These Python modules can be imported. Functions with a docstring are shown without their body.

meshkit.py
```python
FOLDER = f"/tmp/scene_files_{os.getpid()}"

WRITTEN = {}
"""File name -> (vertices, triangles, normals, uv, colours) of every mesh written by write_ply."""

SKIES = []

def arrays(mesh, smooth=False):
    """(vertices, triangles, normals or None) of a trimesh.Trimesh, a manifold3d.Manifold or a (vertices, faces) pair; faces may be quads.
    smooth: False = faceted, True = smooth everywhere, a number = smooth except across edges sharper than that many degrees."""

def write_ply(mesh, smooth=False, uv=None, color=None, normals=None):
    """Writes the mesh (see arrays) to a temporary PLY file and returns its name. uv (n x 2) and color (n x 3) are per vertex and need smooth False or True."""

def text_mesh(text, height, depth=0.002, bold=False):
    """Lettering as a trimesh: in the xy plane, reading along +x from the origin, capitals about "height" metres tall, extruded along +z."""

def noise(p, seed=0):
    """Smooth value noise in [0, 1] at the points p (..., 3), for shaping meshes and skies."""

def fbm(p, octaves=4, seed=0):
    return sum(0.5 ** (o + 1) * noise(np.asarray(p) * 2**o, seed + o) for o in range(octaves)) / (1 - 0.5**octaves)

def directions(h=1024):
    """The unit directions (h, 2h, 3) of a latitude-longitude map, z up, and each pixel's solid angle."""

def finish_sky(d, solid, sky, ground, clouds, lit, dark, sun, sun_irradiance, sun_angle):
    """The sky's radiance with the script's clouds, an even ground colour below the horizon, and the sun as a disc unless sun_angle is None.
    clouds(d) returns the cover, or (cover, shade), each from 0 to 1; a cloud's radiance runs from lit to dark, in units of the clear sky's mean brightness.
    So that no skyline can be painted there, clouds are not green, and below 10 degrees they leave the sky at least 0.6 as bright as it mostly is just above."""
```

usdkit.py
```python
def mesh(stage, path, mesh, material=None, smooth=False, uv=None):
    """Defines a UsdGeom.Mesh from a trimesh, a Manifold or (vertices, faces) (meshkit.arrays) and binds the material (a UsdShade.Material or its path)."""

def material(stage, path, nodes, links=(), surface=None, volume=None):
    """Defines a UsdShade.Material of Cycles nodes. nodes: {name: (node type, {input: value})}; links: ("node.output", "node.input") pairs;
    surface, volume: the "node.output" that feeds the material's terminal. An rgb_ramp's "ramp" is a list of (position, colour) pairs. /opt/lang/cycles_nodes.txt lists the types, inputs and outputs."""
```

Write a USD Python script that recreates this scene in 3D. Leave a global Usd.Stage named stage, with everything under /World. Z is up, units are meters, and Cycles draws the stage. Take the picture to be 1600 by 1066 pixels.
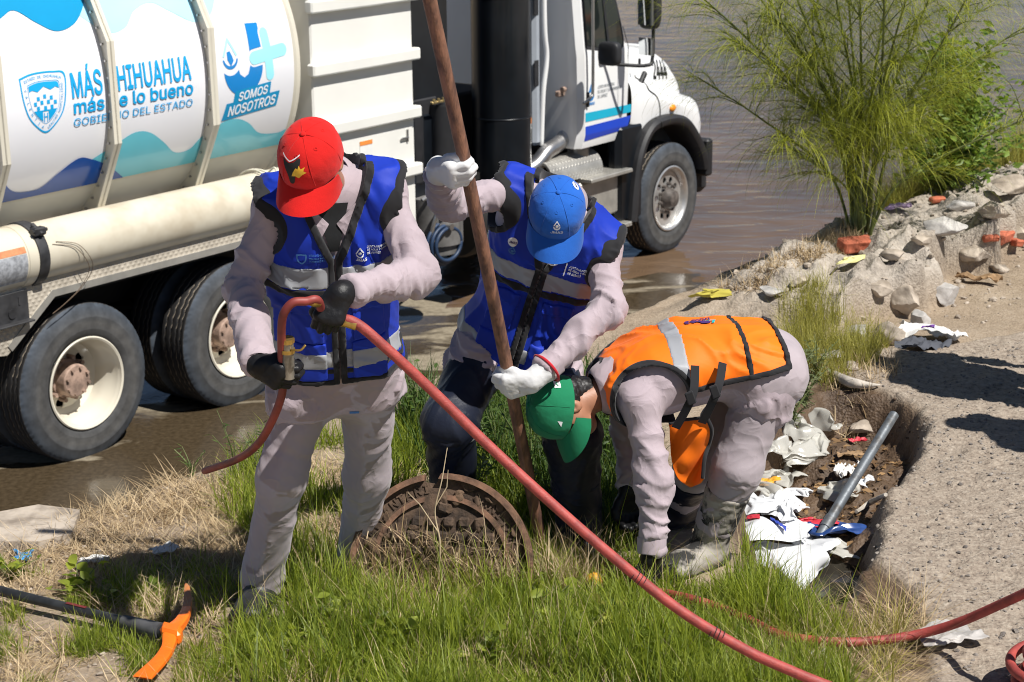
import math, random, sys
import numpy as np, trimesh, usdkit, meshkit
import manifold3d as m3
from scipy.spatial import cKDTree
from scipy import sparse
from shapely.geometry import Polygon, Point, LineString, box as sbox
from shapely import affinity, ops as sops
from pxr import Usd, UsdGeom, UsdLux, UsdShade, Gf, Sdf, Vt
stage = Usd.Stage.CreateInMemory()
UsdGeom.SetStageUpAxis(stage, 'Z'); UsdGeom.SetStageMetersPerUnit(stage, 1.0)
UsdGeom.Xform.Define(stage, '/World'); UsdGeom.Scope.Define(stage, '/World/Looks')

# ------------------------------------------------------------------ camera
FPX, PITCH, ROLL, HC = 2886.0, 0.279, -0.0102, 4.027
cam = UsdGeom.Camera.Define(stage, '/World/camera')
cam.CreateHorizontalApertureAttr(36.0); cam.CreateVerticalApertureAttr(36.0 * 682 / 1024)
cam.CreateFocalLengthAttr(36.0 * FPX / 1600); cam.CreateClippingRangeAttr(Gf.Vec2f(0.1, 2000))
cam.CreateFStopAttr(7.1); cam.CreateFocusDistanceAttr(6.1); cam.CreateExposureAttr(0.42)
cam.AddTranslateOp().Set(Gf.Vec3d(0, 0, HC))
cam.AddRotateXOp().Set(90 - math.degrees(PITCH)); cam.AddRotateZOp().Set(math.degrees(ROLL))
# ------------------------------------------------------------------ sky and sun
SUN = np.array([0.78, -0.62, 0.0]); SUN_EL = math.radians(56)
SUN = SUN / np.linalg.norm(SUN) * math.cos(SUN_EL); SUN[2] = math.sin(SUN_EL)
sky = usdkit.material(stage, '/World/Looks/sky_look', {
    's': ('sky_texture', {'sky_type': 'single_scattering', 'sun_disc': False, 'sun_elevation': SUN_EL,
                          'sun_rotation': math.atan2(SUN[0], SUN[1]), 'air_density': 0.75, 'aerosol_density': 0.3, 'ozone_density': 2.0}),
    'b': ('background_shader', {'strength': 0.05})}, [('s.color', 'b.color')], surface='b.background')
dome = UsdLux.DomeLight.Define(stage, '/World/sky')
UsdShade.MaterialBindingAPI.Apply(dome.GetPrim()).Bind(sky)
dome.GetPrim().SetCustomDataByKey('kind', 'structure')
sun = UsdLux.DistantLight.Define(stage, '/World/sun')
sun.CreateIntensityAttr(1.25); sun.CreateAngleAttr(0.53); sun.CreateColorAttr(Gf.Vec3f(1.0, 0.965, 0.91))
sun.GetPrim().CreateAttribute('inputs:normalize', Sdf.ValueTypeNames.Bool).Set(True)
_q = Gf.Rotation(Gf.Vec3d(0, 0, 1), Gf.Vec3d(*map(float, SUN))).GetQuat()
sun.AddOrientOp().Set(Gf.Quatf(_q))

# ------------------------------------------------------------------ helpers
V = lambda *a: np.array(a, float)
def unit(v): v = np.asarray(v, float); return v / max(np.linalg.norm(v), 1e-12)
C0 = V(0, 0, HC)
def ray(px, py):
    x, y = (px - 800) / FPX, (py - 533) / FPX
    cr, sr = math.cos(ROLL), math.sin(ROLL)
    u, v = cr * x + sr * y, -sr * x + cr * y
    c, s = math.cos(PITCH), math.sin(PITCH)
    return V(u, c - v * s, -s - v * c)
def atY(px, py, Y): d = ray(px, py); return C0 + d * (Y / d[1])      # a point of the place, Y metres north of the camera
def atZ(px, py, z): d = ray(px, py); return C0 + d * ((z - HC) / d[2])
def depth_at(p): return abs(p[1] * math.cos(PITCH) - (p[2] - HC) * math.sin(PITCH))
TO, YAW = V(-2.734, 11.351, 0), 0.9317                               # truck: contact point of its rear near wheel, heading
TU = V(math.cos(YAW), math.sin(YAW), 0); TN = V(math.sin(YAW), -math.cos(YAW), 0)
def alz(p): q = np.asarray(p, float) - TO; return q @ TU, q @ TN
def tw(a, l, z=0.0): return TO + TU * a + TN * l + V(0, 0, z)

_n = {}
def numbered(parent, name):
    k = (parent, name); i = _n.get(k, 0); _n[k] = i + 1
    return f'{parent}/{name}' if i == 0 else f'{parent}/{name}_{i:03d}'
def path_of(p): return '/World' if p is None else (p if isinstance(p, str) else str(p.GetPath()))
def tag(o, label=None, cat=None, group=None, kind=None):
    p = o.GetPrim() if hasattr(o, 'GetPrim') else o
    for k, v in (('label', label), ('category', cat), ('group', group), ('kind', kind)):
        if v: p.SetCustomDataByKey(k, v)
    return p
def obj(name, mesh, material, parent=None, smooth=False, uv=None):
    if isinstance(mesh, list): mesh = trimesh.util.concatenate([tm(x) for x in mesh])
    return usdkit.mesh(stage, numbered(path_of(parent), name), mesh, material, smooth, uv).GetPrim()
def xform(name, parent=None, loc=None, rz=None):
    x = UsdGeom.Xform.Define(stage, numbered(path_of(parent), name))
    if loc is not None: x.AddTranslateOp().Set(Gf.Vec3d(*map(float, loc)))
    if rz is not None: x.AddRotateZOp().Set(math.degrees(rz))
    return x.GetPrim()
def tm(x):
    if isinstance(x, trimesh.Trimesh): return x
    v, f, _ = meshkit.arrays(x); return trimesh.Trimesh(v, f, process=False)
def cat(*ms): return trimesh.util.concatenate([tm(m) for m in ms])
def bx(c, s, r=0.0, rot=None):                                       # box with chamfered edges
    c, s = V(*c), V(*s)
    if r <= 0: m = trimesh.creation.box(extents=s)
    else:
        h = s / 2; pts = []
        for sx in (-1, 1):
            for sy in (-1, 1):
                for sz in (-1, 1):
                    g = V(sx, sy, sz)
                    for k in range(3):
                        d = h - r; d[k] = h[k]; pts.append(g * d)
        m = trimesh.convex.convex_hull(np.array(pts))
    if rot is not None: m.apply_transform(rot)
    m.apply_translation(c); return m
def rotm(ang, ax): return trimesh.transformations.rotation_matrix(ang, ax)
def frame(o, x, y, z):
    M = np.eye(4); M[:3, 0], M[:3, 1], M[:3, 2], M[:3, 3] = x, y, z, o; return M
def cyl(p, q, r, n=16, r2=None, cap=True):
    return tube([p, q], [r, r if r2 is None else r2], n, cap)
def tube(pts, r, n=10, cap=True):
    pts = np.asarray(pts, float); m = len(pts); r = np.broadcast_to(np.asarray(r, float), (m,))
    t = np.gradient(pts, axis=0); t /= np.maximum(np.linalg.norm(t, axis=1, keepdims=True), 1e-9)
    up = V(0, 0, 1) if abs(t[0, 2]) < .9 else V(1, 0, 0)
    x = unit(np.cross(up, t[0])); vs = []
    th = np.linspace(0, 2 * math.pi, n, endpoint=False)
    for i in range(m):
        x = unit(x - t[i] * (x @ t[i])); y = np.cross(t[i], x)
        vs.append(pts[i] + r[i] * (np.cos(th)[:, None] * x + np.sin(th)[:, None] * y))
    v = np.vstack(vs); f = []
    k = np.arange(n); k2 = (k + 1) % n
    for i in range(m - 1):
        a, b = i * n, (i + 1) * n
        f += [np.stack([a + k, a + k2, b + k2], 1), np.stack([a + k, b + k2, b + k], 1)]
    if cap:
        v = np.vstack([v, pts[:1], pts[-1:]])
        f += [np.stack([k2, k, np.full(n, m * n)], 1), np.stack([(m - 1) * n + k, (m - 1) * n + k2, np.full(n, m * n + 1)], 1)]
    return trimesh.Trimesh(v, np.vstack(f), process=False)
def lathe(prof, n=64, axis='y', closed=False):                       # (radius, height) profile about an axis
    prof = np.asarray(prof, float); m = len(prof); th = np.linspace(0, 2 * math.pi, n, endpoint=False)
    r, h = prof[:, 0][:, None], prof[:, 1][:, None] + 0 * th
    x, z = r * np.cos(th), r * np.sin(th)
    v = np.stack([x, h, z] if axis == 'y' else [x, z, h], -1).reshape(-1, 3); f = []
    k = np.arange(n); k2 = (k + 1) % n
    for i in range(m - 1 + closed):
        a, b = i * n, ((i + 1) % m) * n
        f += [np.stack([a + k, b + k, b + k2], 1), np.stack([a + k, b + k2, a + k2], 1)]
    g = trimesh.Trimesh(v, np.vstack(f), process=False)
    return g
def grid_mesh(P, closed_u=False):                                    # P (m, n, 3)
    m, n = P.shape[:2]; i, j = np.meshgrid(np.arange(m - 1 + closed_u), np.arange(n - 1), indexing='ij')
    a = i * n + j; b = ((i + 1) % m) * n + j
    f = np.stack([a, b, b + 1, a + 1], -1).reshape(-1, 4)
    return trimesh.Trimesh(P.reshape(-1, 3), np.vstack([f[:, [0, 1, 2]], f[:, [0, 2, 3]]]), process=False)
def thick(P, t):                                                     # a sheet grid given thickness t along its normals, closed at the rim
    du = np.gradient(P, axis=0); dv = np.gradient(P, axis=1); nn = np.cross(du, dv)
    nn /= np.maximum(np.linalg.norm(nn, axis=-1, keepdims=True), 1e-9)
    Q = P - nn * t; m, n = P.shape[:2]
    A = grid_mesh(P); B = grid_mesh(Q); B.invert()
    rim = [(i, 0) for i in range(m)] + [(m - 1, j) for j in range(1, n)] + [(i, n - 1) for i in range(m - 2, -1, -1)] + [(0, j) for j in range(n - 2, 0, -1)]
    R = np.array([[P[i, j], Q[i, j]] for i, j in rim]); S = grid_mesh(R, True)
    return cat(A, B, S)
def extr(poly, h, z0=0.0):                                           # polygon (x, y) extruded along z
    ps = getattr(poly, 'geoms', [poly]); out = []
    for p in ps:
        if p.is_empty or p.area < 1e-9: continue
        m = trimesh.creation.extrude_polygon(p, h, engine='earcut'); m.apply_translation((0, 0, z0)); out.append(m)
    return cat(*out)
def flat(poly, size=None):                                           # triangulated polygon in the plane z = 0
    ps = getattr(poly, 'geoms', [poly]); out = []
    for p in ps:
        if p.is_empty or p.area < 1e-9: continue
        v, f = trimesh.creation.triangulate_polygon(p, engine='earcut')
        v = np.column_stack([v, np.zeros(len(v))])
        t = trimesh.Trimesh(v, f, process=False)
        if len(t.faces) and t.face_normals[:, 2].sum() < 0: t.invert()
        if size:
            v, f = trimesh.remesh.subdivide_to_size(t.vertices, t.faces, size, max_iter=12); t = trimesh.Trimesh(v, f, process=False)
        out.append(t)
    return cat(*out)
def smooth_closed(pts, n=6):                                         # Catmull-Rom through points
    p = np.asarray(pts, float); q = np.vstack([2 * p[0] - p[1], p, 2 * p[-1] - p[-2]]); out = []
    for i in range(1, len(q) - 2):
        for t in np.linspace(0, 1, n, endpoint=False):
            a, b, c, d = q[i - 1], q[i], q[i + 1], q[i + 2]
            out.append(.5 * (2 * b + (c - a) * t + (2 * a - 5 * b + 4 * c - d) * t * t + (3 * b - a - 3 * c + d) * t ** 3))
    out.append(p[-1]); return np.array(out)
spline = smooth_closed
def text(s, h, sx=1.0, depth=.0012, bold=False, shear=0.0):
    m = meshkit.text_mesh(s, h, depth, bold); M = np.eye(4); M[0, 0] = sx; M[0, 1] = shear; m.apply_transform(M); return m

# ------------------------------------------------------------------ materials
def mat(name, col, rough=.6, var=.15, scale=6.0, bump=0.0, bscale=60.0, metal=0.0, spec=.5, col2=None, detail=4, coat=0.0, sheen=0.0, coords='object', stretch=None, lo=.38, hi=.62):
    c = V(*col); c2 = V(*col2) if col2 is not None else c * (1 - var); c1 = c if col2 is not None else np.minimum(c * (1 + var), .95)
    n = {'t': ('texture_coordinate', {}), 'n': ('noise_texture', {'scale': scale, 'detail': detail, 'roughness': .6}),
         'r': ('rgb_ramp', {'ramp': [(lo, tuple(c2)), (hi, tuple(c1))]}),
         'p': ('principled_bsdf', {'roughness': rough, 'metallic': metal, 'specular_ior_level': spec, 'coat_weight': coat, 'sheen_weight': sheen})}
    src = 't.object' if coords == 'object' else 'g.position'
    if coords != 'object': n['g'] = ('geometry', {}); n.pop('t')
    l = []
    if stretch: n['m'] = ('mapping', {'scale': stretch}); l.append((src, 'm.vector')); src = 'm.vector'
    l += [(src, 'n.vector'), ('n.fac', 'r.fac'), ('r.color', 'p.base_color')]
    if bump:
        n['bn'] = ('noise_texture', {'scale': bscale, 'detail': 3}); n['b'] = ('bump', {'strength': bump, 'distance': .004})
        l += [(src, 'bn.vector'), ('bn.fac', 'b.height'), ('b.normal', 'p.normal')]
    return usdkit.material(stage, f'/World/Looks/{name}', n, l, surface='p.BSDF')
# ------------------------------------------------------------------ ground, street, water
PZ = 1.45
def sstep(a, b, x): t = np.clip((x - a) / (b - a), 0, 1); return t * t * (3 - 2 * t)
def pxpoly(pts, z=PZ): return Polygon([tuple(atZ(x, y, z)[:2]) for x, y in pts])
def inside(poly, x, y):
    from shapely import contains_xy
    return contains_xy(poly, x, y)
def soft_in(poly, x, y, w):                                          # 1 inside, 0 beyond w outside
    from shapely import points, distance
    return np.clip(1 - distance(poly, points(np.column_stack([x.ravel(), y.ravel()]))).reshape(x.shape) / w, 0, 1)
TRENCH = pxpoly([(1215, 690), (1260, 650), (1300, 620), (1370, 625), (1420, 660), (1400, 720), (1360, 770), (1345, 820), (1325, 880), (1290, 930), (1240, 930), (1200, 860), (1185, 780)])
PUDDLE = pxpoly([(1235, 850), (1280, 800), (1325, 820), (1325, 880), (1290, 925), (1245, 925)])
PATH = pxpoly([(1345, 860), (1365, 780), (1410, 720), (1450, 640), (1330, 590), (1340, 545), (1440, 560), (1640, 520), (1900, 560), (1900, 1200), (1440, 1200), (1470, 1060), (1440, 930)])
WETSOIL = pxpoly([(1150, 760), (1215, 640), (1300, 590), (1385, 610), (1440, 660), (1395, 740), (1370, 800), (1350, 870), (1440, 930), (1465, 1040), (1280, 1060), (1180, 940)])
RUBBLE_EDGE = 4.98
def terrain(x, y):
    a = (x - TO[0]) * TU[0] + (y - TO[1]) * TU[1]; l = (x - TO[0]) * TN[0] + (y - TO[1]) * TN[1]
    p3 = np.stack([x, y, 0 * x], -1)
    wob = (meshkit.fbm(p3 * 1.7, 3, 3) - .5)
    top = 3.72 + wob * .20 + .12 * sstep(.5, 3, a) + .16 * np.exp(-((a - .9) / .8) ** 2)
    t = np.clip((l - 2.45) / (top - 2.45), 0, 1)
    z = -.25 + (PZ + .25) * np.minimum(t * 1.05, 1)
    z = np.where(l < 2.45, -.25, z)
    z = z + .05 * (meshkit.fbm(p3 * .9, 3, 5) - .5) + .035 * (meshkit.fbm(p3 * 5, 3, 7) - .5)
    # broken old concrete and rubble, a layer lying on the bank to the right
    edge = RUBBLE_EDGE + .45 * (meshkit.fbm(p3 * 2.2, 3, 11) - .5) + .25 * (meshkit.noise(p3 * 6, 12) - .5)
    rub = sstep(.35, 1.1, a + .5 * wob) * sstep(0, .07, edge - l) * sstep(top - .02, top + .35, l)
    lump = meshkit.fbm(p3 * 3.1, 4, 21); r2 = np.abs(meshkit.noise(p3 * 7, 22) - .5) * 2; r3 = np.abs(meshkit.noise(p3 * 17, 23) - .5) * 2
    z = z + rub * (.10 + .26 * (lump - .4) + .06 * (1 - r2) + .035 * (1 - r3) + .008 * np.floor(3.2 * meshkit.noise(p3 * 11, 24)) )
    z = z + .10 * rub * sstep(.5, 0, edge - l)
    # the dug trench
    tr = soft_in(TRENCH, x, y, .10)
    z = z - .15 * sstep(0, 1, tr + .5 * (meshkit.noise(p3 * 9, 33) - .5) * (tr > 0)) * (.55 + .9 * meshkit.noise(p3 * 5, 31)) + .06 * tr * (meshkit.noise(p3 * 22, 32) - .5)
    z = z - .12 * sstep(0, 1, soft_in(PUDDLE, x, y, .06))
    pa = sstep(0, 1, soft_in(PATH, x, y, .05)) * (1 - sstep(.2, .8, tr))
    z = z + pa * (.022 + .006 * (meshkit.noise(p3 * 60, 41) - .5) + .012 * (meshkit.noise(p3 * 18, 42) - .5))
    # soil hollow under the lifted cover
    g = np.exp(-(((x + .22) / .34) ** 2 + ((y - 6.22) / .25) ** 2)); z = z - .22 * g
    return z, rub, tr, pa, a, l
def zt(x, y): return float(terrain(np.array([[float(x)]]), np.array([[float(y)]]))[0][0, 0])
def axis_pts(lo, hi, step, out_lo, out_hi):
    p = list(np.arange(lo, hi, step)); s = step
    while p[-1] < out_hi: s *= 1.18; p.append(p[-1] + s)
    q = [lo]; s = step
    while q[-1] > out_lo: s *= 1.18; q.append(q[-1] - s)
    return np.array(q[::-1][:-1] + p)
gx = axis_pts(-2.3, 3.5, .022, -60, 60); gy = axis_pts(4.4, 11.6, .022, -40, 60)
GX, GY = np.meshgrid(gx, gy, indexing='ij')
GZ, RUB, TRN, PTH, GA, GL = terrain(GX, GY)
gm = grid_mesh(np.stack([GX, GY, GZ], -1))
wet = np.maximum(sstep(0, 1, soft_in(WETSOIL, GX, GY, .08)) * (1 - PTH), TRN)
GREEN = pxpoly([(330, 1120), (345, 985), (395, 900), (560, 865), (840, 870), (1010, 880), (1180, 915), (1300, 985), (1330, 1120)])
grn = soft_in(GREEN, GX, GY, .12)
# zone: r = pale rubble, g = wet dark soil, b = grey path
zone = np.stack([np.clip(RUB + .0 * GA, 0, 1), wet, PTH], -1).reshape(-1, 3)
g_look = usdkit.material(stage, '/World/Looks/ground_look', {
    'g': ('geometry', {}), 'a': ('attribute', {'attribute': 'zone'}), 'sx': ('separate_color', {'color_type': 'rgb'}),
    'n1': ('noise_texture', {'scale': 3.0, 'detail': 6, 'roughness': .65}), 'n2': ('noise_texture', {'scale': 38.0, 'detail': 5, 'roughness': .7}), 'v': ('voronoi_texture', {'scale': 75.0, 'feature': 'f1'}),
    'dirt': ('rgb_ramp', {'ramp': [(.3, (.17, .125, .085)), (.5, (.29, .225, .16)), (.7, (.38, .31, .235))]}),
    'rub': ('rgb_ramp', {'ramp': [(.3, (.17, .145, .12)), (.5, (.36, .315, .265)), (.7, (.50, .45, .39))]}),
    'wet': ('rgb_ramp', {'ramp': [(.3, (.045, .028, .018)), (.55, (.11, .07, .042)), (.75, (.17, .115, .07))]}),
    'path': ('rgb_ramp', {'ramp': [(.30, (.09, .072, .058)), (.42, (.25, .20, .155)), (.6, (.34, .285, .225)), (.75, (.45, .39, .32))]}),
    'mf': ('mix_float', {'fac': .55}), 'm1': ('mix_color', {}), 'm2': ('mix_color', {}), 'm3': ('mix_color', {}),
    'peb': ('math', {'math_type': 'multiply', 'value2': .5}), 'hs': ('math', {'math_type': 'add'}),
    'rgh': ('map_range', {'from_min': 0, 'from_max': 1, 'to_min': .92, 'to_max': .55}),
    'b': ('bump', {'strength': .7, 'distance': .012}), 'p': ('principled_bsdf', {'specular_ior_level': .35})},
    [('g.position', 'n1.vector'), ('g.position', 'n2.vector'), ('g.position', 'v.vector'), ('a.color', 'sx.color'), ('n1.fac', 'mf.a'), ('n2.fac', 'mf.b'),
     ('mf.result', 'dirt.fac'), ('mf.result', 'rub.fac'), ('mf.result', 'wet.fac'), ('n2.fac', 'path.fac'),
     ('dirt.color', 'm1.a'), ('rub.color', 'm1.b'), ('sx.r', 'm1.fac'), ('m1.result', 'm2.a'), ('path.color', 'm2.b'), ('sx.b', 'm2.fac'),
     ('m2.result', 'm3.a'), ('wet.color', 'm3.b'), ('sx.g', 'm3.fac'), ('m3.result', 'p.base_color'), ('sx.g', 'rgh.value'), ('rgh.result', 'p.roughness'),
     ('v.distance', 'peb.value1'), ('peb.value', 'hs.value1'), ('n2.fac', 'hs.value2'), ('hs.value', 'b.height'), ('b.normal', 'p.normal')], surface='p.BSDF')
gp = obj('ground', gm, g_look, smooth=True)
UsdGeom.PrimvarsAPI(gp).CreatePrimvar('zone', Sdf.ValueTypeNames.Color3fArray, 'vertex').Set(Vt.Vec3fArray.FromNumpy(zone.astype(np.float32)))
tag(gp, kind='structure')

# street: wet concrete, falling a little towards the flooded end
sa = axis_pts(-6, 14, .06, -45, 90); sl = axis_pts(-4, 2.75, .06, -26, 2.8)
SA, SL = np.meshgrid(sa, sl, indexing='ij')
SP = TO + SA[..., None] * TU + SL[..., None] * TN
sz = .010 - .0042 * np.clip(SA - 1.0, -2.0, 12) + .016 * (meshkit.fbm(SP * V(.9, .9, 0), 4, 51) - .5) + .012 * (meshkit.fbm(np.stack([SA * .5, SL * 2.2, 0 * SA], -1), 3, 52) - .5)
joint = np.minimum(np.abs(SA + 1.35), np.abs(SA - 2.85)); sz = sz - .008 * (joint < .03)
SP[..., 2] = sz + .02
sm = grid_mesh(SP); sm.invert()
street_look = usdkit.material(stage, '/World/Looks/street_look', {
    'g': ('geometry', {}), 'mp': ('mapping', {'rotation': (0, 0, -YAW), 'scale': (.55, 1.5, 1)}), 'n1': ('noise_texture', {'scale': 1.35, 'detail': 5, 'roughness': .6, 'distortion': .4}), 'n2': ('noise_texture', {'scale': 30.0, 'detail': 4}),
    'wetf': ('rgb_ramp', {'ramp': [(.53, (1, 1, 1)), (.585, (0, 0, 0))]}),
    'dry': ('rgb_ramp', {'ramp': [(.3, (.17, .14, .095)), (.7, (.27, .23, .165))]}), 'wt': ('rgb_ramp', {'ramp': [(.3, (.045, .032, .018)), (.7, (.080, .058, .034))]}),
    'm': ('mix_color', {}), 'sp': ('separate_color', {'color_type': 'rgb'}), 'r': ('map_range', {'from_min': 0, 'from_max': 1, 'to_min': .85, 'to_max': .16}), 'b': ('bump', {'strength': .35, 'distance': .004}), 'p': ('principled_bsdf', {})},
    [('g.position', 'mp.vector'), ('mp.vector', 'n1.vector'), ('g.position', 'n2.vector'), ('n1.fac', 'wetf.fac'), ('n2.fac', 'dry.fac'), ('n2.fac', 'wt.fac'), ('dry.color', 'm.a'), ('wt.color', 'm.b'), ('wetf.color', 'sp.color'), ('sp.r', 'm.fac'), ('m.result', 'p.base_color'),
     ('sp.r', 'r.value'), ('r.result', 'p.roughness'), ('n2.fac', 'b.height'), ('b.normal', 'p.normal')], surface='p.BSDF')
tag(obj('street', sm, street_look, smooth=True), kind='structure')
def water_look(name, col, wave, scale, rough):
    return usdkit.material(stage, f'/World/Looks/{name}', {
        'g': ('geometry', {}), 'mp': ('mapping', {'rotation': (0, 0, .25), 'scale': (.6, 1.3, 1)}), 'n': ('noise_texture', {'scale': scale, 'detail': 3, 'roughness': .5, 'distortion': .6}), 'n2': ('noise_texture', {'scale': .5, 'detail': 3}),
        'c': ('rgb_ramp', {'ramp': [(.35, tuple(V(*col) * .7)), (.65, tuple(V(*col) * 1.25))]}), 'b': ('bump', {'strength': 1.0, 'distance': wave}), 'p': ('principled_bsdf', {'roughness': rough, 'ior': 1.33, 'specular_ior_level': .5})},
        [('g.position', 'mp.vector'), ('mp.vector', 'n.vector'), ('g.position', 'n2.vector'), ('n2.fac', 'c.fac'), ('c.color', 'p.base_color'), ('n.fac', 'b.height'), ('b.normal', 'p.normal')], surface='p.BSDF')
wa = np.array([[0.2, 2.7], [90, 2.7], [90, -26], [0.2, -26]]); wp = np.array([TO + TU * a + TN * l + V(0, 0, .012) for a, l in wa])
w_m = trimesh.Trimesh(wp, [[0, 1, 2], [0, 2, 3]], process=False)
if w_m.face_normals[0, 2] < 0: w_m.invert()
tag(obj('water', w_m, water_look('water_look', (.125, .080, .048), .022, 2.6, .04)), kind='structure')
pud = flat(PUDDLE.buffer(.09)); pud.apply_translation((0, 0, PZ - .185)); 
tag(obj('puddle', pud, water_look('puddle_look', (.03, .026, .02), .0006, 12.0, .02)), kind='structure')
# far earth bank on the other side of the flooded street
fa = axis_pts(-40, 80, 1.0, -45, 90); fl = np.linspace(-24.5, -60, 30)
FA, FL = np.meshgrid(fa, fl, indexing='ij'); FP = TO + FA[..., None] * TU + FL[..., None] * TN
FP[..., 2] = -.3 + 2.6 * sstep(-25, -30, FL) + .8 * (meshkit.fbm(FP * V(.3, .3, 0), 4, 61) - .5) * sstep(-25, -28, FL)
fb = grid_mesh(FP)
if fb.face_normals[:, 2].sum() < 0: fb.invert()
tag(obj('far_bank', fb, mat('far_bank_look', (.30, .235, .15), .95, .25, .8, coords='world'), smooth=True), kind='structure')
# remnant of a concrete pavement slab at the left
slab_p = pxpoly([(-60, 812), (-60, 850), (60, 850), (112, 838), (125, 800), (60, 792), (0, 803)], PZ + .02)
sb = extr(slab_p, .10, PZ - .065)
# ------------------------------------------------------------------ truck (local frame: x forward, y away from the near side, z up)
M = {}
M['cream'] = mat('cream_paint', (.62, .58, .48), .38, .07, 1.2, coat=.2)
M['creamdirty'] = mat('worn_cream_paint', (.60, .55, .44), .5, .16, 2.2, col2=(.40, .33, .23), lo=.28, hi=.55)
M['white'] = mat('white_paint', (.80, .80, .79), .3, .03, 1.5, coat=.4)
M['black'] = mat('black_paint', (.006, .008, .011), .30, .3, 2.5, coat=.15)
M['blackmatt'] = mat('black_plastic', (.018, .018, .02), .55, .3, 4)
M['dark'] = mat('chassis_black', (.012, .011, .010), .7, .4, 3)
M['steel'] = mat('dull_steel', (.45, .44, .43), .32, .2, 5, metal=.9, bump=.1)
M['alu'] = mat('polished_rim_metal', (.62, .61, .59), .34, .12, 7, metal=.75)
M['rust'] = mat('rusty_hub', (.29, .20, .155), .75, .35, 14, bump=.4)
M['fhub'] = mat('dusty_dark_hub', (.10, .085, .075), .6, .4, 14, bump=.3)
M['grey'] = mat('grey_panel_paint', (.33, .36, .40), .4, .08, 2)
M['offwhite'] = mat('cabinet_paint', (.76, .75, .70), .36, .04, 1.2, coat=.3)
M['bracket'] = mat('bracket_black', (.03, .03, .032), .5, .4, 9)
M['amber'] = mat('amber_lens', (.85, .28, .02), .2, .05, 3, coat=.5)
M['orange_ink'] = mat('orange_print', (.75, .25, .05), .5, .05); M['white_ink'] = mat('white_print', (.75, .75, .72), .5, .04)
M['banner'] = mat('white_banner_film', (.80, .80, .83), .25, .02, .8, coat=.5)
def ink(name, c): return mat(name, c, .28, .04, 1.5, coat=.4)
M['cyan'] = ink('cyan_film', (.005, .36, .72)); M['cyandeep'] = ink('deep_cyan_film', (.008, .27, .52)); M['sky'] = ink('pale_blue_film', (.42, .74, .90))
M['turq'] = ink('turquoise_film', (.14, .55, .66)); M['navy'] = ink('blue_film', (.004, .072, .34)); M['jblue'] = ink('bright_blue_film', (.01, .22, .58)); M['aqua'] = ink('aqua_film', (.34, .80, .90))
M['stripe_t'] = ink('turquoise_stripe', (.01, .40, .58)); M['stripe_b'] = ink('blue_stripe', (.012, .06, .52))
M['glass'] = usdkit.material(stage, '/World/Looks/cab_glass', {'t': ('transparent_bsdf', {'color': (.30, .36, .34)}), 'g': ('glossy_bsdf', {'roughness': .02, 'color': (.9, .95, 1)}), 'f': ('fresnel', {'IOR': 1.5}), 'm': ('mix_closure', {})}, [('f.fac', 'm.fac'), ('t.BSDF', 'm.closure1'), ('g.BSDF', 'm.closure2')], surface='m.closure')
M['mirror'] = mat('mirror_glass', (.75, .78, .8), .04, .02, metal=1.0)
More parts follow.
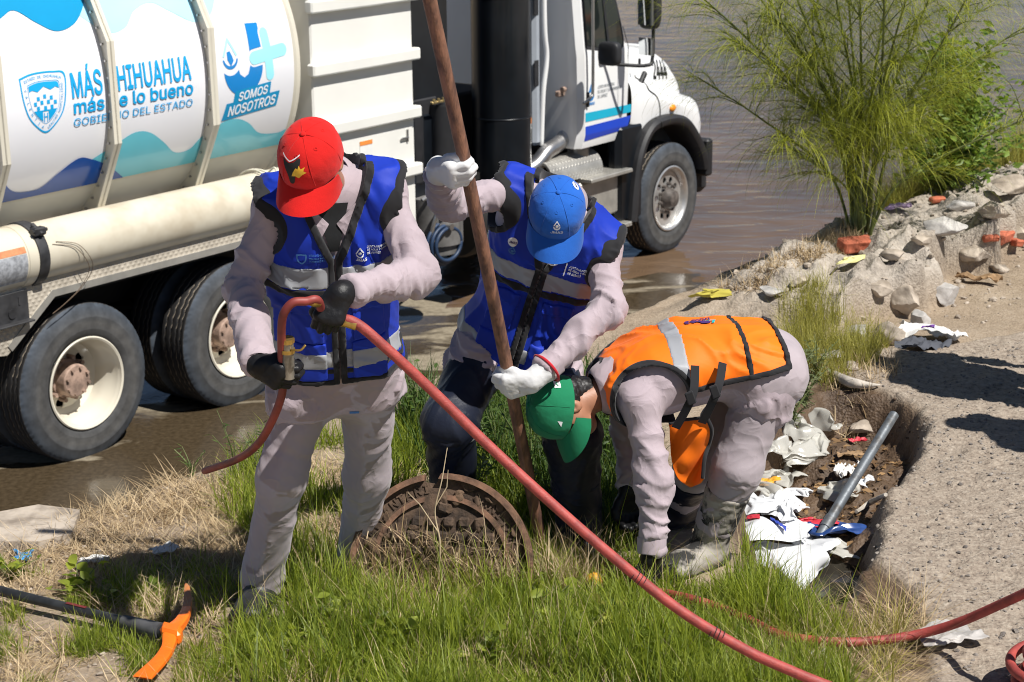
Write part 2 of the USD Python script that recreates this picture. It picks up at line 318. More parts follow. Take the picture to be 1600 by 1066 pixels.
# checker (tread) plate: raised lozenges in the relief
def tread_plate(name, col, metal):
    return usdkit.material(stage, f'/World/Looks/{name}', {
        't': ('texture_coordinate', {}), 'm1': ('mapping', {'rotation': (0, .785, 0), 'scale': (30, 30, 30)}), 'v': ('voronoi_texture', {'scale': 1.0, 'randomness': 0.0, 'metric': 'chebychev'}),
        'h': ('rgb_ramp', {'ramp': [(.12, (1, 1, 1)), (.34, (0, 0, 0))]}), 'n': ('noise_texture', {'scale': 7, 'detail': 4}), 'c': ('rgb_ramp', {'ramp': [(.3, tuple(V(*col) * .7)), (.65, col)]}),
        'b': ('bump', {'strength': .8, 'distance': .004}), 'p': ('principled_bsdf', {'metallic': metal, 'roughness': .42})},
        [('t.object', 'm1.vector'), ('m1.vector', 'v.vector'), ('v.distance', 'h.fac'), ('h.color', 'b.height'), ('b.normal', 'p.normal'), ('t.object', 'n.vector'), ('n.fac', 'c.fac'), ('c.color', 'p.base_color')], surface='p.BSDF')
M['plate'] = tread_plate('painted_tread_plate', (.56, .50, .41), .15); M['aluplate'] = tread_plate('alloy_tread_plate', (.55, .53, .48), .6)
# tyres: the uv's first number is how deep in a groove, the second the height on the side wall
M['tyre'] = usdkit.material(stage, '/World/Looks/tyre_rubber', {
    'u': ('uvmap', {'attribute': 'st'}), 's': ('separate_xyz', {}), 't': ('texture_coordinate', {}), 'n': ('noise_texture', {'scale': 9, 'detail': 5, 'roughness': .65}),
    'side': ('rgb_ramp', {'ramp': [(.0, (.055, .056, .058)), (.45, (.085, .083, .08)), (.7, (.06, .064, .07)), (1., (.05, .062, .08))]}),
    'nr': ('rgb_ramp', {'ramp': [(.3, (.55, .55, .55)), (.7, (1.25, 1.25, 1.25))]}), 'mul': ('mix_color', {'blend_type': 'multiply', 'fac': 1.0, 'use_clamp': False}),
    'tr': ('rgb_ramp', {'ramp': [(0, (.016, .015, .015)), (.45, (.02, .018, .017)), (.7, (.30, .25, .19)), (1, (.36, .30, .22))]}), 'sel': ('math', {'math_type': 'greater_than', 'value2': -.5}), 'm': ('mix_color', {}),
    'b': ('bump', {'strength': .35, 'distance': .004}), 'p': ('principled_bsdf', {'roughness': .72, 'specular_ior_level': .35})},
    [('u.UV', 's.vector'), ('t.object', 'n.vector'), ('s.y', 'side.fac'), ('n.fac', 'nr.fac'), ('side.color', 'mul.a'), ('nr.color', 'mul.b'), ('s.x', 'tr.fac'), ('s.x', 'sel.value1'), ('mul.result', 'm.a'), ('tr.color', 'm.b'), ('sel.value', 'm.fac'), ('m.result', 'p.base_color'), ('n.fac', 'b.height'), ('b.normal', 'p.normal')], surface='p.BSDF')
RT, RR = .522, .298
def tyre_mesh(w=.27, na=240, ribs=True):                             # axis y, outer side at y = 0
    prof = []                                                        # (r, y, side height or -1)
    for r, y, s in [(RR - .012, .055, .0), (RR + .004, .012, .02), (RR + .03, -.004, .1), (RR + .055, -.010, .22), (RR + .062, -.013, .25), (RR + .066, -.010, .27), (RR + .10, -.014, .45), (RR + .13, -.013, .6), (RR + .136, -.016, .63), (RR + .142, -.012, .66), (RR + .165, -.004, .76), (RR + .185, .004, .85), (RR + .20, .010, .93), (RT - .012, .018, 1.0), (RT - .004, .026, 1.0)]: prof.append((r, y, s, 0))
    ny = 44 if ribs else 6
    for y in np.linspace(.032, w - .032, ny): prof.append((RT, y, -1, 1))
    prof += [(RT - .012, w - .02, 1, 0), (RR + .1, w + .01, .4, 0), (RR, w - .02, 0, 0)]
    prof = np.array(prof); th = np.linspace(0, 2 * math.pi, na, endpoint=False); m = len(prof)
    R = np.repeat(prof[:, :1], na, 1); Y = np.repeat(prof[:, 1:2], na, 1); T = np.repeat(th[None], m, 0)
    G = np.zeros_like(R)
    if ribs:
        tri = 2 * np.abs(((T * 46 / (2 * math.pi)) % 1) - .5) - .5
        for yc in (.062, .102, .152, .205):
            d = np.abs(Y - (yc + .011 * tri)); G = np.maximum(G, np.clip(1.3 - d / .0052, 0, 1) * prof[:, 3:4])
        lug = (((T * 70 / (2 * math.pi)) % 1) < .22) & (np.abs(prof[:, 0:1] - RT) < .014) & (Y < .03)
        R = R - .006 * lug
    R = R - .011 * G
    P = np.stack([R * np.cos(T), Y, R * np.sin(T)], -1)
    uv = np.stack([np.where(prof[:, 3:4] > 0, G, -1.0), np.clip(np.repeat(prof[:, 2:3], na, 1), 0, 1)], -1)
    i, j = np.meshgrid(np.arange(m - 1), np.arange(na), indexing='ij'); a = i * na + j; b = i * na + (j + 1) % na
    f = np.stack([a, a + na, b + na, b], -1).reshape(-1, 4)
    return trimesh.Trimesh(P.reshape(-1, 3), np.vstack([f[:, [0, 1, 2]], f[:, [0, 2, 3]]]), process=False), uv.reshape(-1, 2)
def orient(m, c=(0, 0, 0)):
    if m.volume < 0: m.invert()
    return m
tyre_hi, tyre_uv = tyre_mesh(); tyre_lo, tyre_lo_uv = tyre_mesh(na=64, ribs=False)
for t_ in (tyre_hi, tyre_lo): orient(t_)
def disc(r0, r1, y, n=72, holes=None):                               # flat ring in the plane y, facing -y, with round holes
    p = Point(0, 0).buffer(r1, n // 4)
    if r0: p = p.difference(Point(0, 0).buffer(r0, n // 4))
    for hx, hz, hr in holes or []: p = p.difference(Point(hx, hz).buffer(hr, 6))
    m = extr(p, .012); m.apply_transform(rotm(math.pi / 2, (1, 0, 0))); m.apply_translation((0, y + .012, 0)); return m
def dual_rim():
    barrel = lathe([(RR + .006, .006), (RR + .010, -.004), (RR + .002, -.010), (RR - .010, -.004), (RR - .014, .02), (RR - .022, .03), (RR - .026, .075), (RR - .045, .10), (RR - .052, .15), (RR - .058, .20), (RR - .10, .226), (RR - .105, .236), (RR - .04, .24)], 96)
    d = disc(.105, RR - .07, .224, holes=[(.172 * math.cos(t), .172 * math.sin(t), .034) for t in np.linspace(0, 2 * math.pi, 10, endpoint=False)[::2] + .95])
    cone = lathe([(RR - .085, .224), (.17, .214), (.115, .20)], 64)
    return cat(barrel, d)
def dual_hub():
    h = [lathe([(.128, .215), (.128, .185), (.112, .178), (.108, .10), (.100, .092), (.05, .090), (.0, .088)], 48)]
    for t in np.linspace(0, 2 * math.pi, 8, endpoint=False): h.append(cyl((.088 * math.cos(t), .095, .088 * math.sin(t)), (.088 * math.cos(t), .074, .088 * math.sin(t)), .011, 6))
    for t in np.linspace(0, 2 * math.pi, 10, endpoint=False) + .3: h.append(cyl((.142 * math.cos(t), .225, .142 * math.sin(t)), (.142 * math.cos(t), .165, .142 * math.sin(t)), .016, 6))
    return cat(*h)
def front_rim():
    holes = [(.175 * math.cos(t), .175 * math.sin(t), .030) for t in np.linspace(0, 2 * math.pi, 10, endpoint=False)]
    return cat(lathe([(RR + .006, .006), (RR + .012, -.006), (RR + .0, -.012), (RR - .018, -.004), (RR - .03, .02), (RR - .04, .05), (RR - .055, .052)], 96), disc(.06, RR - .045, .045, holes=holes))
def front_hub():
    h = [lathe([(.105, .045), (.10, .0), (.085, -.02), (.075, -.05), (.04, -.06), (0, -.062)], 40)]
    for t in np.linspace(0, 2 * math.pi, 10, endpoint=False) + .31: h.append(cyl((.135 * math.cos(t), .05, .135 * math.sin(t)), (.135 * math.cos(t), .006, .135 * math.sin(t)), .017, 6, .014))
    return cat(*h)
truck = xform('vacuum_truck', loc=TO, rz=YAW)
tag(truck, 'large white and cream vacuum tanker truck standing on the flooded street behind the workers', 'truck')
spin = iter([.3, 1.1, 2.0, .7, 1.9, 2.6, .2, 1.4])
def wheel(a, y, kind, hi=True, mirror=False):
    w = xform('wheel', truck, loc=(a, y, RT))
    r = next(spin); Ry = rotm(r, (0, 1, 0)); S = np.diag([1, -1 if mirror else 1, 1, 1]).astype(float)
    def put(name, m, mt, uv=None, sm=40):
        m = m.copy(); m.apply_transform(Ry); m.apply_transform(S)
        if mirror: m.invert()
        obj(name, m, mt, w, smooth=sm, uv=uv)
    put('tyre', tyre_hi if hi else tyre_lo, M['tyre'], tyre_uv if hi else tyre_lo_uv, True)
    if kind == 'dual':
        put('inner_tyre', trimesh.Trimesh(tyre_hi.vertices + [0, .32, 0], tyre_hi.faces, process=False) if hi else trimesh.Trimesh(tyre_lo.vertices + [0, .32, 0], tyre_lo.faces, process=False), M['tyre'], tyre_uv if hi else tyre_lo_uv, True)
        put('rim', dual_rim(), M['cream']); put('hub', dual_hub(), M['rust'])
    else:
        put('rim', front_rim(), M['alu']); put('hub', front_hub(), M['fhub'])
wheel(0, 0, 'dual'); wheel(1.39, 0, 'dual'); wheel(7.10, 0, 'front')
wheel(0, 2.4, 'dual', False, True); wheel(1.39, 2.4, 'dual', False, True); wheel(7.10, 2.4, 'front', False, True)
# chassis
obj('chassis', cat(bx((3.1, .78, .88), (9.0, .09, .26), .01), bx((3.1, 1.62, .88), (9.0, .09, .26), .01), *[bx((a, 1.2, .86), (.1, .8, .2)) for a in (-1.1, .7, 2.5, 4.2, 6.0)],
    cyl((0, .15, RT), (0, 2.25, RT), .10), cyl((1.39, .15, RT), (1.39, 2.25, RT), .10), cyl((7.1, .2, RT), (7.1, 2.2, RT), .07), bx((0.7, .65, .62), (1.2, .09, .16), .02), bx((0, 1.2, RT), (.34, .4, .36), .1), bx((1.39, 1.2, RT), (.34, .4, .36), .1),
    bx((2.9, 1.2, 1.08), (8, 1.6, .06)), *[bx((a, .55, .98), (.5, .5, .34), .05) for a in (2.7, 3.5)]), M['dark'], truck)
# tank
ty, tz, tr = 1.08, 2.34, 1.075
prof = [(0, -1.95), (.5, -1.93), (.85, -1.84), (1.03, -1.72), (tr, -1.6)] + [(tr, a) for a in np.linspace(-1.5, 2.06, 20)] + [(tr + .012, 2.075), (tr + .012, 2.11), (tr - .02, 2.12), (1.03, 2.14), (.85, 2.20), (.5, 2.24), (0, 2.25)]
tank = lathe([(r, h) for r, h in prof], 160, 'z'); tank.apply_transform(np.array([[0, 0, 1, 0], [1, 0, 0, ty], [0, 1, 0, tz], [0, 0, 0, 1.]])); orient(tank)
tank_p = obj('tank', tank, M['cream'], truck, smooth=30)
def on_tank(m, off):                                                 # (a, s, h) -> wrapped on the drum, s up along the girth
    v = m.vertices.copy(); ph = v[:, 1] / tr; r = tr + off + v[:, 2]
    m.vertices = np.column_stack([v[:, 0], ty - r * np.cos(ph), tz + r * np.sin(ph)]); 
    return m
def film(name, poly, mt, off, size=.06, parent=None):
    m = flat(poly, size); on_tank(m, off); orient_out(m); return obj(name, m, mt, parent or tank_p, smooth=True)
def orient_out(m):
    c = m.triangles_center; n = m.face_normals
    if ((c[:, 1] - ty) * n[:, 1] + (c[:, 2] - tz) * n[:, 2]).sum() < 0: m.invert()
B0 = -.615
panel = sbox(-1.45, B0, 2.055, 1.75)
film('banner', panel, M['banner'], .002, .05)
def wave(top_pts, closing): return Polygon(list(map(tuple, spline(top_pts, 8))) + closing).buffer(0)
w1 = wave([(-1.45, .50), (-1.2, .62), (-.95, .50), (-.62, .42), (-.33, .55), (-.21, .59), (-.09, .50), (.04, .43), (.19, .46), (.31, .56), (.42, .72)], [(.42, 1.05), (-1.45, 1.05)])
w2 = wave([(.22, .56), (.28, .49), (.44, .38), (.59, .40), (.71, .50), (.87, .54), (1.0, .47), (1.17, .38), (1.32, .40), (1.41, .48), (1.52, .66)], [(1.6, .9), (.22, .9)])
w3 = wave([(.05, -.50), (.28, -.40), (.44, -.33), (.58, -.28), (.71, -.30), (.85, -.39), (.98, -.49), (1.11, -.49), (1.2, -.41), (1.37, -.33), (1.51, -.32), (1.64, -.37), (1.78, -.47), (1.97, -.50), (2.055, -.48)], [(2.055, B0), (.05, B0)])
w4 = wave([(-1.45, -.40), (-1.1, -.38), (-.8, -.34), (-.6, -.37), (-.47, -.43), (-.38, -.52), (-.29, -.56), (-.14, -.56), (-.02, -.47), (.12, -.39), (.23, -.41), (.40, -.49), (.57, B0)], [(.57, B0), (-1.45, B0)])
film('pale_wave', w2, M['sky'], .0042); film('cyan_wave', w1, M['cyandeep'], .0064); film('turquoise_wave', w3, M['turq'], .0042); film('blue_wave', w4, M['navy'], .0064)
def tank_text(name, s, a0, a1, base, h, mt, bold=False, off=.0075, shear=0.0, slope=0.0, parent=None):
    m = text(s, h, 1.0, .0008, bold, shear); sx = (a1 - a0) / m.extents[0]; m.vertices[:, 0] = (m.vertices[:, 0] - m.bounds[0, 0]) * sx + a0; m.vertices[:, 1] += base + slope * (m.vertices[:, 0] - a0)
    on_tank(m, off); return obj(name, m, mt, parent or tank_p)
tank_text('slogan_line', 'MÁS CHIHUAHUA', .055, 1.065, .015, .148, M['cyan'], True)
tank_text('slogan_line', 'más de lo bueno', .06, 1.075, -.085, .082, M['cyan'], True)
tank_text('slogan_line', 'GOBIERNO DEL ESTADO', .06, 1.07, -.165, .048, M['cyan'])
# shield emblem
def shield(k=1.0, cx=-.157, cy=.02):
    pts = [(-.175, .155), (-.09, .175), (0, .18), (.09, .175), (.175, .155)]; low = [(.168, .03), (.135, -.08), (.07, -.155), (0, -.195)]
    full = pts + low[:-1] + [low[-1]] + [(-x, y) for x, y in low[:-1][::-1]]
    return affinity.scale(Polygon(spline(full + [full[0]], 5)), k, k, origin=(0, 0)), (cx, cy)
sh, (scx, scy) = shield()
mv = lambda g: affinity.translate(g, scx, scy)
film('shield_rim', mv(sh.difference(affinity.scale(sh, .94, .94, origin=(0, 0)))), M['cyan'], .0045, .03)
inner = affinity.scale(sh, .70, .70, origin=(0, 0)); inner2 = affinity.scale(sh, .655, .655, origin=(0, 0))
field = inner2.difference(sbox(-.2, -.055, .2, .045))
hills = Polygon([(-.2, .03), (-.09, .075), (-.05, .06), (0, .09), (.05, .065), (.09, .08), (.2, .03), (.2, -.2), (-.2, -.2)]).difference(sbox(-.2, -.2, .2, -.052))
field = inner2.difference(hills.intersection(sbox(-.2, -.06, .2, .1))).difference(sbox(-.022, -.13, .022, -.06))
blocks = sops.unary_union([sbox(x - .011, y - .012, x + .011, y + .012) for x, y in [(-.05, .02), (0, .03), (.05, .018), (-.075, -.01), (-.025, -.005), (.025, -.006), (.078, -.012), (-.055, -.038), (0, -.04), (.05, -.038)]])
tower = sbox(-.015, -.125, -.009, -.07).union(sbox(.009, -.125, .015, -.07)).union(sbox(-.015, -.098, .015, -.09))
film('shield_field', mv(inner.difference(affinity.scale(sh, .685, .685, origin=(0, 0))).union(field).union(blocks).union(tower)), M['cyan'], .0045, .03)
def rim_text(s, pts, h):
    path = LineString(pts); L = path.length; out = []
    for i, ch in enumerate(s):
        if ch == ' ': continue
        d = (i + .5) / len(s) * L; p = path.interpolate(d); q = path.interpolate(min(d + .004, L)); ang = math.atan2(q.y - p.y, q.x - p.x)
        t = text(ch, h, 1, .0006); t.apply_translation((-t.centroid[0], -h / 2, 0)); t.apply_transform(rotm(ang, (0, 0, 1))); t.apply_translation((p.x + scx, p.y + scy, 0)); out.append(t)
    return cat(*out)
k = .82; cs = [(x * k, y * k) for x, y in [(-.175, .158), (-.09, .18), (0, .184), (.09, .18), (.175, .158)]]
left = [(-.172 * k, .12 * k), (-.165 * k, .03 * k), (-.132 * k, -.08 * k), (-.07 * k, -.155 * k), (-.01, -.165)]
right = [(.01, -.165), (.07 * k, -.155 * k), (.132 * k, -.08 * k), (.165 * k, .03 * k), (.172 * k, .12 * k)]
obj('shield_lettering', on_tank(cat(rim_text('ESTADO DE CHIHUAHUA', cs, .017), rim_text('VALENTIA', left, .017), rim_text('LEALTAD HOSPITALIDAD', right, .015)), .0052), M['cyan'], tank_p)
# J + emblem
J = sops.unary_union([Polygon([(1.632, .325), (1.748, .320), (1.742, .06), (1.626, .07)]), Point(1.555, .03).buffer(.186, 24).intersection(sbox(1.2, -.4, 1.9, .07))]).difference(Polygon([(1.50, .2), (1.626, .2), (1.626, .05), (1.60, -.015), (1.56, -.035), (1.52, -.01), (1.50, .05)]).union(sbox(1.2, .055, 1.50, .3)))
plus = sops.unary_union([LineString([(1.79, .245), (1.812, -.045)]).buffer(.038, 8), LineString([(1.665, .085), (1.945, .115)]).buffer(.045, 8)])
J = J.difference(plus.buffer(.016)).difference(Point(1.435, .085).buffer(.095, 16))
film('letter_emblem', J, M['jblue'], .0045, .03); film('plus_emblem', plus, M['aqua'], .0045, .03)
drop = LineString([(1.375, .12), (1.436, .235), (1.50, .12)]).buffer(.009, cap_style=2); bowl = Point(1.437, .105).buffer(.072, 20).difference(Point(1.437, .115).buffer(.060, 20)).intersection(sbox(1.3, -.1, 1.6, .10))
mapp = Polygon([(1.412, .15), (1.44, .155), (1.458, .12), (1.468, .09), (1.45, .065), (1.44, .05), (1.425, .075), (1.41, .10)])
film('drop_outline', drop, M['sky'], .0045, .03); film('drop_emblem', bowl.union(mapp), M['jblue'], .0045, .03)
b1 = Polygon([(1.478, -.125), (1.815, -.098), (1.805, -.185), (1.46, -.215)]); b2 = Polygon([(1.40, -.205), (1.905, -.172), (1.885, -.268), (1.37, -.312)])
film('word_plate', b1.buffer(.006).union(b2.buffer(.006)), M['cyandeep'], .0045, .03)
wi = ink('white_film', (.80, .83, .86))
tank_text('word', 'SOMOS', 1.505, 1.79, -.193, .058, wi, True, .0062, .18, .08); tank_text('word', 'NOSOTROS', 1.415, 1.875, -.290, .066, wi, True, .0062, .18, .075)
# stiffening rings: polygonal outside, round inside
def ring(a):
    oct_ = Polygon([(1.125, 0.335), (1.135, -.31), (.90, -.80), (.45, -1.06), (-.45, -1.06), (-.90, -.80), (-1.135, -.31), (-1.135, .335), (-.90, .80), (-.40, 1.13), (.40, 1.13), (.90, .80)])
    hole = Point(0, 0).buffer(tr - .004, 40); web = extr(oct_.union(Point(0, 0).buffer(tr + .012, 40)).difference(hole), .012)
    cap = extr(oct_.buffer(.0).difference(oct_.buffer(-.010)).difference(hole), .062, -.025)
    T = np.array([[0, 0, 1, a], [-1, 0, 0, ty], [0, 1, 0, tz], [0, 0, 0, 1.]])
    web.apply_transform(T); cap.apply_transform(T)
    p = obj('stiffening_ring', cat(orient(web), orient(cap)), M['cream'], truck)
    bolts = [cyl((a - .004, ty - r_ * math.cos(t), tz + r_ * math.sin(t)), (a - .014, ty - r_ * math.cos(t), tz + r_ * math.sin(t)), .008, 8) for t in np.radians(np.arange(-66, 80, 5.5)) for r_ in [tr + .028]]
    obj('bolts', cat(*bolts), M['steel'], p)
for a_ in (-.53 - .86, -.53, .345, 1.215): ring(a_)
obj('cradle', cat(*[bx((a, 1.08, 1.2), (.14, 1.3, .3), .02) for a in (-.9, .4, 1.7)]), M['dark'], truck)
# suction pipe lying along the side
pz, py_ = 1.436, .06
pipe_p = obj('suction_pipe', cat(lathe([(.172, -.34), (.182, -.338), (.182, 2.02), (.172, 2.022)], 48, 'z').apply_transform(np.array([[0, 0, 1, 0], [1, 0, 0, py_], [0, 1, 0, pz], [0, 0, 0, 1.]]))), M['creamdirty'], truck, smooth=30)
obj('pipe_sleeve', lathe([(0, -1.4), (.186, -1.4), (.190, -1.39), (.190, -.48), (.196, -.475), (.196, -.40), (.16, -.395)], 48, 'z').apply_transform(np.array([[0, 0, 1, 0], [1, 0, 0, py_], [0, 1, 0, pz], [0, 0, 0, 1.]])), M['creamdirty'], pipe_p, smooth=30)
obj('clamp', cat(lathe([(.195, -.405), (.205, -.402), (.207, -.385), (.207, -.345), (.205, -.33), (.195, -.327)], 48, 'z').apply_transform(np.array([[0, 0, 1, 0], [1, 0, 0, py_], [0, 1, 0, pz], [0, 0, 0, 1.]])),
    bx((-.365, py_ - .15, pz + .165), (.09, .06, .05), .008), cyl((-.42, py_ - .165, pz + .17), (-.31, py_ - .165, pz + .17), .012, 8), cyl((-.365, py_ - .19, pz + .15), (-.365, py_ - .10, pz + .2), .014, 8)), M['bracket'], pipe_p, smooth=30)
def on_pipe(m, r, ax=(py_, pz)):
    v = m.vertices.copy(); ph = v[:, 1] / r; m.vertices = np.column_stack([v[:, 0], ax[0] - (r + v[:, 2]) * np.cos(ph), ax[1] + (r + v[:, 2]) * np.sin(ph)]); return m
obj('sticker', on_pipe(flat(sbox(-.72, -.13, -.49, .055), .02), .192), mat('faded_grey_print', (.30, .31, .33), .5, .3, 30), pipe_p, smooth=True); obj('sticker_heading', on_pipe(flat(sbox(-.72, .06, -.49, .10), .02), .192), mat('faded_orange_print', (.62, .22, .10), .5, .2, 20), pipe_p, smooth=True)
rp = []
for k_ in range(3):
    t = np.linspace(0, 2 * math.pi, 40); cx_ = 1.62 + .05 * k_
    rp.append(tube(np.column_stack([cx_ + .05 * np.sin(t * 1 + k_), py_ - .205 * np.cos(t), pz + .205 * np.sin(t)]), .0075, 6))
for dx_ in (-.07, .03, .12): rp.append(tube(spline([(1.66 + dx_ * .3, py_ - .12, pz + .19), (1.64 + dx_, py_ - .2, pz + .27 - abs(dx_)), (1.6 + dx_ * 1.4, py_ - .24, pz + .12), (1.62 + dx_, py_ - .21, pz - .02)], 6), .007, 6))
obj('rope', cat(*rp), mat('pale_rope', (.62, .58, .47), .9, .15, 40), pipe_p, smooth=True)
obj('loose_wire', cat(*[tube(spline([(-.28, py_ - .17, pz + .07), (-.12, py_ - .19, pz + .02), (-.03, py_ - .2, pz - .12), (-.06, py_ - .14, pz - .25), (-.18, py_ - .13, pz - .33), (-.28, py_ - .12, pz - .38)], 6) + V(k_ * .03, 0, k_ * .012), .0022, 5) for k_ in range(2)]), mat('thin_wire', (.12, .08, .05), .7), pipe_p)
# fender panel of tread plate over the rear wheels
prof2 = Polygon([(-1.6, 1.295), (2.3, 1.295), (2.3, 1.155), (-.235, 1.155), (-.63, .865), (-.75, .885), (-1.6, .90)])
pan = extr(prof2, .008); T2 = np.array([[1, 0, 0, 0], [0, 0, 1, -.036], [0, 1, 0, 0], [0, 0, 0, 1.]]); pan.apply_transform(T2); orient(pan)
lip = LineString([(2.3, 1.178), (-.245, 1.178), (-.61, .905)]).buffer(.023, join_style=2, cap_style=2); lip = extr(lip, .010); lip.apply_transform(T2); lip.apply_translation((0, -.0085, 0)); orient(lip)
fen = obj('fender_panel', cat(pan, bx((.35, .30, 1.286), (3.9, .66, .012))), M['plate'], truck); obj('fender_lip', lip, M['aluplate'], fen)
obj('light_bracket', cat(bx((-.66, -.045, 1.155), (.42, .012, .19), .003), bx((-.66, -.075, 1.062), (.42, .06, .012), .003), cyl((-.72, -.052, 1.12), (-.72, -.058, 1.12), .02, 12), cyl((-.58, -.052, 1.12), (-.58, -.058, 1.12), .03, 12), bx((-.52, -.053, 1.19), (.014, .006, .05))), M['bracket'], truck)
obj('mudguard', cat(bx((.68, .4, 1.10), (2.6, .6, .01)), bx((2.25, .3, .8), (.015, .55, .6))), M['blackmatt'], truck)
# white cabinet with ribs
cab_ = obj('cabinet', bx((2.82, 1.2, 2.12), (1.13, 2.36, 2.5), .012), M['offwhite'], truck)
for z0 in (2.72, 2.275, 1.835, 1.395): obj('rib', bx((2.81, -.006, z0), (1.20, .075, .09), .012), M['offwhite'], cab_)
obj('cabinet_foot', bx((2.82, 1.2, .90), (1.0, 2.0, .12)), M['dark'], truck)
obj('door_panel', bx((2.86, .0175, 1.60), (.98, .012, .36), .004), M['offwhite'], cab_); obj('latch', cat(bx((3.28, .008, 1.66), (.02, .02, .10), .004), bx((3.24, -.002, 1.645), (.09, .014, .016), .004)), M['steel'], cab_)
lab = obj('warning_label', bx((2.80, .0085, 1.63), (.14, .003, .12)), M['white_ink'], cab_); obj('label_heading', bx((2.80, .0062, 1.675), (.14, .003, .032)), M['orange_ink'], lab)
# black machinery between cabinet and cab
obj('machine_housing', cat(bx((3.86, .95, 2.45), (.66, 1.3, 1.5), .03), bx((3.86, .75, 1.35), (.74, 1.0, .75), .03)), M['black'], truck)
can = lathe([(0, 1.20), (.095, 1.205), (.105, 1.22), (.105, 1.77), (.10, 1.80), (.0, 1.81)], 32, 'z'); can.apply_translation((3.98, .22, 0)); can2 = can.copy(); can2.apply_translation((-.26, .12, -.02))
obj('canister', cat(can, can2, bx((3.84, .30, 1.55), (.3, .04, .6), .01)), M['blackmatt'], truck, smooth=30); obj('fitting', cat(bx((3.86, .17, 1.83), (.16, .03, .02), .005), *[cyl((3.80 + k * .06, .16, 1.835), (3.80 + k * .06, .16, 1.86), .012, 8) for k in range(3)]), mat('brass_fitting', (.55, .42, .2), .4, .15, metal=.8), truck)
drum = lathe([(0, .62), (.20, .62), (.20, .68), (.23, .70), (.23, 1.08), (0, 1.09)], 40, 'z'); drum.apply_translation((3.85, .22, 0)); obj('air_tank', drum, mat('dusty_grey_paint', (.13, .125, .12), .55, .3, 6), truck, smooth=30)
obj('valve_pipes', cat(tube(spline([(3.55, .1, 1.1), (3.75, .05, 1.18), (4.0, .06, 1.14), (4.2, .12, 1.16)], 6), .016, 8), tube(spline([(3.6, .08, .75), (3.65, .02, 1.0), (3.85, .0, 1.08)], 6), .02, 8), cyl((3.72, .02, 1.02), (3.72, -.03, 1.02), .028, 10), cyl((3.76, .02, .86), (3.76, -.03, .86), .028, 10)), M['steel'], truck, smooth=30)
obj('blue_hose_coil', cat(*[tube(np.column_stack([3.75 + (.16 + .02 * k) * np.cos(np.linspace(0, 2 * math.pi, 30)), .0 + .03 * k + 0 * np.linspace(0, 1, 30), .72 + (.13 + .02 * k) * np.sin(np.linspace(0, 2 * math.pi, 30))]), .016, 7) for k in range(3)]), mat('blue_hose', (.015, .035, .08), .5), truck, smooth=True)
# black upright cyclone
cxl, cyl_ = 4.94, .35
cy_p = obj('cyclone_cylinder', lathe([(0, .95), (.235, .95), (.25, .97), (.25, 1.552), (.2535, 1.556), (.2535, 1.562), (.25, 1.566), (.25, 2.552), (.2535, 2.556), (.2535, 2.562), (.25, 2.566), (.25, 3.3), (0, 3.32)], 64, 'z').apply_translation((cxl, cyl_, 0)), M['black'], truck, smooth=30)
def on_cyc(poly, off, size=.02, th0=0):
    m = flat(poly, size); v = m.vertices.copy(); ph = v[:, 0] / .25 + th0; m.vertices = np.column_stack([cxl + (.25 + off) * np.sin(ph), cyl_ - (.25 + off) * np.cos(ph), v[:, 1]]); return m
st = obj('warning_label', on_cyc(sbox(.10, 1.33, .25, 1.545), .002), M['white_ink'], cy_p, smooth=True); obj('label_heading', on_cyc(sbox(.10, 1.498, .25, 1.547), .004), M['orange_ink'], st, smooth=True)
obj('label_pictures', cat(on_cyc(sbox(.108, 1.34, .148, 1.455), .0035), on_cyc(sbox(.156, 1.34, .196, 1.455), .0035), on_cyc(sbox(.204, 1.34, .244, 1.455), .0035), *[on_cyc(Point(x, 1.477).buffer(.012), .0035) for x in (.128, .176, .224)]), mat('dark_print', (.04, .045, .04), .5), st, smooth=True)
obj('cyclone_base', cat(bx((4.94, .5, .85), (.6, .6, .2), .02), bx((4.94, .9, 1.3), (.66, .5, .9), .02)), M['dark'], truck)
# exhaust: elbow and shielded stack
obj('exhaust_elbow', tube(spline([(5.05, .30, 1.02), (5.24, .22, 1.10), (5.38, .2, 1.20), (5.52, .2, 1.235), (5.64, .2, 1.28), (5.71, .2, 1.38), (5.715, .2, 1.55)], 8), .068, 20), M['steel'], truck, smooth=True)
obj('exhaust_stack', cyl((5.715, .2, 1.5), (5.715, .2, 3.4), .055, 24), M['black'], truck, smooth=True)
shield_m = lathe([(.09, 1.06), (.098, 1.06), (.098, 3.2), (.09, 3.2)], 28, 'z', True); shield_m.apply_translation((5.85, .19, 0))
obj('heat_shield', shield_m, M['steel'], truck, smooth=30)
obj('stack_bracket', cat(bx((5.60, .2, 1.68), (.12, .05, .05), .008), cyl((5.56, .16, 1.72), (5.60, .16, 1.72), .022, 10)), M['rust'], truck)
# rear of the cab
obj('back_fairing', cat(bx((5.36, .34, 2.25), (.10, .14, 2.0), .03)), M['grey'], truck)
for z0, h0 in ((1.88, .22), (2.62, .5)): obj('fairing_slot', bx((5.335, .268, z0), (.06, .008, h0), .003), M['blackmatt'], truck)
obj('fairing_edge', cat(tube(spline([(5.43, .255, 3.2), (5.43, .25, 2.3), (5.46, .25, 2.0), (5.42, .26, 1.7), (5.40, .27, 1.25)], 8), .022, 10)), M['white'], truck, smooth=True)
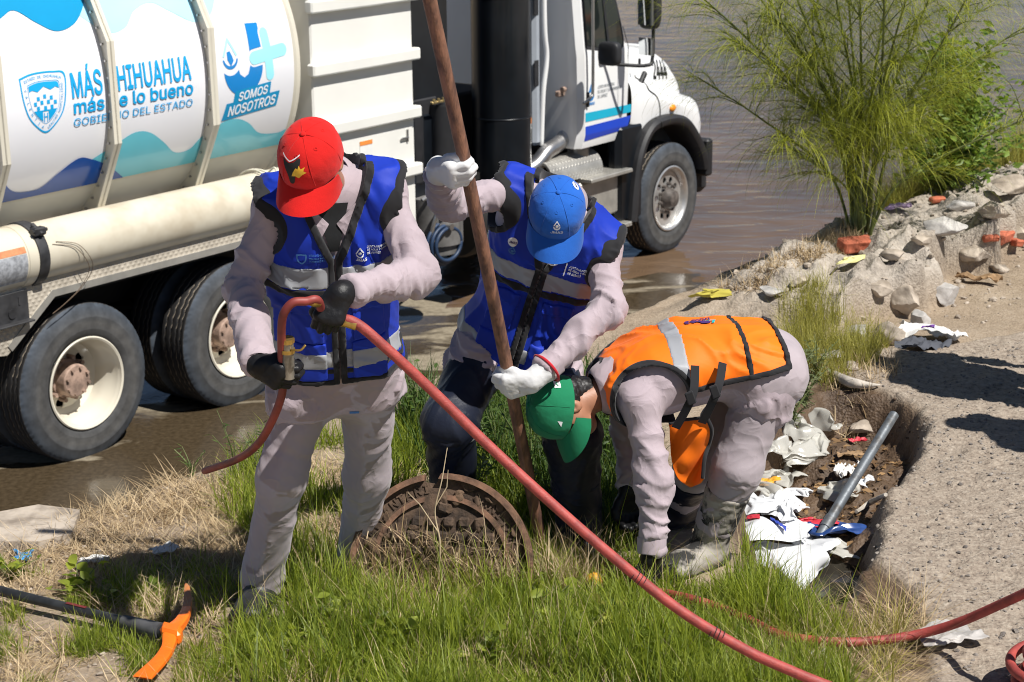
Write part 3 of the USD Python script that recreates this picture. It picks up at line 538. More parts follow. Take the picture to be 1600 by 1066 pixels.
# ---- cab body
def loft(rows): return grid_mesh(np.array(rows, float))
cabm = []
def cabsec(z, ins, af, ar=5.62): return [(ar, 1.2, z), (ar, ins + .05, z), (ar + .05, ins, z), (af - .12, ins, z), (af, ins + .10, z), (af + .10, .6, z), (af + .13, 1.2, z)]
rows = [cabsec(1.20, .03, 6.42), cabsec(1.32, .0, 6.45), cabsec(1.8, -.005, 6.48), cabsec(2.0, 0, 6.46), cabsec(2.08, .012, 6.42), cabsec(2.5, .05, 6.2), cabsec(2.9, .10, 6.02), cabsec(3.05, .2, 5.95), cabsec(3.08, .6, 5.8)]
cb = grid_mesh(np.array(rows)); cb2 = cb.copy(); cb2.vertices[:, 1] = 2.4 - cb2.vertices[:, 1]; cb2.invert()
if cb.face_normals[(np.abs(cb.triangles_center[:, 1]) < .05)][:, 1].mean() > 0: cb.invert(); cb2.invert()
cabp = obj('cab', cat(cb, cb2, bx((5.66, 1.2, 2.1), (.05, 2.1, 1.7))), M['white'], truck, smooth=35)
def side_y(z): return float(np.interp(z, [1.2, 1.32, 1.8, 2.0, 2.08, 2.5, 2.9], [.03, 0, -.005, 0, .012, .05, .10]))
def on_side(m, off=.004): v = m.vertices.copy(); m.vertices = np.column_stack([v[:, 0], [side_y(z) - off for z in v[:, 1]] - v[:, 2], v[:, 1]]); return m
def side_film(name, poly, mt, off, parent): 
    m = on_side(flat(poly, .06), off)
    if m.face_normals[:, 1].sum() > 0: m.invert()
    return obj(name, m, mt, parent, smooth=True)
side_film('turquoise_stripe', Polygon([(5.68, 1.435), (6.44, 1.43), (6.45, 1.50), (5.68, 1.515)]), M['stripe_t'], .003, cabp); side_film('blue_stripe', Polygon([(5.68, 1.265), (6.34, 1.285), (6.40, 1.40), (5.68, 1.395)]), M['stripe_b'], .003, cabp)
wpoly = Polygon(spline([(5.72, 2.09), (6.10, 2.03), (6.24, 2.04), (6.262, 2.12), (6.18, 2.45), (6.04, 2.78), (5.72, 2.80)], 4)).buffer(0)
side_film('window_seal', wpoly.buffer(.03), M['blackmatt'], .004, cabp); side_film('side_window', wpoly, mat('dark_tinted_window', (.012, .016, .015), .04, .1, spec=.8), .008, cabp)
obj('quarter_pillar', on_side(extr(Polygon([(6.02, 2.04), (6.05, 2.04), (6.0, 2.8), (5.97, 2.8)]), .006), .012), M['blackmatt'], cabp)
obj('door_seam', cat(*[tube([(a0, side_y(z0) - .001, z0), (a1, side_y(z1) - .001, z1)], .004, 5) for a0, z0, a1, z1 in [(6.36, 1.3, 6.36, 2.02), (6.36, 2.02, 6.30, 2.2)]]), M['blackmatt'], cabp)
dm = on_side(flat(Point(5.76, 1.66).buffer(.05).intersection(sbox(5.6, 1.5, 5.9, 1.66)).union(Polygon([(5.715, 1.67), (5.76, 1.76), (5.805, 1.67)])).difference(Point(5.76, 1.66).buffer(.03)), .03), .004)
obj('door_emblem', dm, M['jblue'], cabp)
for k_, s_ in enumerate(('JUNTA MUNICIPAL', 'DE AGUA Y SANEAMIENTO', 'DE JUÁREZ')):
    t = text(s_, .026, .8, .0008); t.apply_translation((5.86, 1.705 - .042 * k_, 0)); obj('door_lettering', on_side(t, .004), mat('grey_print', (.18, .2, .22), .5) if k_ == 0 else '/World/Looks/grey_print', cabp)
t = text('JMAS', .024, 1, .0008, True); t.apply_translation((5.725, 1.575, 0)); obj('door_lettering', on_side(t, .004), M['jblue'], cabp)
obj('door_handle', cat(bx((5.70, -.012, 1.63), (.025, .03, .13), .006)), M['blackmatt'], cabp)
obj('grab_rail', tube(spline([(5.70, .0, 3.0), (5.70, -.06, 2.9), (5.70, -.065, 2.4), (5.70, -.065, 1.75), (5.68, -.06, 1.66), (5.62, -.02, 1.60)], 6), .014, 10), M['steel'], truck, smooth=True)
# interior hint seen through the windscreen side: seat and wheel are hidden by the tinted pane
obj('windscreen', grid_mesh(np.array([[(6.462, .16 + k * .26, 2.10) if r == 0 else (6.09, .2 + k * .25, 2.88) for k in range(9)] for r in range(2)])), '/World/Looks/dark_tinted_window', cabp)
# ---- hood and wings
def wingsec(a, zb, zf, zh, lo=0.0, hs=.16):
    ho = hs
    return [(a, lo + .02, zb), (a, lo, zb + .05), (a, lo - .012, (zb + zf) / 2), (a, lo + .0, zf - .10), (a, lo + .035, zf - .03), (a, ho - .035, zf + .004), (a, ho + .005, zf + .03), (a, ho + .02, (zf + zh) / 2), (a, ho + .05, zh - .10), (a, ho + .13, zh - .025), (a, .62, zh + .015), (a, .92, zh + .03), (a, 1.2, zh + .035)]
st_ = [(6.40, 1.30, 1.74, 2.02, .0, .10), (6.55, 1.22, 1.70, 2.00, .0, .13), (6.75, 1.26, 1.66, 1.975, .0, .16), (7.0, 1.28, 1.585, 1.935, .0, .18), (7.25, 1.22, 1.51, 1.88, .0, .20), (7.42, 1.12, 1.465, 1.81, .005, .215), (7.55, 1.02, 1.43, 1.72, .015, .225), (7.64, .98, 1.37, 1.60, .03, .24), (7.71, .96, 1.28, 1.45, .06, .27), (7.75, .95, 1.17, 1.28, .11, .31), (7.765, .94, 1.05, 1.10, .18, .36)]
hm = grid_mesh(np.array([wingsec(*s) for s in st_])); hm2 = hm.copy(); hm2.vertices[:, 1] = 2.4 - hm2.vertices[:, 1]; hm2.invert()
if hm.face_normals[:, 2].sum() < 0: hm.invert(); hm2.invert()
def resample(G, n=5):
    G = np.array([spline(r, n) for r in G]); return np.array([spline(G[:, j], n) for j in range(G.shape[1])]).transpose(1, 0, 2)
def subd(m, n=2):
    m = grid_mesh(resample(m.vertices.reshape(len(st_), -1, 3), 3 * n)); 
    if m.face_normals[:, 2].sum() < 0: m.invert()
    return m
def flip_y(m): m = m.copy(); m.vertices[:, 1] = 2.4 - m.vertices[:, 1]; m.invert(); return m
hood = obj('hood', cat(subd(hm), flip_y(subd(hm)), bx((7.70, 1.2, .98), (.14, 2.0, .3), .05), bx((7.72, 1.2, 1.45), (.05, 1.2, .8), .02)), M['white'], truck, smooth=50)
def hood_pt(a, z):                                                   # nearest hood vertex seen from the side, for decals
    v = hm_v; d = (v[:, 0] - a) ** 2 + (v[:, 2] - z) ** 2; i = np.argsort(d)[:3]; return v[i, 1].min()
hm_v = subd(hm, 3).vertices
hm_v = hm_v[hm_v[:, 1] < .4]
def on_hood(m, off=.004): v = m.vertices; m.vertices = np.column_stack([v[:, 0], [hood_pt(a, z) - off for a, z in v[:, :2]], v[:, 1]]); return m
num = text('2444', .17, .50, .001, True); num.apply_translation((7.08, 1.635, 0)); num.vertices[:, 1] -= .12 * (num.vertices[:, 0] - 7.08)
obj('fleet_number', on_hood(num), M['blackmatt'], hood)
obj('hood_seam', tube([(a, hood_pt(a, z) - .001, z) for a, z in spline([(6.72, 1.71), (6.70, 1.60), (6.82, 1.52), (6.88, 1.40), (6.90, 1.28)], 6)], .006, 6), M['blackmatt'], hood, smooth=True)
obj('hood_latch', cat(bx((6.68, .06, 1.68), (.05, .04, .17), .01, rotm(.7, (0, 1, 0)))), M['blackmatt'], hood); obj('cowl_clip', bx((6.62, .05, 1.84), (.02, .02, .08), .003), M['blackmatt'], hood)
am = trimesh.creation.icosphere(3, 1.0); am.apply_scale((.05, .022, .034)); am.apply_translation((7.10, -.012, 1.375)); obj('marker_lamp', am, M['amber'], hood, smooth=True)
# black wheel arch flare, fairing and mud flap
fl_pts = spline([(6.36, .44), (6.40, .75), (6.47, 1.02), (6.60, 1.21), (6.78, 1.295), (7.10, 1.295), (7.32, 1.22), (7.50, 1.06), (7.62, .90), (7.68, .74)], 6)
FP_ = []
for i, (a, z) in enumerate(fl_pts):
    t = unit(fl_pts[min(i + 1, len(fl_pts) - 1)] - fl_pts[max(i - 1, 0)]); nn = V(-t[1], t[0])
    FP_.append([(a + nn[0] * o, y, z + nn[1] * o) for y, o in ((.22, -.075), (.0, -.075), (-.065, -.065), (-.085, -.04), (-.085, -.005), (-.06, .022), (.0, .028), (.05, .022))])
fr = grid_mesh(np.array(FP_)); fr.fix_normals()
if fr.face_normals[np.argmin(fr.triangles_center[:, 1])][1] > 0: fr.invert()
obj('arch_flare', fr, M['blackmatt'], truck, smooth=40)
obj('flare_joint', tube([(6.785, -.02, 1.325), (6.79, -.088, 1.29), (6.80, -.088, 1.245)], .007, 6), M['dark'], truck)
obj('wheel_fairing', cat(bx((6.40, .06, .88), (.42, .16, .92), .05), bx((6.60, .3, .9), (.05, .5, .9), .02)), M['black'], truck)
obj('wheel_well', cat(bx((7.05, .75, 1.2), (1.2, .7, .05)), bx((7.05, 1.1, .9), (1.1, .05, .6))), M['dark'], truck)
obj('mud_flap', bx((7.73, .14, .82), (.10, .40, .36), .02), M['blackmatt'], truck); obj('bumper', bx((7.82, 1.2, .62), (.16, 2.3, .34), .06), M['blackmatt'], truck)
# step box and battery cover of tread plate
step = obj('step_box', cat(bx((5.93, .18, .72), (.62, .34, .36), .02)), M['aluplate'], truck)
obj('step_tread', bx((5.98, .06, .925), (.66, .30, .035), .006), M['aluplate'], step); obj('step_tread', bx((6.12, .02, .44), (.34, .24, .04), .006), M['aluplate'], step)
cov = [(5.30, .42, 1.0), (5.30, .30, 1.10), (5.30, .16, 1.115), (5.30, .08, 1.05), (5.30, .05, .94)]
cv = np.array([[(a, y, z) for y, z in [(p[1], p[2]) for p in spline(cov, 4)]] for a in np.linspace(5.25, 6.02, 3)]); cvm = thick(cv, .02); cvm.fix_normals(); obj('battery_cover', cvm, M['aluplate'], step, smooth=40)
obj('fuel_tank', cat(lathe([(0, 4.35), (.27, 4.36), (.29, 4.4), (.29, 5.3), (.27, 5.34), (0, 5.35)], 40, 'z').apply_transform(np.array([[0, 0, 1, 0], [1, 0, 0, .42], [0, 1, 0, .72], [0, 0, 0, 1.]]))), M['dark'], truck, smooth=30)
# mirrors
mir = obj('mirror_arm', cat(tube(spline([(5.95, .0, 1.93), (6.05, -.12, 1.90), (6.20, -.30, 1.89), (6.25, -.32, 1.95), (6.26, -.32, 2.2), (6.26, -.32, 2.9)], 6), .016, 10), bx((5.93, -.01, 1.95), (.10, .05, .07), .015)), M['blackmatt'], truck, smooth=40)
hmir = trimesh.creation.icosphere(3, 1.0); v_ = hmir.vertices; hmir.vertices = np.sign(v_) * np.abs(v_) ** .5; hmir.apply_scale((.055, .105, .22)); hmir.apply_translation((6.23, -.30, 2.42)); h2 = hmir.copy(); h2.apply_translation((0, 0, -2.42)); h2.apply_scale((.9, 1, .46)); h2.apply_translation((-.0, 0, 2.055))
obj('mirror_shell', hmir, M['blackmatt'], mir, smooth=50); obj('mirror_shell', h2, M['blackmatt'], mir, smooth=50)
obj('mirror_glass', bx((6.172, -.30, 2.42), (.004, .165, .36), .0), M['mirror'], mir); obj('mirror_glass', bx((6.178, -.30, 2.055), (.004, .15, .15), .0), M['mirror'], mir)
# ------------------------------------------------------------------ people: bodies and clothes from distance fields
f32 = np.float32
def rc(a, b, r1, r2=None):
    a, b = np.asarray(a, f32), np.asarray(b, f32); r2 = r1 if r2 is None else r2; ba = b - a; L = float(ba @ ba) + 1e-12
    def d(p):
        q = p - a; t = np.clip(q @ ba / L, 0, 1); w = q - t[:, None] * ba
        return np.sqrt(np.einsum('ij,ij->i', w, w)) - (r1 + (r2 - r1) * t)
    return d
def ell(c, R, F):                                                    # ellipsoid, axes are the rows of F
    c, R, F = np.asarray(c, f32), np.asarray(R, f32), np.asarray(F, f32)
    def d(p):
        q = (p - c) @ F.T; k0 = np.linalg.norm(q / R, axis=1); k1 = np.linalg.norm(q / (R * R), axis=1); return k0 * (k0 - 1) / np.maximum(k1, 1e-6)
    return d
def uni(ds, k=0.0):
    def d(p):
        o = ds[0](p)
        for g in ds[1:]:
            e = g(p)
            if k > 0: h = np.maximum(k - np.abs(o - e), 0) / k; o = np.minimum(o, e) - h * h * k * .25
            else: o = np.minimum(o, e)
        return o
    return d
def off(d, r): return lambda p: d(p) - r
def inter(*ds): return lambda p: np.maximum.reduce([g(p) for g in ds])
def minus(d, e): return lambda p: np.maximum(d(p), -e(p))
def half(o, n):                                                      # keeps the side behind n
    o, n = np.asarray(o, f32), np.asarray(unit(n), f32); return lambda p: (p - o) @ n
def nets(d, lo, hi, h, smooth=1):
    lo, hi = np.asarray(lo, float) - 2 * h, np.asarray(hi, float) + 2 * h
    B = 4; n = (np.ceil((hi - lo) / (h * B)).astype(int)) * B + 1; ax = [lo[i] + h * np.arange(n[i]) for i in range(3)]
    cx = [a[::B] for a in ax]; cc = np.stack(np.meshgrid(*cx, indexing='ij'), -1); cd = d(cc.reshape(-1, 3).astype(f32)).reshape(cc.shape[:3])
    near = np.abs(cd) < h * B * 2.2
    g = np.repeat(np.repeat(np.repeat(cd, B, 0), B, 1), B, 2); m = np.repeat(np.repeat(np.repeat(near, B, 0), B, 1), B, 2)
    # a fine point takes the block that starts at the coarse point below it
    g = g[:n[0], :n[1], :n[2]].astype(f32); m = m[:n[0], :n[1], :n[2]]
    idx = np.argwhere(m); g[m] = d((lo + h * idx).astype(f32))
    s = g < 0
    c = np.zeros(tuple(n - 1), np.int8)
    for i, j, k in np.ndindex(2, 2, 2): c += s[i:n[0] - 1 + i, j:n[1] - 1 + j, k:n[2] - 1 + k]
    act = (c > 0) & (c < 8); ids = -np.ones(act.shape, int); cells = np.argwhere(act); ids[act] = np.arange(len(cells))
    acc = np.zeros((len(cells), 3)); cnt = np.zeros(len(cells))
    E = [((i, j, k), a) for a in range(3) for i, j, k in np.ndindex(2, 2, 2) if (i, j, k)[a] == 0]
    for o, a in E:
        p0 = cells + o; p1 = p0.copy(); p1[:, a] += 1; d0 = g[tuple(p0.T)]; d1 = g[tuple(p1.T)]; x = (d0 < 0) != (d1 < 0)
        t = np.where(x, d0 / np.where(x, d0 - d1, 1), 0); pt = np.asarray(o, float)[None] + np.zeros((len(cells), 3)); pt[:, a] += t; acc[x] += pt[x]; cnt[x] += 1
    v = lo + h * (cells + acc / np.maximum(cnt, 1)[:, None]); F = []
    for a in range(3):
        b, e = (a + 1) % 3, (a + 2) % 3; sl0 = [slice(1, -1)] * 3; sl0[a] = slice(0, n[a] - 1); sl1 = list(sl0); sl1[a] = slice(1, n[a])
        A, Bq = s[tuple(sl0)], s[tuple(sl1)]; x = np.argwhere(A != Bq); off_ = np.ones(3, int); off_[a] = 0; x = x + off_
        if not len(x): continue
        q = []
        for db, de in ((-1, -1), (0, -1), (0, 0), (-1, 0)):
            y = x.copy(); y[:, b] += db; y[:, e] += de; q.append(ids[tuple(y.T)])
        q = np.stack(q, 1); fl = s[tuple(x.T)]; q[~fl] = q[~fl][:, ::-1]; F.append(q)
    F = np.vstack(F); F = F[(F >= 0).all(1)]
    mesh = trimesh.Trimesh(v, np.vstack([F[:, [0, 1, 2]], F[:, [0, 2, 3]]]), process=False)
    return relax(mesh, smooth)
def relax(m, it=1, lam=.5):
    if it <= 0: return m
    e = m.edges_unique; n = len(m.vertices); A = sparse.coo_matrix((np.ones(2 * len(e)), (np.r_[e[:, 0], e[:, 1]], np.r_[e[:, 1], e[:, 0]])), (n, n)).tocsr()
    dg = np.maximum(np.asarray(A.sum(1)).ravel(), 1); v = m.vertices.copy()
    for _ in range(it):
        for l in (lam, -lam * 1.04): v = v + l * ((A @ v) / dg[:, None] - v)
    m.vertices = v; return m
def bounds(pts, r): p = np.array(pts, float); return p.min(0) - r, p.max(0) + r
def vnorm(m): return np.array(meshkit.arrays(m, True)[2])
def folds(m, bones, amp=.006, along=16.0, around=5.0, seed=0, joints=(), base=.35, reach=.11, crease=None, calm=None):
    """Cloth folds: broken, slanting ridges across the limbs, deeper near the joints; crease: ironed front line of a trouser leg."""
    v = m.vertices; best = np.full(len(v), 1e9); sv = np.zeros(len(v)); sx = np.zeros(len(v)); cr = np.zeros(len(v)); last, cum = None, 0.0
    for i, (a, b) in enumerate(bones):
        a, b = np.asarray(a, float), np.asarray(b, float); L = np.linalg.norm(b - a); t = (b - a) / L; cum = cum if last is not None and np.allclose(last, a) else 3.7 * i
        w = v - a; s = np.clip(w @ t, 0, L); d = np.linalg.norm(w - s[:, None] * t, axis=1); k = d < best; best[k] = d[k]; sv[k] = (cum + s)[k]; sx[k] = (w @ unit(np.cross(t, V(.25, .9, .35))))[k]; cum += L; last = b
        if crease is not None:
            f_ = unit(crease - t * (crease @ t)); g_ = np.cross(t, f_); th = np.arctan2(w @ g_, w @ f_); cr[k] = np.exp(-(th / .20) ** 2)[k]
    sl_ = np.clip((meshkit.noise(v * 3.2, seed + 17) - .5) * 3.4, -1, 1); ph_ = (sv + 1.1 * sl_ * sx) * along * .62
    q = v * around + V(.55, .25, .8) * ph_[:, None]; q = q + ((meshkit.noise(v * 6.0, seed + 31) - .5) * 1.1)[:, None]
    wt = np.full(len(v), base)
    for j, wj in joints: wt = np.maximum(wt, wj * np.exp(-(np.linalg.norm(v - np.asarray(j), axis=1) / reach) ** 2))
    if calm is not None: wt = wt * calm(v)
    n1 = meshkit.noise(q, seed); r = (1 - np.abs(2 * n1 - 1)) ** 3.0; n2 = meshkit.noise(q * V(1.6, 1.6, 1.6) + 5, seed + 2); r2 = (1 - np.abs(2 * n2 - 1)) ** 3
    big = meshkit.noise(v * 9.0, seed + 5) - .5
    m.vertices = v + vnorm(m) * ((r - .28) * amp * wt + (r2 - .28) * amp * .5 * wt + big * amp * .6 * wt + cr * .006)[:, None]
    return m
def drape(m, o, ex, ey, n, target, off_=.003):                       # flat mesh (x, y, h) laid onto a garment, pushed along n
    tv = np.asarray(target.vertices); tn = vnorm(target); s = (tn @ n) > .05; tv = tv[s]
    T = np.column_stack([(tv - o) @ ex, (tv - o) @ ey]); D = (tv - o) @ n; kd = cKDTree(T); v = m.vertices
    dist, ix = kd.query(v[:, :2], k=8); dd = D[ix]; top = dd.max(1, keepdims=True); w = np.where(dd > top - .03, 1 / (dist + .003), 0); z = (dd * w).sum(1) / w.sum(1)
    out = m.copy(); out.vertices = o + v[:, :1] * ex + v[:, 1:2] * ey + (z + off_ + v[:, 2])[:, None] * n
    return out
# ---- cloth and skin looks
def cloth(name, col, rough=.85, weave=900.0, var=.06, sheen=.15, bump=.25, scale=3.0, wrinkle=0.0):
    return usdkit.material(stage, f'/World/Looks/{name}', {
        't': ('texture_coordinate', {}), 'n': ('noise_texture', {'scale': scale, 'detail': 5, 'roughness': .6}), 'r': ('rgb_ramp', {'ramp': [(.3, tuple(V(*col) * (1 - var * 1.6))), (.7, tuple(np.minimum(V(*col) * (1 + var), .95)))]}),
        'w': ('noise_texture', {'scale': weave, 'detail': 1}), 'w2': ('noise_texture', {'scale': 45.0, 'detail': 3} if not wrinkle else {'scale': 9.5, 'detail': 2, 'type': 'ridged_multifractal', 'distortion': .8, 'offset': .9, 'gain': 1.5}), 'ad': ('math', {'math_type': 'multiply_add', 'value2': .10 if wrinkle else .35}),
        'b': ('bump', {'strength': wrinkle or bump, 'distance': .010 if wrinkle else .003}), 'p': ('principled_bsdf', {'roughness': rough, 'specular_ior_level': .25, 'sheen_weight': sheen, 'sheen_roughness': .5})},
        [('t.object', 'n.vector'), ('n.fac', 'r.fac'), ('r.color', 'p.base_color'), ('t.object', 'w.vector'), ('t.object', 'w2.vector'), ('w.fac', 'ad.value1'), ('w2.fac', 'ad.value3'), ('ad.value', 'b.height'), ('b.normal', 'p.normal')], surface='p.BSDF')
K = {}
K['shirt'] = cloth('pale_work_shirt', (.385, .318, .345), var=.08, wrinkle=.38); K['trousers'] = cloth('pale_work_trousers', (.36, .31, .33), var=.10, wrinkle=.28); K['blue'] = cloth('blue_vest_cloth', (.006, .030, .36), .6, bump=.2, sheen=.05)
K['orange'] = cloth('orange_vest_cloth', (.90, .17, .004), .6, bump=.2, sheen=.05); K['trim'] = cloth('black_binding', (.014, .014, .016), .8); K['reflect'] = cloth('silver_reflective_tape', (.30, .31, .33), .42, 1400, .05, 0, .15)
K['red'] = cloth('red_cap_cloth', (.60, .010, .008), .9, 420, .10, .1, .5); K['royal'] = cloth('royal_blue_cap_cloth', (.012, .10, .43), .9, 420, .12, .1, .5); K['green'] = cloth('green_cap_cloth', (.008, .17, .075), .9, 420, .14, .1, .5)
K['glove'] = cloth('black_rubber_glove', (.010, .010, .011), .42, 500, .2, 0, .5); K['leather'] = cloth('pale_leather_glove', (.60, .60, .60), .7, 300, .08); K['navy'] = cloth('dark_navy_waterproof', (.012, .015, .027), .45, 300, .35, 0, .5)
K['boot'] = mat('muddy_black_boot', (.03, .03, .03), .5, .5, 9, col2=(.012, .012, .012)); K['mudboot'] = mat('mud_caked_boot', (.34, .31, .27), .8, .3, 11, col2=(.018, .017, .016), lo=.45, hi=.56, bump=.4)
K['skin'] = mat('tanned_skin', (.34, .16, .095), .5, .12, 12); K['hair'] = mat('black_hair', (.006, .005, .005), .5, .4, 60); K['eye'] = mat('eye_white', (.5, .48, .45), .2, .1)
K['white'] = mat('white_embroidery', (.75, .76, .78), .7, .05, 30); K['dimblue'] = mat('pale_blue_embroidery', (.05, .16, .40), .7, .1); K['gold'] = mat('gold_embroidery', (.72, .42, .03), .5, .15, 30); K['blk'] = mat('black_embroidery', (.01, .01, .01), .7, .2)
K['redtrim'] = cloth('red_cuff', (.5, .02, .03)); K['black'] = cloth('black_undershirt', (.012, .013, .014), .9); K['yellow'] = cloth('yellow_tape', (.65, .42, .02)); K['denim'] = cloth('faded_grey_patch', (.085, .09, .10), .8)
K['purple'] = mat('purple_print', (.055, .02, .13), .6); K['teal'] = mat('teal_print', (.02, .38, .40), .6); K['redprint'] = mat('dark_red_print', (.13, .018, .015), .6); K['stone'] = cloth('dark_inner_collar', (.16, .09, .08), .6)

class Person:
    def __init__(s, label, J, bulge=None, group=None, girth=1.0):
        s.J = {k: np.asarray(v, float) for k, v in J.items()}; j = s.J
        s.P, s.S = (j['hipR'] + j['hipL']) / 2, (j['shR'] + j['shL']) / 2
        s.up = unit(s.S - s.P); s.xl = unit((unit(j['shL'] - j['shR']) + unit(j['hipL'] - j['hipR'])) / 2); s.xl = unit(s.xl - s.up * (s.xl @ s.up)); s.fr = np.cross(s.xl, s.up)
        s.H = np.linalg.norm(s.S - s.P); s.bulge = bulge
        base = (j['anR'] + j['anL']) / 2; s.base = V(base[0], base[1], min(j['anR'][2], j['anL'][2]) - .08)
        s.x = xform('person', loc=s.base); tag(s.x, label, 'person', group)
        j_sp = []
        for t, w, r, fo in ((-.06, .088, .100, 0), (.12, .085, .104, 0), (.38, .078, .096, .0), (.62, .088, .104, -.005), (.84, .098, .100, -.012), (1.0, .085, .075, -.02)):
            w, r = w * girth, r * (girth * .5 + .5); c = s.P + (s.S - s.P) * t + s.fr * fo
            if bulge is not None: c = c + np.asarray(bulge) * math.sin(math.pi * min(max(t, 0), 1))
            hx = unit(unit(j['hipL'] - j['hipR']) * (1 - t) + unit(j['shL'] - j['shR']) * t); j_sp.append((c, hx, w, r))
        s.torso = []
        for (c0, h0, w0, r0), (c1, h1, w1, r1) in zip(j_sp[:-1], j_sp[1:]):
            for g in (-1, 0, 1): s.torso.append(rc(c0 + g * w0 * h0, c1 + g * w1 * h1, r0 * (1 if g else 1.04), r1 * (1 if g else 1.04)))
        s.spine = [c for c, *_ in j_sp]
        top = s.spine[-1]
        s.shoulder = [rc(top + s.up * .0, j['shR'], .078, .066), rc(top, j['shL'], .078, .066), rc(s.spine[-2], j['shR'], .09, .062), rc(s.spine[-2], j['shL'], .09, .062)]
        s.torso_d = uni(s.torso, .04)
        s.core = uni(s.torso + s.shoulder, .045)
        s.box = bounds(list(j.values()) + s.spine, .22)
    def put(s, name, m, mt, parent=None, smooth=True):
        m = tm(m).copy(); m.vertices = m.vertices - s.base
        return obj(name, m, mt, parent or s.x, smooth=smooth)
    def arm(s, side, r=(.060, .047, .036)):
        j = s.J; return [rc(j['sh' + side], j['el' + side], r[0], r[1]), rc(j['el' + side], j['wr' + side], r[1], r[2])]
    def loc(s, p): q = np.asarray(p) - s.P; return q @ s.xl, q @ s.fr, q @ s.up
    def Lx(s): P, X = s.P.astype(f32), s.xl.astype(f32); return lambda p: (p - P) @ X
    def Lf(s): P, X = s.P.astype(f32), s.fr.astype(f32); return lambda p: (p - P) @ X
    def Lu(s): P, X = s.P.astype(f32), s.up.astype(f32); return lambda p: (p - P) @ X
    def body(s, head, hu, hf, bare=('R', 'L')):
        j = s.J; hu = unit(hu); hf = unit(hf - hu * (np.asarray(hf) @ hu)); hl = np.cross(hu, hf) * -1; hl = np.cross(hf, hu) * -1
        hl = np.cross(hu, hf); s.hc, s.hu, s.hf, s.hl = np.asarray(head, float), hu, hf, hl          # hl: the person's left
        F = np.array([hl, hf, hu]); at = lambda l, f, u: s.hc + hl * l + hf * f + hu * u
        face = uni([ell(at(0, -.008, .03), (.075, .095, .088), F), rc(at(0, .030, .005), at(0, .048, -.075), .062, .036), rc(at(.035, .03, -.02), at(.02, .055, -.075), .035, .026), rc(at(-.035, .03, -.02), at(-.02, .055, -.075), .035, .026), rc(at(-.035, .074, .03), at(.035, .074, .03), .012)], .03)
        face = minus(minus(face, ell(at(.032, .098, .012), (.016, .014, .011), F)), ell(at(-.032, .098, .012), (.016, .014, .011), F))
        face = uni([face, rc(at(0, .080, .012), at(0, .106, -.022), .009, .013), rc(at(-.013, .09, -.022), at(.013, .09, -.022), .010), rc(at(-.018, .085, -.047), at(.018, .085, -.047), .008), rc(at(-.016, .083, -.056), at(.016, .083, -.056), .008)], .010)
        ears = []
        for g in (-1, 1): ears.append(minus(ell(at(g * .079, -.012, .0), (.011, .022, .032), F), ell(at(g * .090, -.006, .006), (.009, .012, .017), F)))
        neck = rc(s.spine[-1] + s.up * .02, at(0, -.02, -.05), .060, .055)
        s.head_d = uni([face] + ears, .006)
        arms = sum([[rc(j['sh' + q], j['el' + q], .048, .038), rc(j['el' + q], j['wr' + q], .038, .026)] for q in 'RL'], [])
        legs = sum([[rc(j['hip' + q], j['kn' + q], .075, .052), rc(j['kn' + q], j['an' + q], .05, .036)] for q in 'RL'], [])
        inner = off(uni(s.torso + s.shoulder + arms + legs, .03), .012)
        d = uni([inner, neck, s.head_d], .02)
        lo, hi = s.box; lo = np.minimum(lo, s.hc - .16); hi = np.maximum(hi, s.hc + .16)
        lo2, hi2 = s.hc - .16, s.hc + .16
        inner_m = nets(lambda p: inner(p) + .016, lo, hi, .016, 1)                                    # what the clothes hide, coarse and kept within them
        hm_ = nets(inter(uni([neck, s.head_d], .02), half(at(0, 0, -.2), -hu)), lo2 - .04, hi2 + .04, .0055, 1)
        b = s.put('body', cat(inner_m, hm_), K['skin'])
        for g in (-1, 1):
            e = trimesh.creation.icosphere(2, .0115); e.apply_translation(at(g * .032, .081, .012)); s.put('eye', e, K['eye'], b)
            pu = trimesh.creation.icosphere(2, .006); pu.apply_translation(at(g * .032, .0875, .012)); s.put('pupil', pu, K['hair'], b)
            s.put('eyebrow', tube([at(g * .018, .088, .030), at(g * .034, .085, .033), at(g * .05, .072, .030)], [.003, .004, .002], 6), K['hair'], b)
        s.at = at; s.F = F
        return b
    def hair(s, low=-.055, front=.035):
        at, F = s.at, s.F
        h = inter(ell(at(0, -.012, .028), (.083, .099, .092), F), half(at(0, front, 0), s.hf), half(at(0, 0, low), -s.hu))
        h = minus(uni([h, inter(rc(at(0, -.07, .0), at(0, -.065, low), .05, .045), half(at(0, 0, low - .01), -s.hu))], .02), uni([rc(at(.09, .05, -.03), at(.075, .0, -.02), .04, .022), rc(at(-.09, .05, -.03), at(-.075, .0, -.02), .04, .022)]))
        m = nets(h, s.hc - .14, s.hc + .14, .005, 1); n_ = vnorm(m); m.vertices = m.vertices + n_ * ((meshkit.noise(m.vertices * V(160, 160, 60), 4) - .5) * .006)[:, None]
        s.put('hair', m, K['hair'])
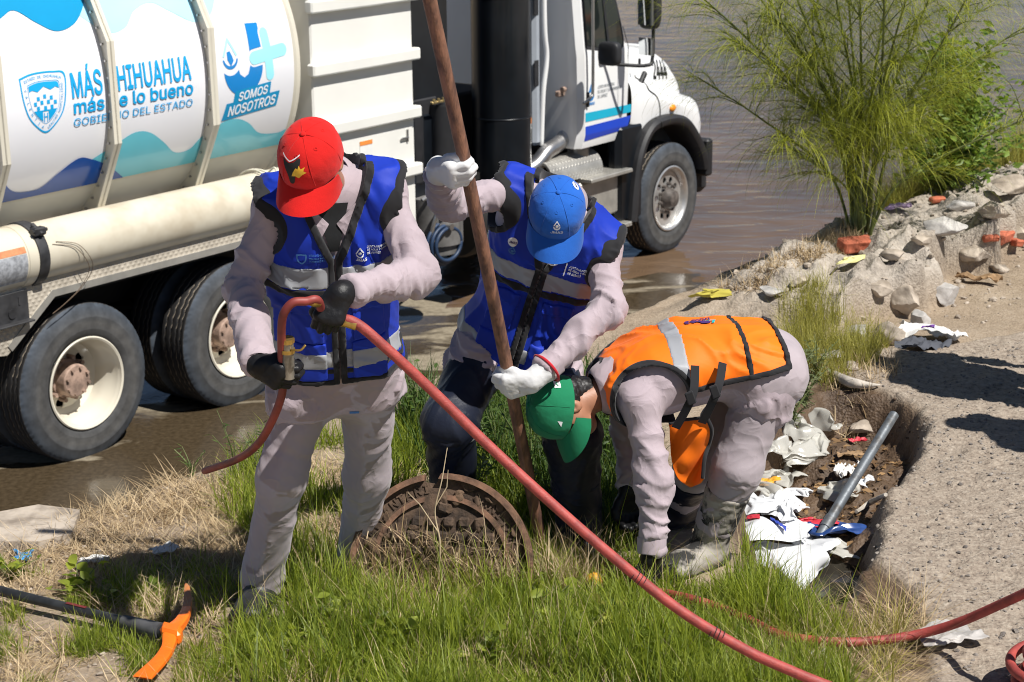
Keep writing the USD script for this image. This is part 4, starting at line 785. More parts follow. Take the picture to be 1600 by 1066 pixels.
    def cap(s, mt, brim=.078, tilt=0.0, width=.086, squash=1.0):
        """crown of six panels, curved brim, button; returns (prim, function from panel coordinates to a point on the crown)"""
        hl, hf, hu = s.hl, math.cos(tilt) * s.hf + math.sin(tilt) * s.hu, math.cos(tilt) * s.hu - math.sin(tilt) * s.hf
        cen = s.hc + hu * .022 - hf * .006; R = V(width, .112, .098 * squash)
        def crown(az, el, o=0.0):                                    # az 0 = front, el 0 = rim .. pi/2 = top
            az, el = np.asarray(az, float), np.asarray(el, float)
            ce, se = np.cos(el) ** .82, np.sin(el) ** .95
            seam = np.abs(((az / (math.pi / 3)) + .5) % 1 - .5) * 2
            k = 1 + .012 * np.sqrt(np.clip(1 - (1 - seam), 0, 1)) * np.clip(ce, 0, 1) - .008
            bump_ = 1 + .035 * np.clip(np.cos(az), 0, 1) ** 2 * np.sin(2 * el) 
            x, y, z = (R[0] + o) * ce * np.sin(az) * k, (R[1] + o) * ce * np.cos(az) * k * bump_, (R[2] + o) * se
            return cen + x[..., None] * hl + y[..., None] * hf + z[..., None] * hu
        az, el = np.meshgrid(np.linspace(-math.pi, math.pi, 145), np.linspace(-.16, math.pi / 2, 34), indexing='ij')
        def full(az, el, o=0): return np.where((el < 0)[..., None], crown(az, 0 * el, o) + (el * .098)[..., None] * hu, crown(az, np.maximum(el, 0), o))
        Pm = full(az, el); Pm += (hu * 1.0) * 0
        wr = (meshkit.fbm(Pm * 26, 3, 9) - .5) * .005; Pm = Pm + (Pm - cen) / np.linalg.norm(Pm - cen, axis=-1, keepdims=True) * wr[..., None]
        g = grid_mesh(Pm); c_ = g.triangles_center - cen
        if (c_ * g.face_normals).sum() < 0: g.invert()
        inner_ = grid_mesh(full(az, el, -.004)); ci = inner_.triangles_center - cen
        if (ci * inner_.face_normals).sum() > 0: inner_.invert()
        p = s.put('cap', cat(g, inner_), mt)
        u, w = np.meshgrid(np.linspace(-1, 1, 41), np.linspace(0, 1, 12), indexing='ij'); th = u * 1.28
        inn = np.stack([R[0] * np.sin(th), R[1] * np.cos(th)], -1) * .985; ln = brim * (np.cos(u * math.pi / 2) ** .45); outp = inn + np.stack([.10 * np.sin(th) * ln * 2.0, ln * np.ones_like(th)], -1)
        q = inn * (1 - w[..., None]) + outp * w[..., None]; zz = -.014 - .022 * w - .34 * (q[..., 0] ** 2) / .086 * (.35 + .65 * w) - .010 * w ** 2
        BP = cen + q[..., :1] * hl + q[..., 1:] * hf + zz[..., None] * hu
        bm = thick(BP, .005); bm.fix_normals(); s.put('brim', bm, mt, p, smooth=50)
        for r_ in (.25, .45, .65, .85):
            k = int(r_ * 11); s.put('stitching', tube(BP[2:-2, k] + hu * .0006, .0009, 4), mt, p)
        bt = trimesh.creation.icosphere(2, 1.0); bt.apply_scale((.0085, .0085, .005)); bt.vertices = cen + bt.vertices @ np.array([hl, hf, hu]) + hu * (R[2] + .002); s.put('button', bt, mt, p)
        for k in range(6):
            a0 = math.pi / 6 + k * math.pi / 3
            s.put('seam', tube(crown(np.full(16, a0), np.linspace(.0, 1.5, 16), .0004), .0011, 4), mt, p)
            s.put('eyelet', lathe([(.0025, 0), (.0045, .001), (.006, 0)], 12, 'z').apply_transform(frame(crown(a0 + math.pi / 6, 1.02, .0008), *tri(crown, a0 + math.pi / 6, 1.02))), mt, p)
        s.crown = crown
        return p
    def emblem(s, name, poly, az0, el0, mt, parent, o=.0015, h=.0012):
        """flat drawing (x to the viewer's right, y up) laid on the crown around (az0, el0)"""
        m = flat(poly, .006); v = m.vertices; q = s.crown(az0 + v[:, 0] / .095, np.clip(el0 + v[:, 1] / .10, .0, 1.5), o); m.vertices = q
        n_ = vnorm(m)
        if (n_ * (q - s.hc)).sum() < 0: m.invert()
        return s.put(name, m, mt, parent)
    def shirt(s, hem=.16, cut=.0, amp=.026, seed=1, sl=(.056, .052, .043), back=.005, mt=None, collar=True):
        j = s.J; parts = []
        for q in 'RL':
            a = s.arm(q, sl); dirw = unit(j['wr' + q] - j['el' + q]); parts += [a[0], inter(a[1], half(j['wr' + q] - dirw * back, dirw))]
        d = uni([off(s.torso_d, .010)] + [off(x, .000) for x in s.shoulder] + parts + [rc(j['hip' + q] + s.up * .05, j['hip' + q] + (j['kn' + q] - j['hip' + q]) * .2, .108, .116) for q in 'RL'], .035)
        d = inter(d, half(s.P - s.up * hem, -s.up))
        m = nets(d, *s.box, .0085, 1)
        bones = [(j['sh' + q], j['el' + q]) for q in 'RL'] + [(j['el' + q], j['wr' + q]) for q in 'RL'] + [(s.P, s.S)]
        folds(m, bones, amp, 30, 5, seed, [(j['elR'], .85), (j['elL'], .85), (j['wrR'], .8), (j['wrL'], .6), (j['shR'], .3), (j['shL'], .3)], .6, calm=lambda v: np.clip(np.minimum(np.linalg.norm(v - j['shR'], axis=1) - .10, np.linalg.norm(v - j['shL'], axis=1) - .10) / .08, .12, 1) * np.where(s.torso_d(v.astype(f32)) < .03, .12, 1))
        p = s.put('shirt', m, mt or K['shirt']); s.shirt_m = m
        for q in 'RL':
            dirw = unit(j['wr' + q] - j['el' + q]); e = j['wr' + q] - dirw * (.029 + back)
            c = lathe([(sl[2] + .002, -.027), (sl[2] + .005, -.026), (sl[2] + .004, .024), (sl[2] + .001, .028)], 28, 'z'); x_ = unit(np.cross(dirw, V(.1, .3, .9))); c.apply_transform(frame(e, x_, np.cross(dirw, x_), dirw)); c.vertices += vnorm(c) * ((meshkit.noise(c.vertices * 40, 3) - .5) * .006)[:, None]
            s.put('cuff', c, mt or K['shirt'], p)
        s.put('undershirt', nets(inter(rc(s.spine[-1] - s.up * .03, s.spine[-1] + unit(s.hc - s.spine[-1]) * .065 + s.fr * .004, .090, .067), half(s.spine[-1] + unit(s.hc - s.spine[-1]) * .06, s.hc - s.spine[-1])), s.spine[-1] - .16, s.spine[-1] + .16, .007), K['black'], p)
        if collar is True:
            near_t = trimesh.Trimesh(m.vertices, m.faces[(s.torso_d(m.vertices.astype(f32)) < .035)[m.faces].all(1)], process=False)
            ut = flat(Polygon([(-.050, .06), (.050, .06), (.012, -.085), (-.012, -.085)]), .015); s.put('undershirt', drape(ut, s.P + s.up * (s.H - .035), s.xl, s.up, s.fr, near_t, .006), K['black'], p)
            for g in (-1, 1):
                fl = extr(Polygon([(g * .012, .0), (g * .075, .06), (g * .082, .02), (g * .052, -.060)]), .004); v_, f_ = trimesh.remesh.subdivide_to_size(fl.vertices, fl.faces, .02); fl = trimesh.Trimesh(v_, f_, process=False); s.put('collar_flap', drape(fl, s.P + s.up * (s.H - .035), s.xl, s.up, s.fr, near_t, .006), mt or K['shirt'], p)
        if collar:
            n0 = s.spine[-1] + (s.up * .055 + s.fr * .012 if collar is True else unit(s.hc - s.spine[-1]) * collar); th = np.linspace(.62, 2 * math.pi - .62, 40); ax = unit(.4 * s.up + .6 * unit(s.hc - s.spine[-1]))
            x_ = unit(s.xl - ax * (s.xl @ ax)); y_ = np.cross(x_, ax)
            G = np.array([[n0 + x_ * (math.sin(t) * (.064 + .034 * k)) + y_ * (math.cos(t) * (.070 + .034 * k) - .010) + ax * (.022 - .055 * k * k - (.03 * k * (abs(math.cos(t)) ** 4 if math.cos(t) > 0 else .2))) for k in (0, .25, .5, .8, 1.15)] for t in th])
            cm = thick(G, .003); cm.fix_normals(); s.put('collar', cm, mt or K['shirt'], p, smooth=50)
        return p
    def leg_d(s, radii, hem_up=0.0, q=None):
        j = s.J; ds = []
        for k in 'RL':
            if q and k != q: continue
            dr = unit(j['an' + k] - j['kn' + k]); ds += [rc(j['hip' + k], j['kn' + k], radii[0], radii[1]), inter(rc(j['kn' + k], j['an' + k] + dr * .05, radii[1] * 1.0, radii[2]), half(j['an' + k] - dr * hem_up, dr))]
        return ds
    def trousers(s, mt, radii=(.098, .080, .078), hem_up=-.01, amp=.015, seed=2, waist=.10, name='trousers', crease=None):
        j = s.J; d = uni([inter(off(s.torso_d, .004), half(s.P + s.up * waist, s.up))] + s.leg_d(radii, hem_up), .06)
        lo, hi = bounds([j[k] for k in ('hipR', 'hipL', 'knR', 'knL', 'anR', 'anL')] + [s.P + s.up * waist], .22)
        m = nets(d, lo, hi, .0095, 1)
        folds(m, [(j['hip' + q], j['kn' + q]) for q in 'RL'] + [(j['kn' + q], j['an' + q]) for q in 'RL'], amp, 20, 4.5, seed, [(j['knR'], .55), (j['knL'], .55), (j['anR'], 1.1), (j['anL'], 1.1), (j['hipR'], .35), (j['hipL'], .35)], .35, .12, crease)
        return s.put(name, m, mt)
    def vest(s, mt, hem=.03, seed=5, thick_=.026, vneck=True, slit=True, hole=.105, amp=.014, neck=.085, back=False):
        j = s.J; Lx, Lf, Lu = s.Lx(), s.Lf(), s.Lu(); H = s.H
        holes = []
        for q, g in (('R', -1), ('L', 1)):
            o_ = j['sh' + q] + s.xl * g * .035 - s.up * .035; holes.append(rc(o_ - s.xl * g * .005, o_ + s.xl * g * .22, hole, hole * 1.5))
        nk = rc(s.spine[-1] + s.up * .045, s.spine[-1] + s.up * .3, neck, neck * 1.6)
        cuts = [lambda p, h=h: -h(p) for h in holes] + [lambda p: -nk(p), lambda p: -hem - Lu(p)]
        if vneck:
            cuts.append(lambda p: np.where(Lf(p) > 0, .82 * ((Lu(p) - (H - .16)) * .42 - np.abs(Lx(p))), -1.0).astype(f32))
        if slit: cuts.append(lambda p: np.where(Lf(p) > 0, .006 - np.abs(Lx(p)), -1.0).astype(f32))
        if back: cuts.append(lambda p: np.minimum(Lf(p) + .012 + .10 * np.clip((H - .15) - Lu(p), 0, 1), (H - .13) - Lu(p)).astype(f32))
        cut = lambda p: np.maximum.reduce([c(p) for c in cuts])
        shell = uni([off(s.torso_d, thick_)] + [off(x, thick_ - .004) for x in s.shoulder], .04)
        lo, hi = bounds(s.spine + [j['shR'], j['shL'], j['hipR'], j['hipL']], .2)
        raw = shell; P_, X_, F_, U_ = s.P, s.xl, s.fr, s.up
        def shell(p):
            d_ = raw(p); k = np.abs(d_) < .03
            if k.any():
                w = p[k] - P_; q = np.column_stack([w @ X_ * 11, w @ F_ * 11, w @ U_ * 6.5]); q[:, 2] += (meshkit.noise(q * .6, seed + 9) - .5) * 2.5 + q[:, 0] * .5
                n1 = (1 - np.abs(2 * meshkit.noise(q, seed) - 1)) ** 2.4; n2 = (1 - np.abs(2 * meshkit.noise(q * V(.9, .9, 2.2) + 7, seed + 1) - 1)) ** 3
                d_ = d_.copy(); d_[k] -= ((n1 - .35) * amp + (n2 - .3) * amp * .45).astype(f32)
            return d_
        s.shell, s.cut, s.vbox = shell, cut, (lo, hi)
        disp = s.vdisp = lambda m: m
        m = disp(nets(inter(shell, cut), lo, hi, .0075, 1)); s.vest_m = m
        p = s.put('vest', m, mt); s.vest_p = p
        tr_ = nets(inter(off(shell, .008), off(cut, .003), lambda p: -.016 - cut(p)), lo, hi, .0052, 2); s.put('binding', tr_, K['trim'], p)
        return p
    def patch(s, name, x0, x1, u0, u1, o, mt, parent=None, front=True, skew=0.0, h=.006, r=.0, fullwrap=False):
        Lx, Lf, Lu = s.Lx(), s.Lf(), s.Lu(); cx, cu, hx, hu = (x0 + x1) / 2, (u0 + u1) / 2, (x1 - x0) / 2, (u1 - u0) / 2
        def rect(p):
            ax = np.abs(Lx(p) - cx) - hx if not fullwrap else np.full(len(p), -1., f32)
            au = np.abs(Lu(p) - cu - skew * (Lx(p) - cx)) - hu; return np.maximum(ax, au)
        side = (lambda p: -Lf(p)) if front else (lambda p: Lf(p))
        if fullwrap: side = lambda p: np.full(len(p), -1., f32)
        d = inter(off(s.shell, o), s.cut, rect, side)
        c = s.P + s.xl * cx + s.up * cu
        m = nets(d, *s.vbox, h, 1)
        if not len(m.faces): return None
        return s.put(name, s.vdisp(m), mt, parent or s.vest_p)
    def badge(s, name, m, x, u, mt, front=True, o=.004, rot=0.0, target=None, parent=None):
        """flat lettering or drawing, x to the viewer's right, laid on the vest around (x, u) of the person's own frame"""
        n_ = s.fr if front else -s.fr; ex = s.xl if front else -s.xl; ey = s.up
        if rot: ex, ey = math.cos(rot) * ex + math.sin(rot) * ey, math.cos(rot) * ey - math.sin(rot) * ex
        return s.put(name, drape(m, s.P + s.xl * x + s.up * u, ex, ey, n_, target or s.vest_m, o), mt, parent or s.vest_p)
def tri(crown, a, e, d=.01):
    p = crown(a, e); x = unit(crown(a + d, e) - p); y = unit(crown(a, e + d) - p); z = unit(np.cross(x, y)); y = np.cross(z, x); return x, y, z
def hand(side, wrist, x, y, flex=(52, 118, 168), thumb='grip', spread=0.0, cuff=.06, fore=None, h=.0034, extra=.0015, cuffr=.040):
    """gloved or bare hand: palm, four fingers of three joints, thumb. x towards the thumb, y from wrist to knuckles."""
    x = unit(x); y = unit(np.asarray(y) - x * (np.asarray(y) @ x)); z = np.cross(x, y) * (1 if side == 'L' else -1); wrist = np.asarray(wrist, float)
    A = lambda a, b, c: wrist + x * a + y * b + z * c
    ds = []; xs = (.031, .0105, -.0105, -.030); ln = ((.043, .027, .023), (.047, .031, .024), (.043, .029, .024), (.034, .021, .021)); yk = (.088, .092, .088, .080)
    palm = [rc(A(xi * .62, .006, 0), A(xi, yk[i] - .004, .002), .0175 + extra, .0145 + extra) for i, xi in enumerate(xs)] + [rc(A(.018, .02, -.010), A(.043, .050, -.014), .017, .014)]
    tips = []
    fl = flex if isinstance(flex[0], (list, tuple)) else [flex, [f * 1.03 for f in flex], [f * 1.05 for f in flex], [f * 1.07 for f in flex]]
    fing = []
    for i, xi in enumerate(xs):
        p = V(xi, yk[i], 0); r = (.0098, .0092, .0086, .0078) if i < 3 else (.0088, .0082, .0076, .007)
        chain = []
        for k in range(3):
            a = math.radians(fl[i][k]); q = p + ln[i][k] * V(spread * (1.5 - i) * .3, math.cos(a), -math.sin(a)); chain.append(rc(A(*p), A(*q), r[k] + extra, r[k + 1] + extra)); p = q
        fing.append(uni(chain, .004))
    if thumb == 'grip': tc = [V(.043, .050, -.014), V(.050, .080, -.034), V(.030, .098, -.052)]
    elif thumb == 'along': tc = [V(.043, .050, -.014), V(.064, .078, -.020), V(.066, .108, -.022)]
    else: tc = [V(.043, .050, -.014), V(.056, .078, -.024), V(.052, .104, -.034)]
    th = uni([rc(A(*tc[0]), A(*tc[1]), .0125 + extra, .0110 + extra), rc(A(*tc[1]), A(*tc[2]), .0108 + extra, .0092 + extra)], .006)
    base = uni(palm, .016)
    fd = fore if fore is not None else -y
    fd = unit(fd); wristd = [rc(A(0, .012, 0), wrist + fd * .012, .027, .030)]
    if cuff: wristd.append(inter(rc(wrist, wrist + fd * (cuff + .05), .031, cuffr), half(wrist + fd * cuff, fd)))
    d = uni([uni([base] + wristd, .018), fing[0]], .006)
    for f_ in fing[1:]: d = uni([d, f_], .0035)
    d = uni([d, th], .008)
    lo, hi = bounds([A(a, b, c) for a in (-.06, .08) for b in (-.03, .17) for c in (-.10, .03)] + [wrist + fd * cuff], .045)
    m = nets(d, lo, hi, h, 1); n_ = vnorm(m); m.vertices = m.vertices + n_ * ((meshkit.fbm(m.vertices * 55, 2, 6) - .5) * .0035)[:, None]
    return m
def grip_wrist(side, bar, x, y, b=.082, c=.038):
    x = unit(x); y = unit(np.asarray(y) - x * (np.asarray(y) @ x)); z = np.cross(x, y) * (1 if side == 'L' else -1); return np.asarray(bar) - y * b + z * c
def boot(ankle, knee, toe, r=.055, top=.22, foot=.27, wide=.043, shaft=None):
    """shaft up the shin, heel, instep, toe cap, sole"""
    ankle, knee = np.asarray(ankle, float), np.asarray(knee, float); t = unit(V(toe[0], toe[1], 0)); sd = V(-t[1], t[0], 0); up = unit(knee - ankle); z0 = ankle[2] - .085
    g = lambda a, b, c: V(ankle[0], ankle[1], z0) + t * a + sd * b + V(0, 0, c)
    ds = [inter(rc(ankle - up * .02, ankle + up * (top + .05), r, shaft or r * 1.15), half(ankle + up * top, up)), rc(g(-.045, 0, .05), g(.02, 0, .06), .043, .052), rc(g(.0, .0, .055), g(foot * .5, .0, .04), .05, .04)] + [rc(g(.03, b, .035), g(foot - .10, b * 1.2, .032), wide * .75, wide * .78) for b in (-.022, .022)] + [rc(g(foot - .13, 0, .034), g(foot - .085, 0, .032), .046, .042)]
    d = inter(uni(ds, .03), half(V(0, 0, z0 + .004), V(0, 0, -1)))
    so = inter(uni([rc(g(-.05, 0, .012), g(.03, 0, .012), .045), rc(g(.03, 0, .012), g(foot - .09, 0, .012), .046, .052)], .02), half(V(0, 0, z0), V(0, 0, -1)), half(V(0, 0, z0 + .026), V(0, 0, 1)))
    lo, hi = bounds([ankle + up * top, g(-.1, -.07, 0), g(foot, .07, .1), g(foot, -.07, 0), g(-.1, .07, .1)], .05)
    m = nets(d, lo, hi, .007, 1); m.vertices = m.vertices + vnorm(m) * ((meshkit.fbm(m.vertices * V(18, 18, 34), 3, 8) - .5) * .012)[:, None]
    return m, nets(so, lo, hi, .006, 1)
def on_ground(p, dz=.085): p = np.asarray(p, float); return V(p[0], p[1], zt(p[0], p[1]) + dz)

# ================= man in the red cap
def man_red():
    J = dict(hipR=atY(480, 588, 5.66), hipL=atY(576, 583, 5.70), knR=atY(441, 742, 5.63), anR=atY(408, 895, 5.80), knL=atY(574, 742, 5.90), anL=atY(556, 862, 6.12),
             shR=atY(432, 322, 5.47), shL=atY(598, 298, 5.50), elR=atY(380, 446, 5.42), elL=atY(655, 432, 5.40))
    J['anR'] = on_ground(J['anR']); J['anL'] = on_ground(J['anL'])
    Xl, Yl = unit(V(-.87, .10, .40)), V(-.50, -.35, -.80)
    barL = atY(514, 500, 5.13); J['wrL'] = grip_wrist('L', barL, Xl, Yl) + V(.02, .02, .0)
    Xr, Yr = unit(V(.22, -.15, .95)), V(.75, -.5, -.35)
    barR = atY(449, 583, 5.13); J['wrR'] = grip_wrist('R', barR, Xr, Yr)
    s = Person('man in a red cap and blue reflective vest, holding a red hose in black gloves', J, girth=.88)
    s.body(atY(487, 254, 5.25), V(-.10, -.60, .72), V(-.26, -.70, -.62)); s.hair()
    cp = s.cap(K['red'], .072, -.05, .092, 1.05)
    s.emblem('emblem_bird', affinity.scale(Polygon(spline([(-.036, .012), (-.012, .010), (.012, .022), (.014, .012), (.004, -.004), (-.002, -.026), (-.010, -.030), (-.014, -.012), (-.036, .012)], 3)).buffer(.001), 1.55, 1.55, origin=(0, 0)), -.05, .62, K['blk'], cp)
    s.emblem('emblem_wing', affinity.scale(Polygon([(-.002, -.004), (.004, .005), (.009, .003), (.012, .010), (.016, .003), (.026, .006), (.021, -.001), (.027, -.005), (.018, -.008), (.010, -.014), (.003, -.011), (-.005, -.012)]), 1.55, 1.55, origin=(0, 0)), -.05, .62, K['gold'], cp, .003)
    s.emblem('emblem_edge', affinity.scale(LineString([(-.044, .017), (-.014, .014), (.013, .028)]).buffer(.0011), 1.55, 1.55, origin=(0, 0)), -.05, .62, K['white'], cp, .0018)
    s.shirt(.095, seed=3)
    s.trousers(K['trousers'], (.095, .070, .069), -.02, seed=4, crease=V(-.1, -1, 0))
    v = s.vest(K['blue'], hem=-.065, seed=7)
    H = s.H
    s.patch('reflective_tape', -.3, .3, H - .235, H - .165, .002, K['reflect'], fullwrap=True); s.patch('dark_tape', -.3, .3, H - .268, H - .236, .002, K['trim'], fullwrap=True)
    s.patch('reflective_tape', -.3, .3, .125, .185, .002, K['reflect'], fullwrap=True); s.patch('dark_tape', -.3, .3, .100, .124, .002, K['trim'], fullwrap=True)
    s.patch('zip', -.016, .016, .06, H - .17, .004, K['trim'])
    for g in (-1, 1):
        pk = s.patch('pocket', *sorted((g * .045, g * .145)), H - .43, H - .285, .007, K['blue']); s.patch('pocket_flap', *sorted((g * .042, g * .148)), H - .325, H - .28, .011, K['blue'])
        s.patch('pocket', *sorted((g * .04, g * .15)), .08, .215, .008, K['blue'])
        s.patch('reflective_tape', *sorted((g * .04, g * .15)), .125, .180, .0105, K['reflect'])
    def logo(x, u, mt):
        dr = LineString([(-.011, .004), (0, .024), (.011, .004)]).buffer(.0018).union(Point(0, .0).buffer(.012).difference(Point(0, .002).buffer(.009)).intersection(sbox(-.02, -.02, .02, 0))).union(Point(.0, .004).buffer(.005))
        s.badge('drop_emblem', flat(dr, .004), x, u, mt)
        t = text('JMAS', .009, 1, .0008, True); t.apply_translation((-.013, -.024, 0)); s.badge('lettering', t, x, u, mt)
        for k, q in enumerate(('JUNTA MUNICIPAL', 'DE AGUA Y SANEAMIENTO', 'DE JUÁREZ')):
            t = text(q, .0065, .85, .0008, True); t.apply_translation((.022, .016 - .011 * k, 0)); s.badge('lettering', t, x, u, mt)
    logo(.075, H - .125, K['white'])
    sh2 = affinity.translate(affinity.scale(shield()[0], .09, .09, origin=(0, 0)), 0, 0); s.badge('shield_emblem', flat(sh2.difference(affinity.scale(sh2, .7, .7)), .004), -.10, H - .13, K['dimblue']); 
    for k, q in enumerate(('MÁS CHIHUAHUA', 'más de lo bueno', 'GOBIERNO DEL ESTADO')):
        t = text(q, .006, .8, .0008); t.apply_translation((.022, .010 - .010 * k, 0)); s.badge('lettering', t, -.10, H - .13, K['dimblue'])
    t = flat(sbox(-.015, -.005, .015, .005), .004); s.badge('brand_tab', t, .040, -.078, K['dimblue'], target=s.shirt_m, o=.003)
    gl = s.put('glove', hand('L', J['wrL'] - V(.02, .02, 0), Xl, Yl, fore=J['elL'] - J['wrL'], cuff=.03, cuffr=.036), K['glove'])
    s.put('glove', hand('R', J['wrR'], Xr, Yr, (48, 108, 150), fore=J['elR'] - J['wrR'], cuff=.06, cuffr=.038), K['glove'])
    for k, (toe, q) in enumerate(((V(-.15, -1, 0), 'R'), (V(.25, -.9, 0), 'L'))):
        b, so = boot(J['an' + q], J['kn' + q], toe, top=.12); bp = s.put('boot', b, K['boot']); s.put('sole', so, K['trim'], bp)
    return s, barL, barR, Xl, Xr
MR, barL, barR, XL, XR = man_red()

# ================= man in the blue cap
def man_blue():
    pole_a, pole_b = atY(722, 262, 5.66), atY(846, 852, 6.13)
    at_pole = lambda py: pole_a + (pole_b - pole_a) * ((py - 262) / 590.0)
    ud = unit(pole_a - pole_b)
    J = dict(hipR=atY(758, 542, 6.42), hipL=atY(850, 560, 6.40), knR=atY(703, 662, 6.16), anR=on_ground(atY(712, 800, 6.42)), knL=atY(895, 680, 6.08), anL=on_ground(atY(905, 832, 6.25)),
             shR=atY(800, 300, 6.20), shL=atY(940, 385, 6.22), elR=atY(700, 318, 5.98), elL=atY(952, 482, 6.06))
    XT, YT = ud, V(.55, -.8, .05); bT = at_pole(266); J['wrR'] = grip_wrist('R', bT, XT, YT)
    XB, YB = ud, V(-1, -.12, .12); bB = at_pole(574); J['wrL'] = grip_wrist('L', bB, XB, YB)
    s = Person('man in royal blue cap and blue vest, bending over a rusty pole in white gloves', J, bulge=V(.03, .04, .03))
    s.body(atY(870, 334, 6.0), V(.02, -.72, .66), V(-.10, -.66, -.74)); s.hair()
    cp = s.cap(K['royal'], .074, 0, .094, 1.05)
    dr = LineString([(-.011, .006), (0, .022), (.011, .006)]).buffer(.0018).union(Point(0, .002).buffer(.013).difference(Point(0, .005).buffer(.010)).intersection(sbox(-.02, -.02, .02, .002))).union(Polygon([(-.004, .009), (.004, .010), (.007, .003), (.001, -.004), (-.005, .001)]))
    s.emblem('drop_emblem', dr, .06, .52, K['white'], cp); t = text('JMAS', .011, 1.05, .0008, True); t.apply_translation((-t.extents[0] / 2, -.026, 0))
    m = t.copy(); v_ = m.vertices; m.vertices = s.crown(.06 + v_[:, 0] / .095, .52 + v_[:, 1] / .10, .0018); s.put('lettering', m, K['white'], cp)
    for az, el in ((2.2, .85), (-1.65, .22)):
        s.emblem('round_patch', affinity.scale(Point(0, 0).buffer(.017), 1.25, .8), az, el, K['white'], cp); t = text('JMAS', .009, .9, .0008, True); t.apply_translation((-t.extents[0] / 2, -.004, 0)); v_ = t.vertices; t.vertices = s.crown(az + v_[:, 0] / .095, el + v_[:, 1] / .10, .003); s.put('lettering', t, K['purple'], cp)
    s.shirt(.08, seed=13, back=.055); s.trousers(K['navy'], (.105, .088, .080), .0, .024, 14, waist=.06)
    s.vest(K['blue'], hem=.03, seed=17); H = s.H
    s.patch('reflective_tape', -.3, .3, H - .235, H - .165, .002, K['reflect'], fullwrap=True); s.patch('dark_tape', -.3, .3, H - .268, H - .236, .002, K['trim'], fullwrap=True); s.patch('reflective_tape', -.3, .3, .05, .11, .002, K['reflect'], fullwrap=True)
    s.patch('zip', -.016, .016, -.04, H - .17, .004, K['trim'])
    for g in (-1, 1):
        s.patch('pocket', *sorted((g * .045, g * .145)), H - .42, H - .285, .007, K['blue']); s.patch('pocket_flap', *sorted((g * .042, g * .148)), H - .325, H - .28, .011, K['blue']); s.patch('pocket', *sorted((g * .04, g * .15)), -.02, .14, .008, K['blue'])
    s.badge('badge_line', flat(sbox(-.002, -.026, .002, .026), .004), .075, H - .12, K['white'])
    for k, q in enumerate(('JUNTA MUNICIPAL', 'DE AGUA Y SANEAMIENTO', 'DE JUÁREZ')):
        t = text(q, .0075, .85, .0008, True); t.apply_translation((.010, .012 - .013 * k, 0)); s.badge('lettering', t, .075, H - .12, K['white'])
    s.badge('round_patch', flat(Point(0, 0).buffer(.017), .005), -.125, H - .075, K['white']); t = text('JMAS', .008, .9, .0008, True); t.apply_translation((-.012, -.004, 0)); s.badge('lettering', t, -.125, H - .075, K['purple'], o=.005); s.badge('drop_emblem', flat(dr, .004), -.118, H - .115, K['dimblue'])
    s.put('necklace', tube(spline([s.at(-.05, .03, -.13), s.at(-.03, .075, -.17), s.at(0, .085, -.20), s.at(.03, .075, -.17), s.at(.05, .03, -.13)], 6), .003, 6), K['white'])
    for side, J_w, X, Y, e, fx in (('R', J['wrR'], XT, YT, J['elR'], (46, 112, 160)), ('L', J['wrL'], XB, YB, J['elL'], (52, 118, 168))):
        g = s.put('glove', hand(side, J_w, X, Y, fx, fore=e - J_w, cuff=.075, extra=.0042, cuffr=.060), K['leather'])
        if side == 'L':
            fd = unit(e - J_w); c = lathe([(.054, -.005), (.061, 0), (.054, .005)], 28, 'z'); x_ = unit(np.cross(fd, V(.1, .3, .9))); c.apply_transform(frame(J_w + fd * .072, x_, np.cross(fd, x_), fd)); s.put('cuff_edge', c, K['redtrim'], g)
    for q, toe in (('R', V(-.3, -1, 0)), ('L', V(.1, -1, 0))):
        b, so = boot(J['an' + q], J['kn' + q], toe, r=.066, top=.27, shaft=.092, foot=.29); bp = s.put('boot', b, K['navy']); s.put('sole', so, K['trim'], bp)
    bd = nets(inter(off(s.torso_d, .030), half(s.P - s.up * .045, s.up), half(s.P - s.up * .065, -s.up)), *bounds([s.P], .26), .006); s.put('waist_band', bd, K['yellow'])
    kd = J['knR']; kp = nets(inter(uni(s.leg_d((.108, .0915, .083), 0, 'R'), .04), half(kd + V(0, -.03, 0), V(0, 1, .2)), half(kd + V(0, 0, -.06), V(0, 0, -1)), half(kd + V(0, 0, .04), V(.3, 0, 1))), kd - .2, kd + .2, .007); s.put('knee_patch', kp, K['denim'])
    return s, pole_a, pole_b
MB, pole_a, pole_b = man_blue()

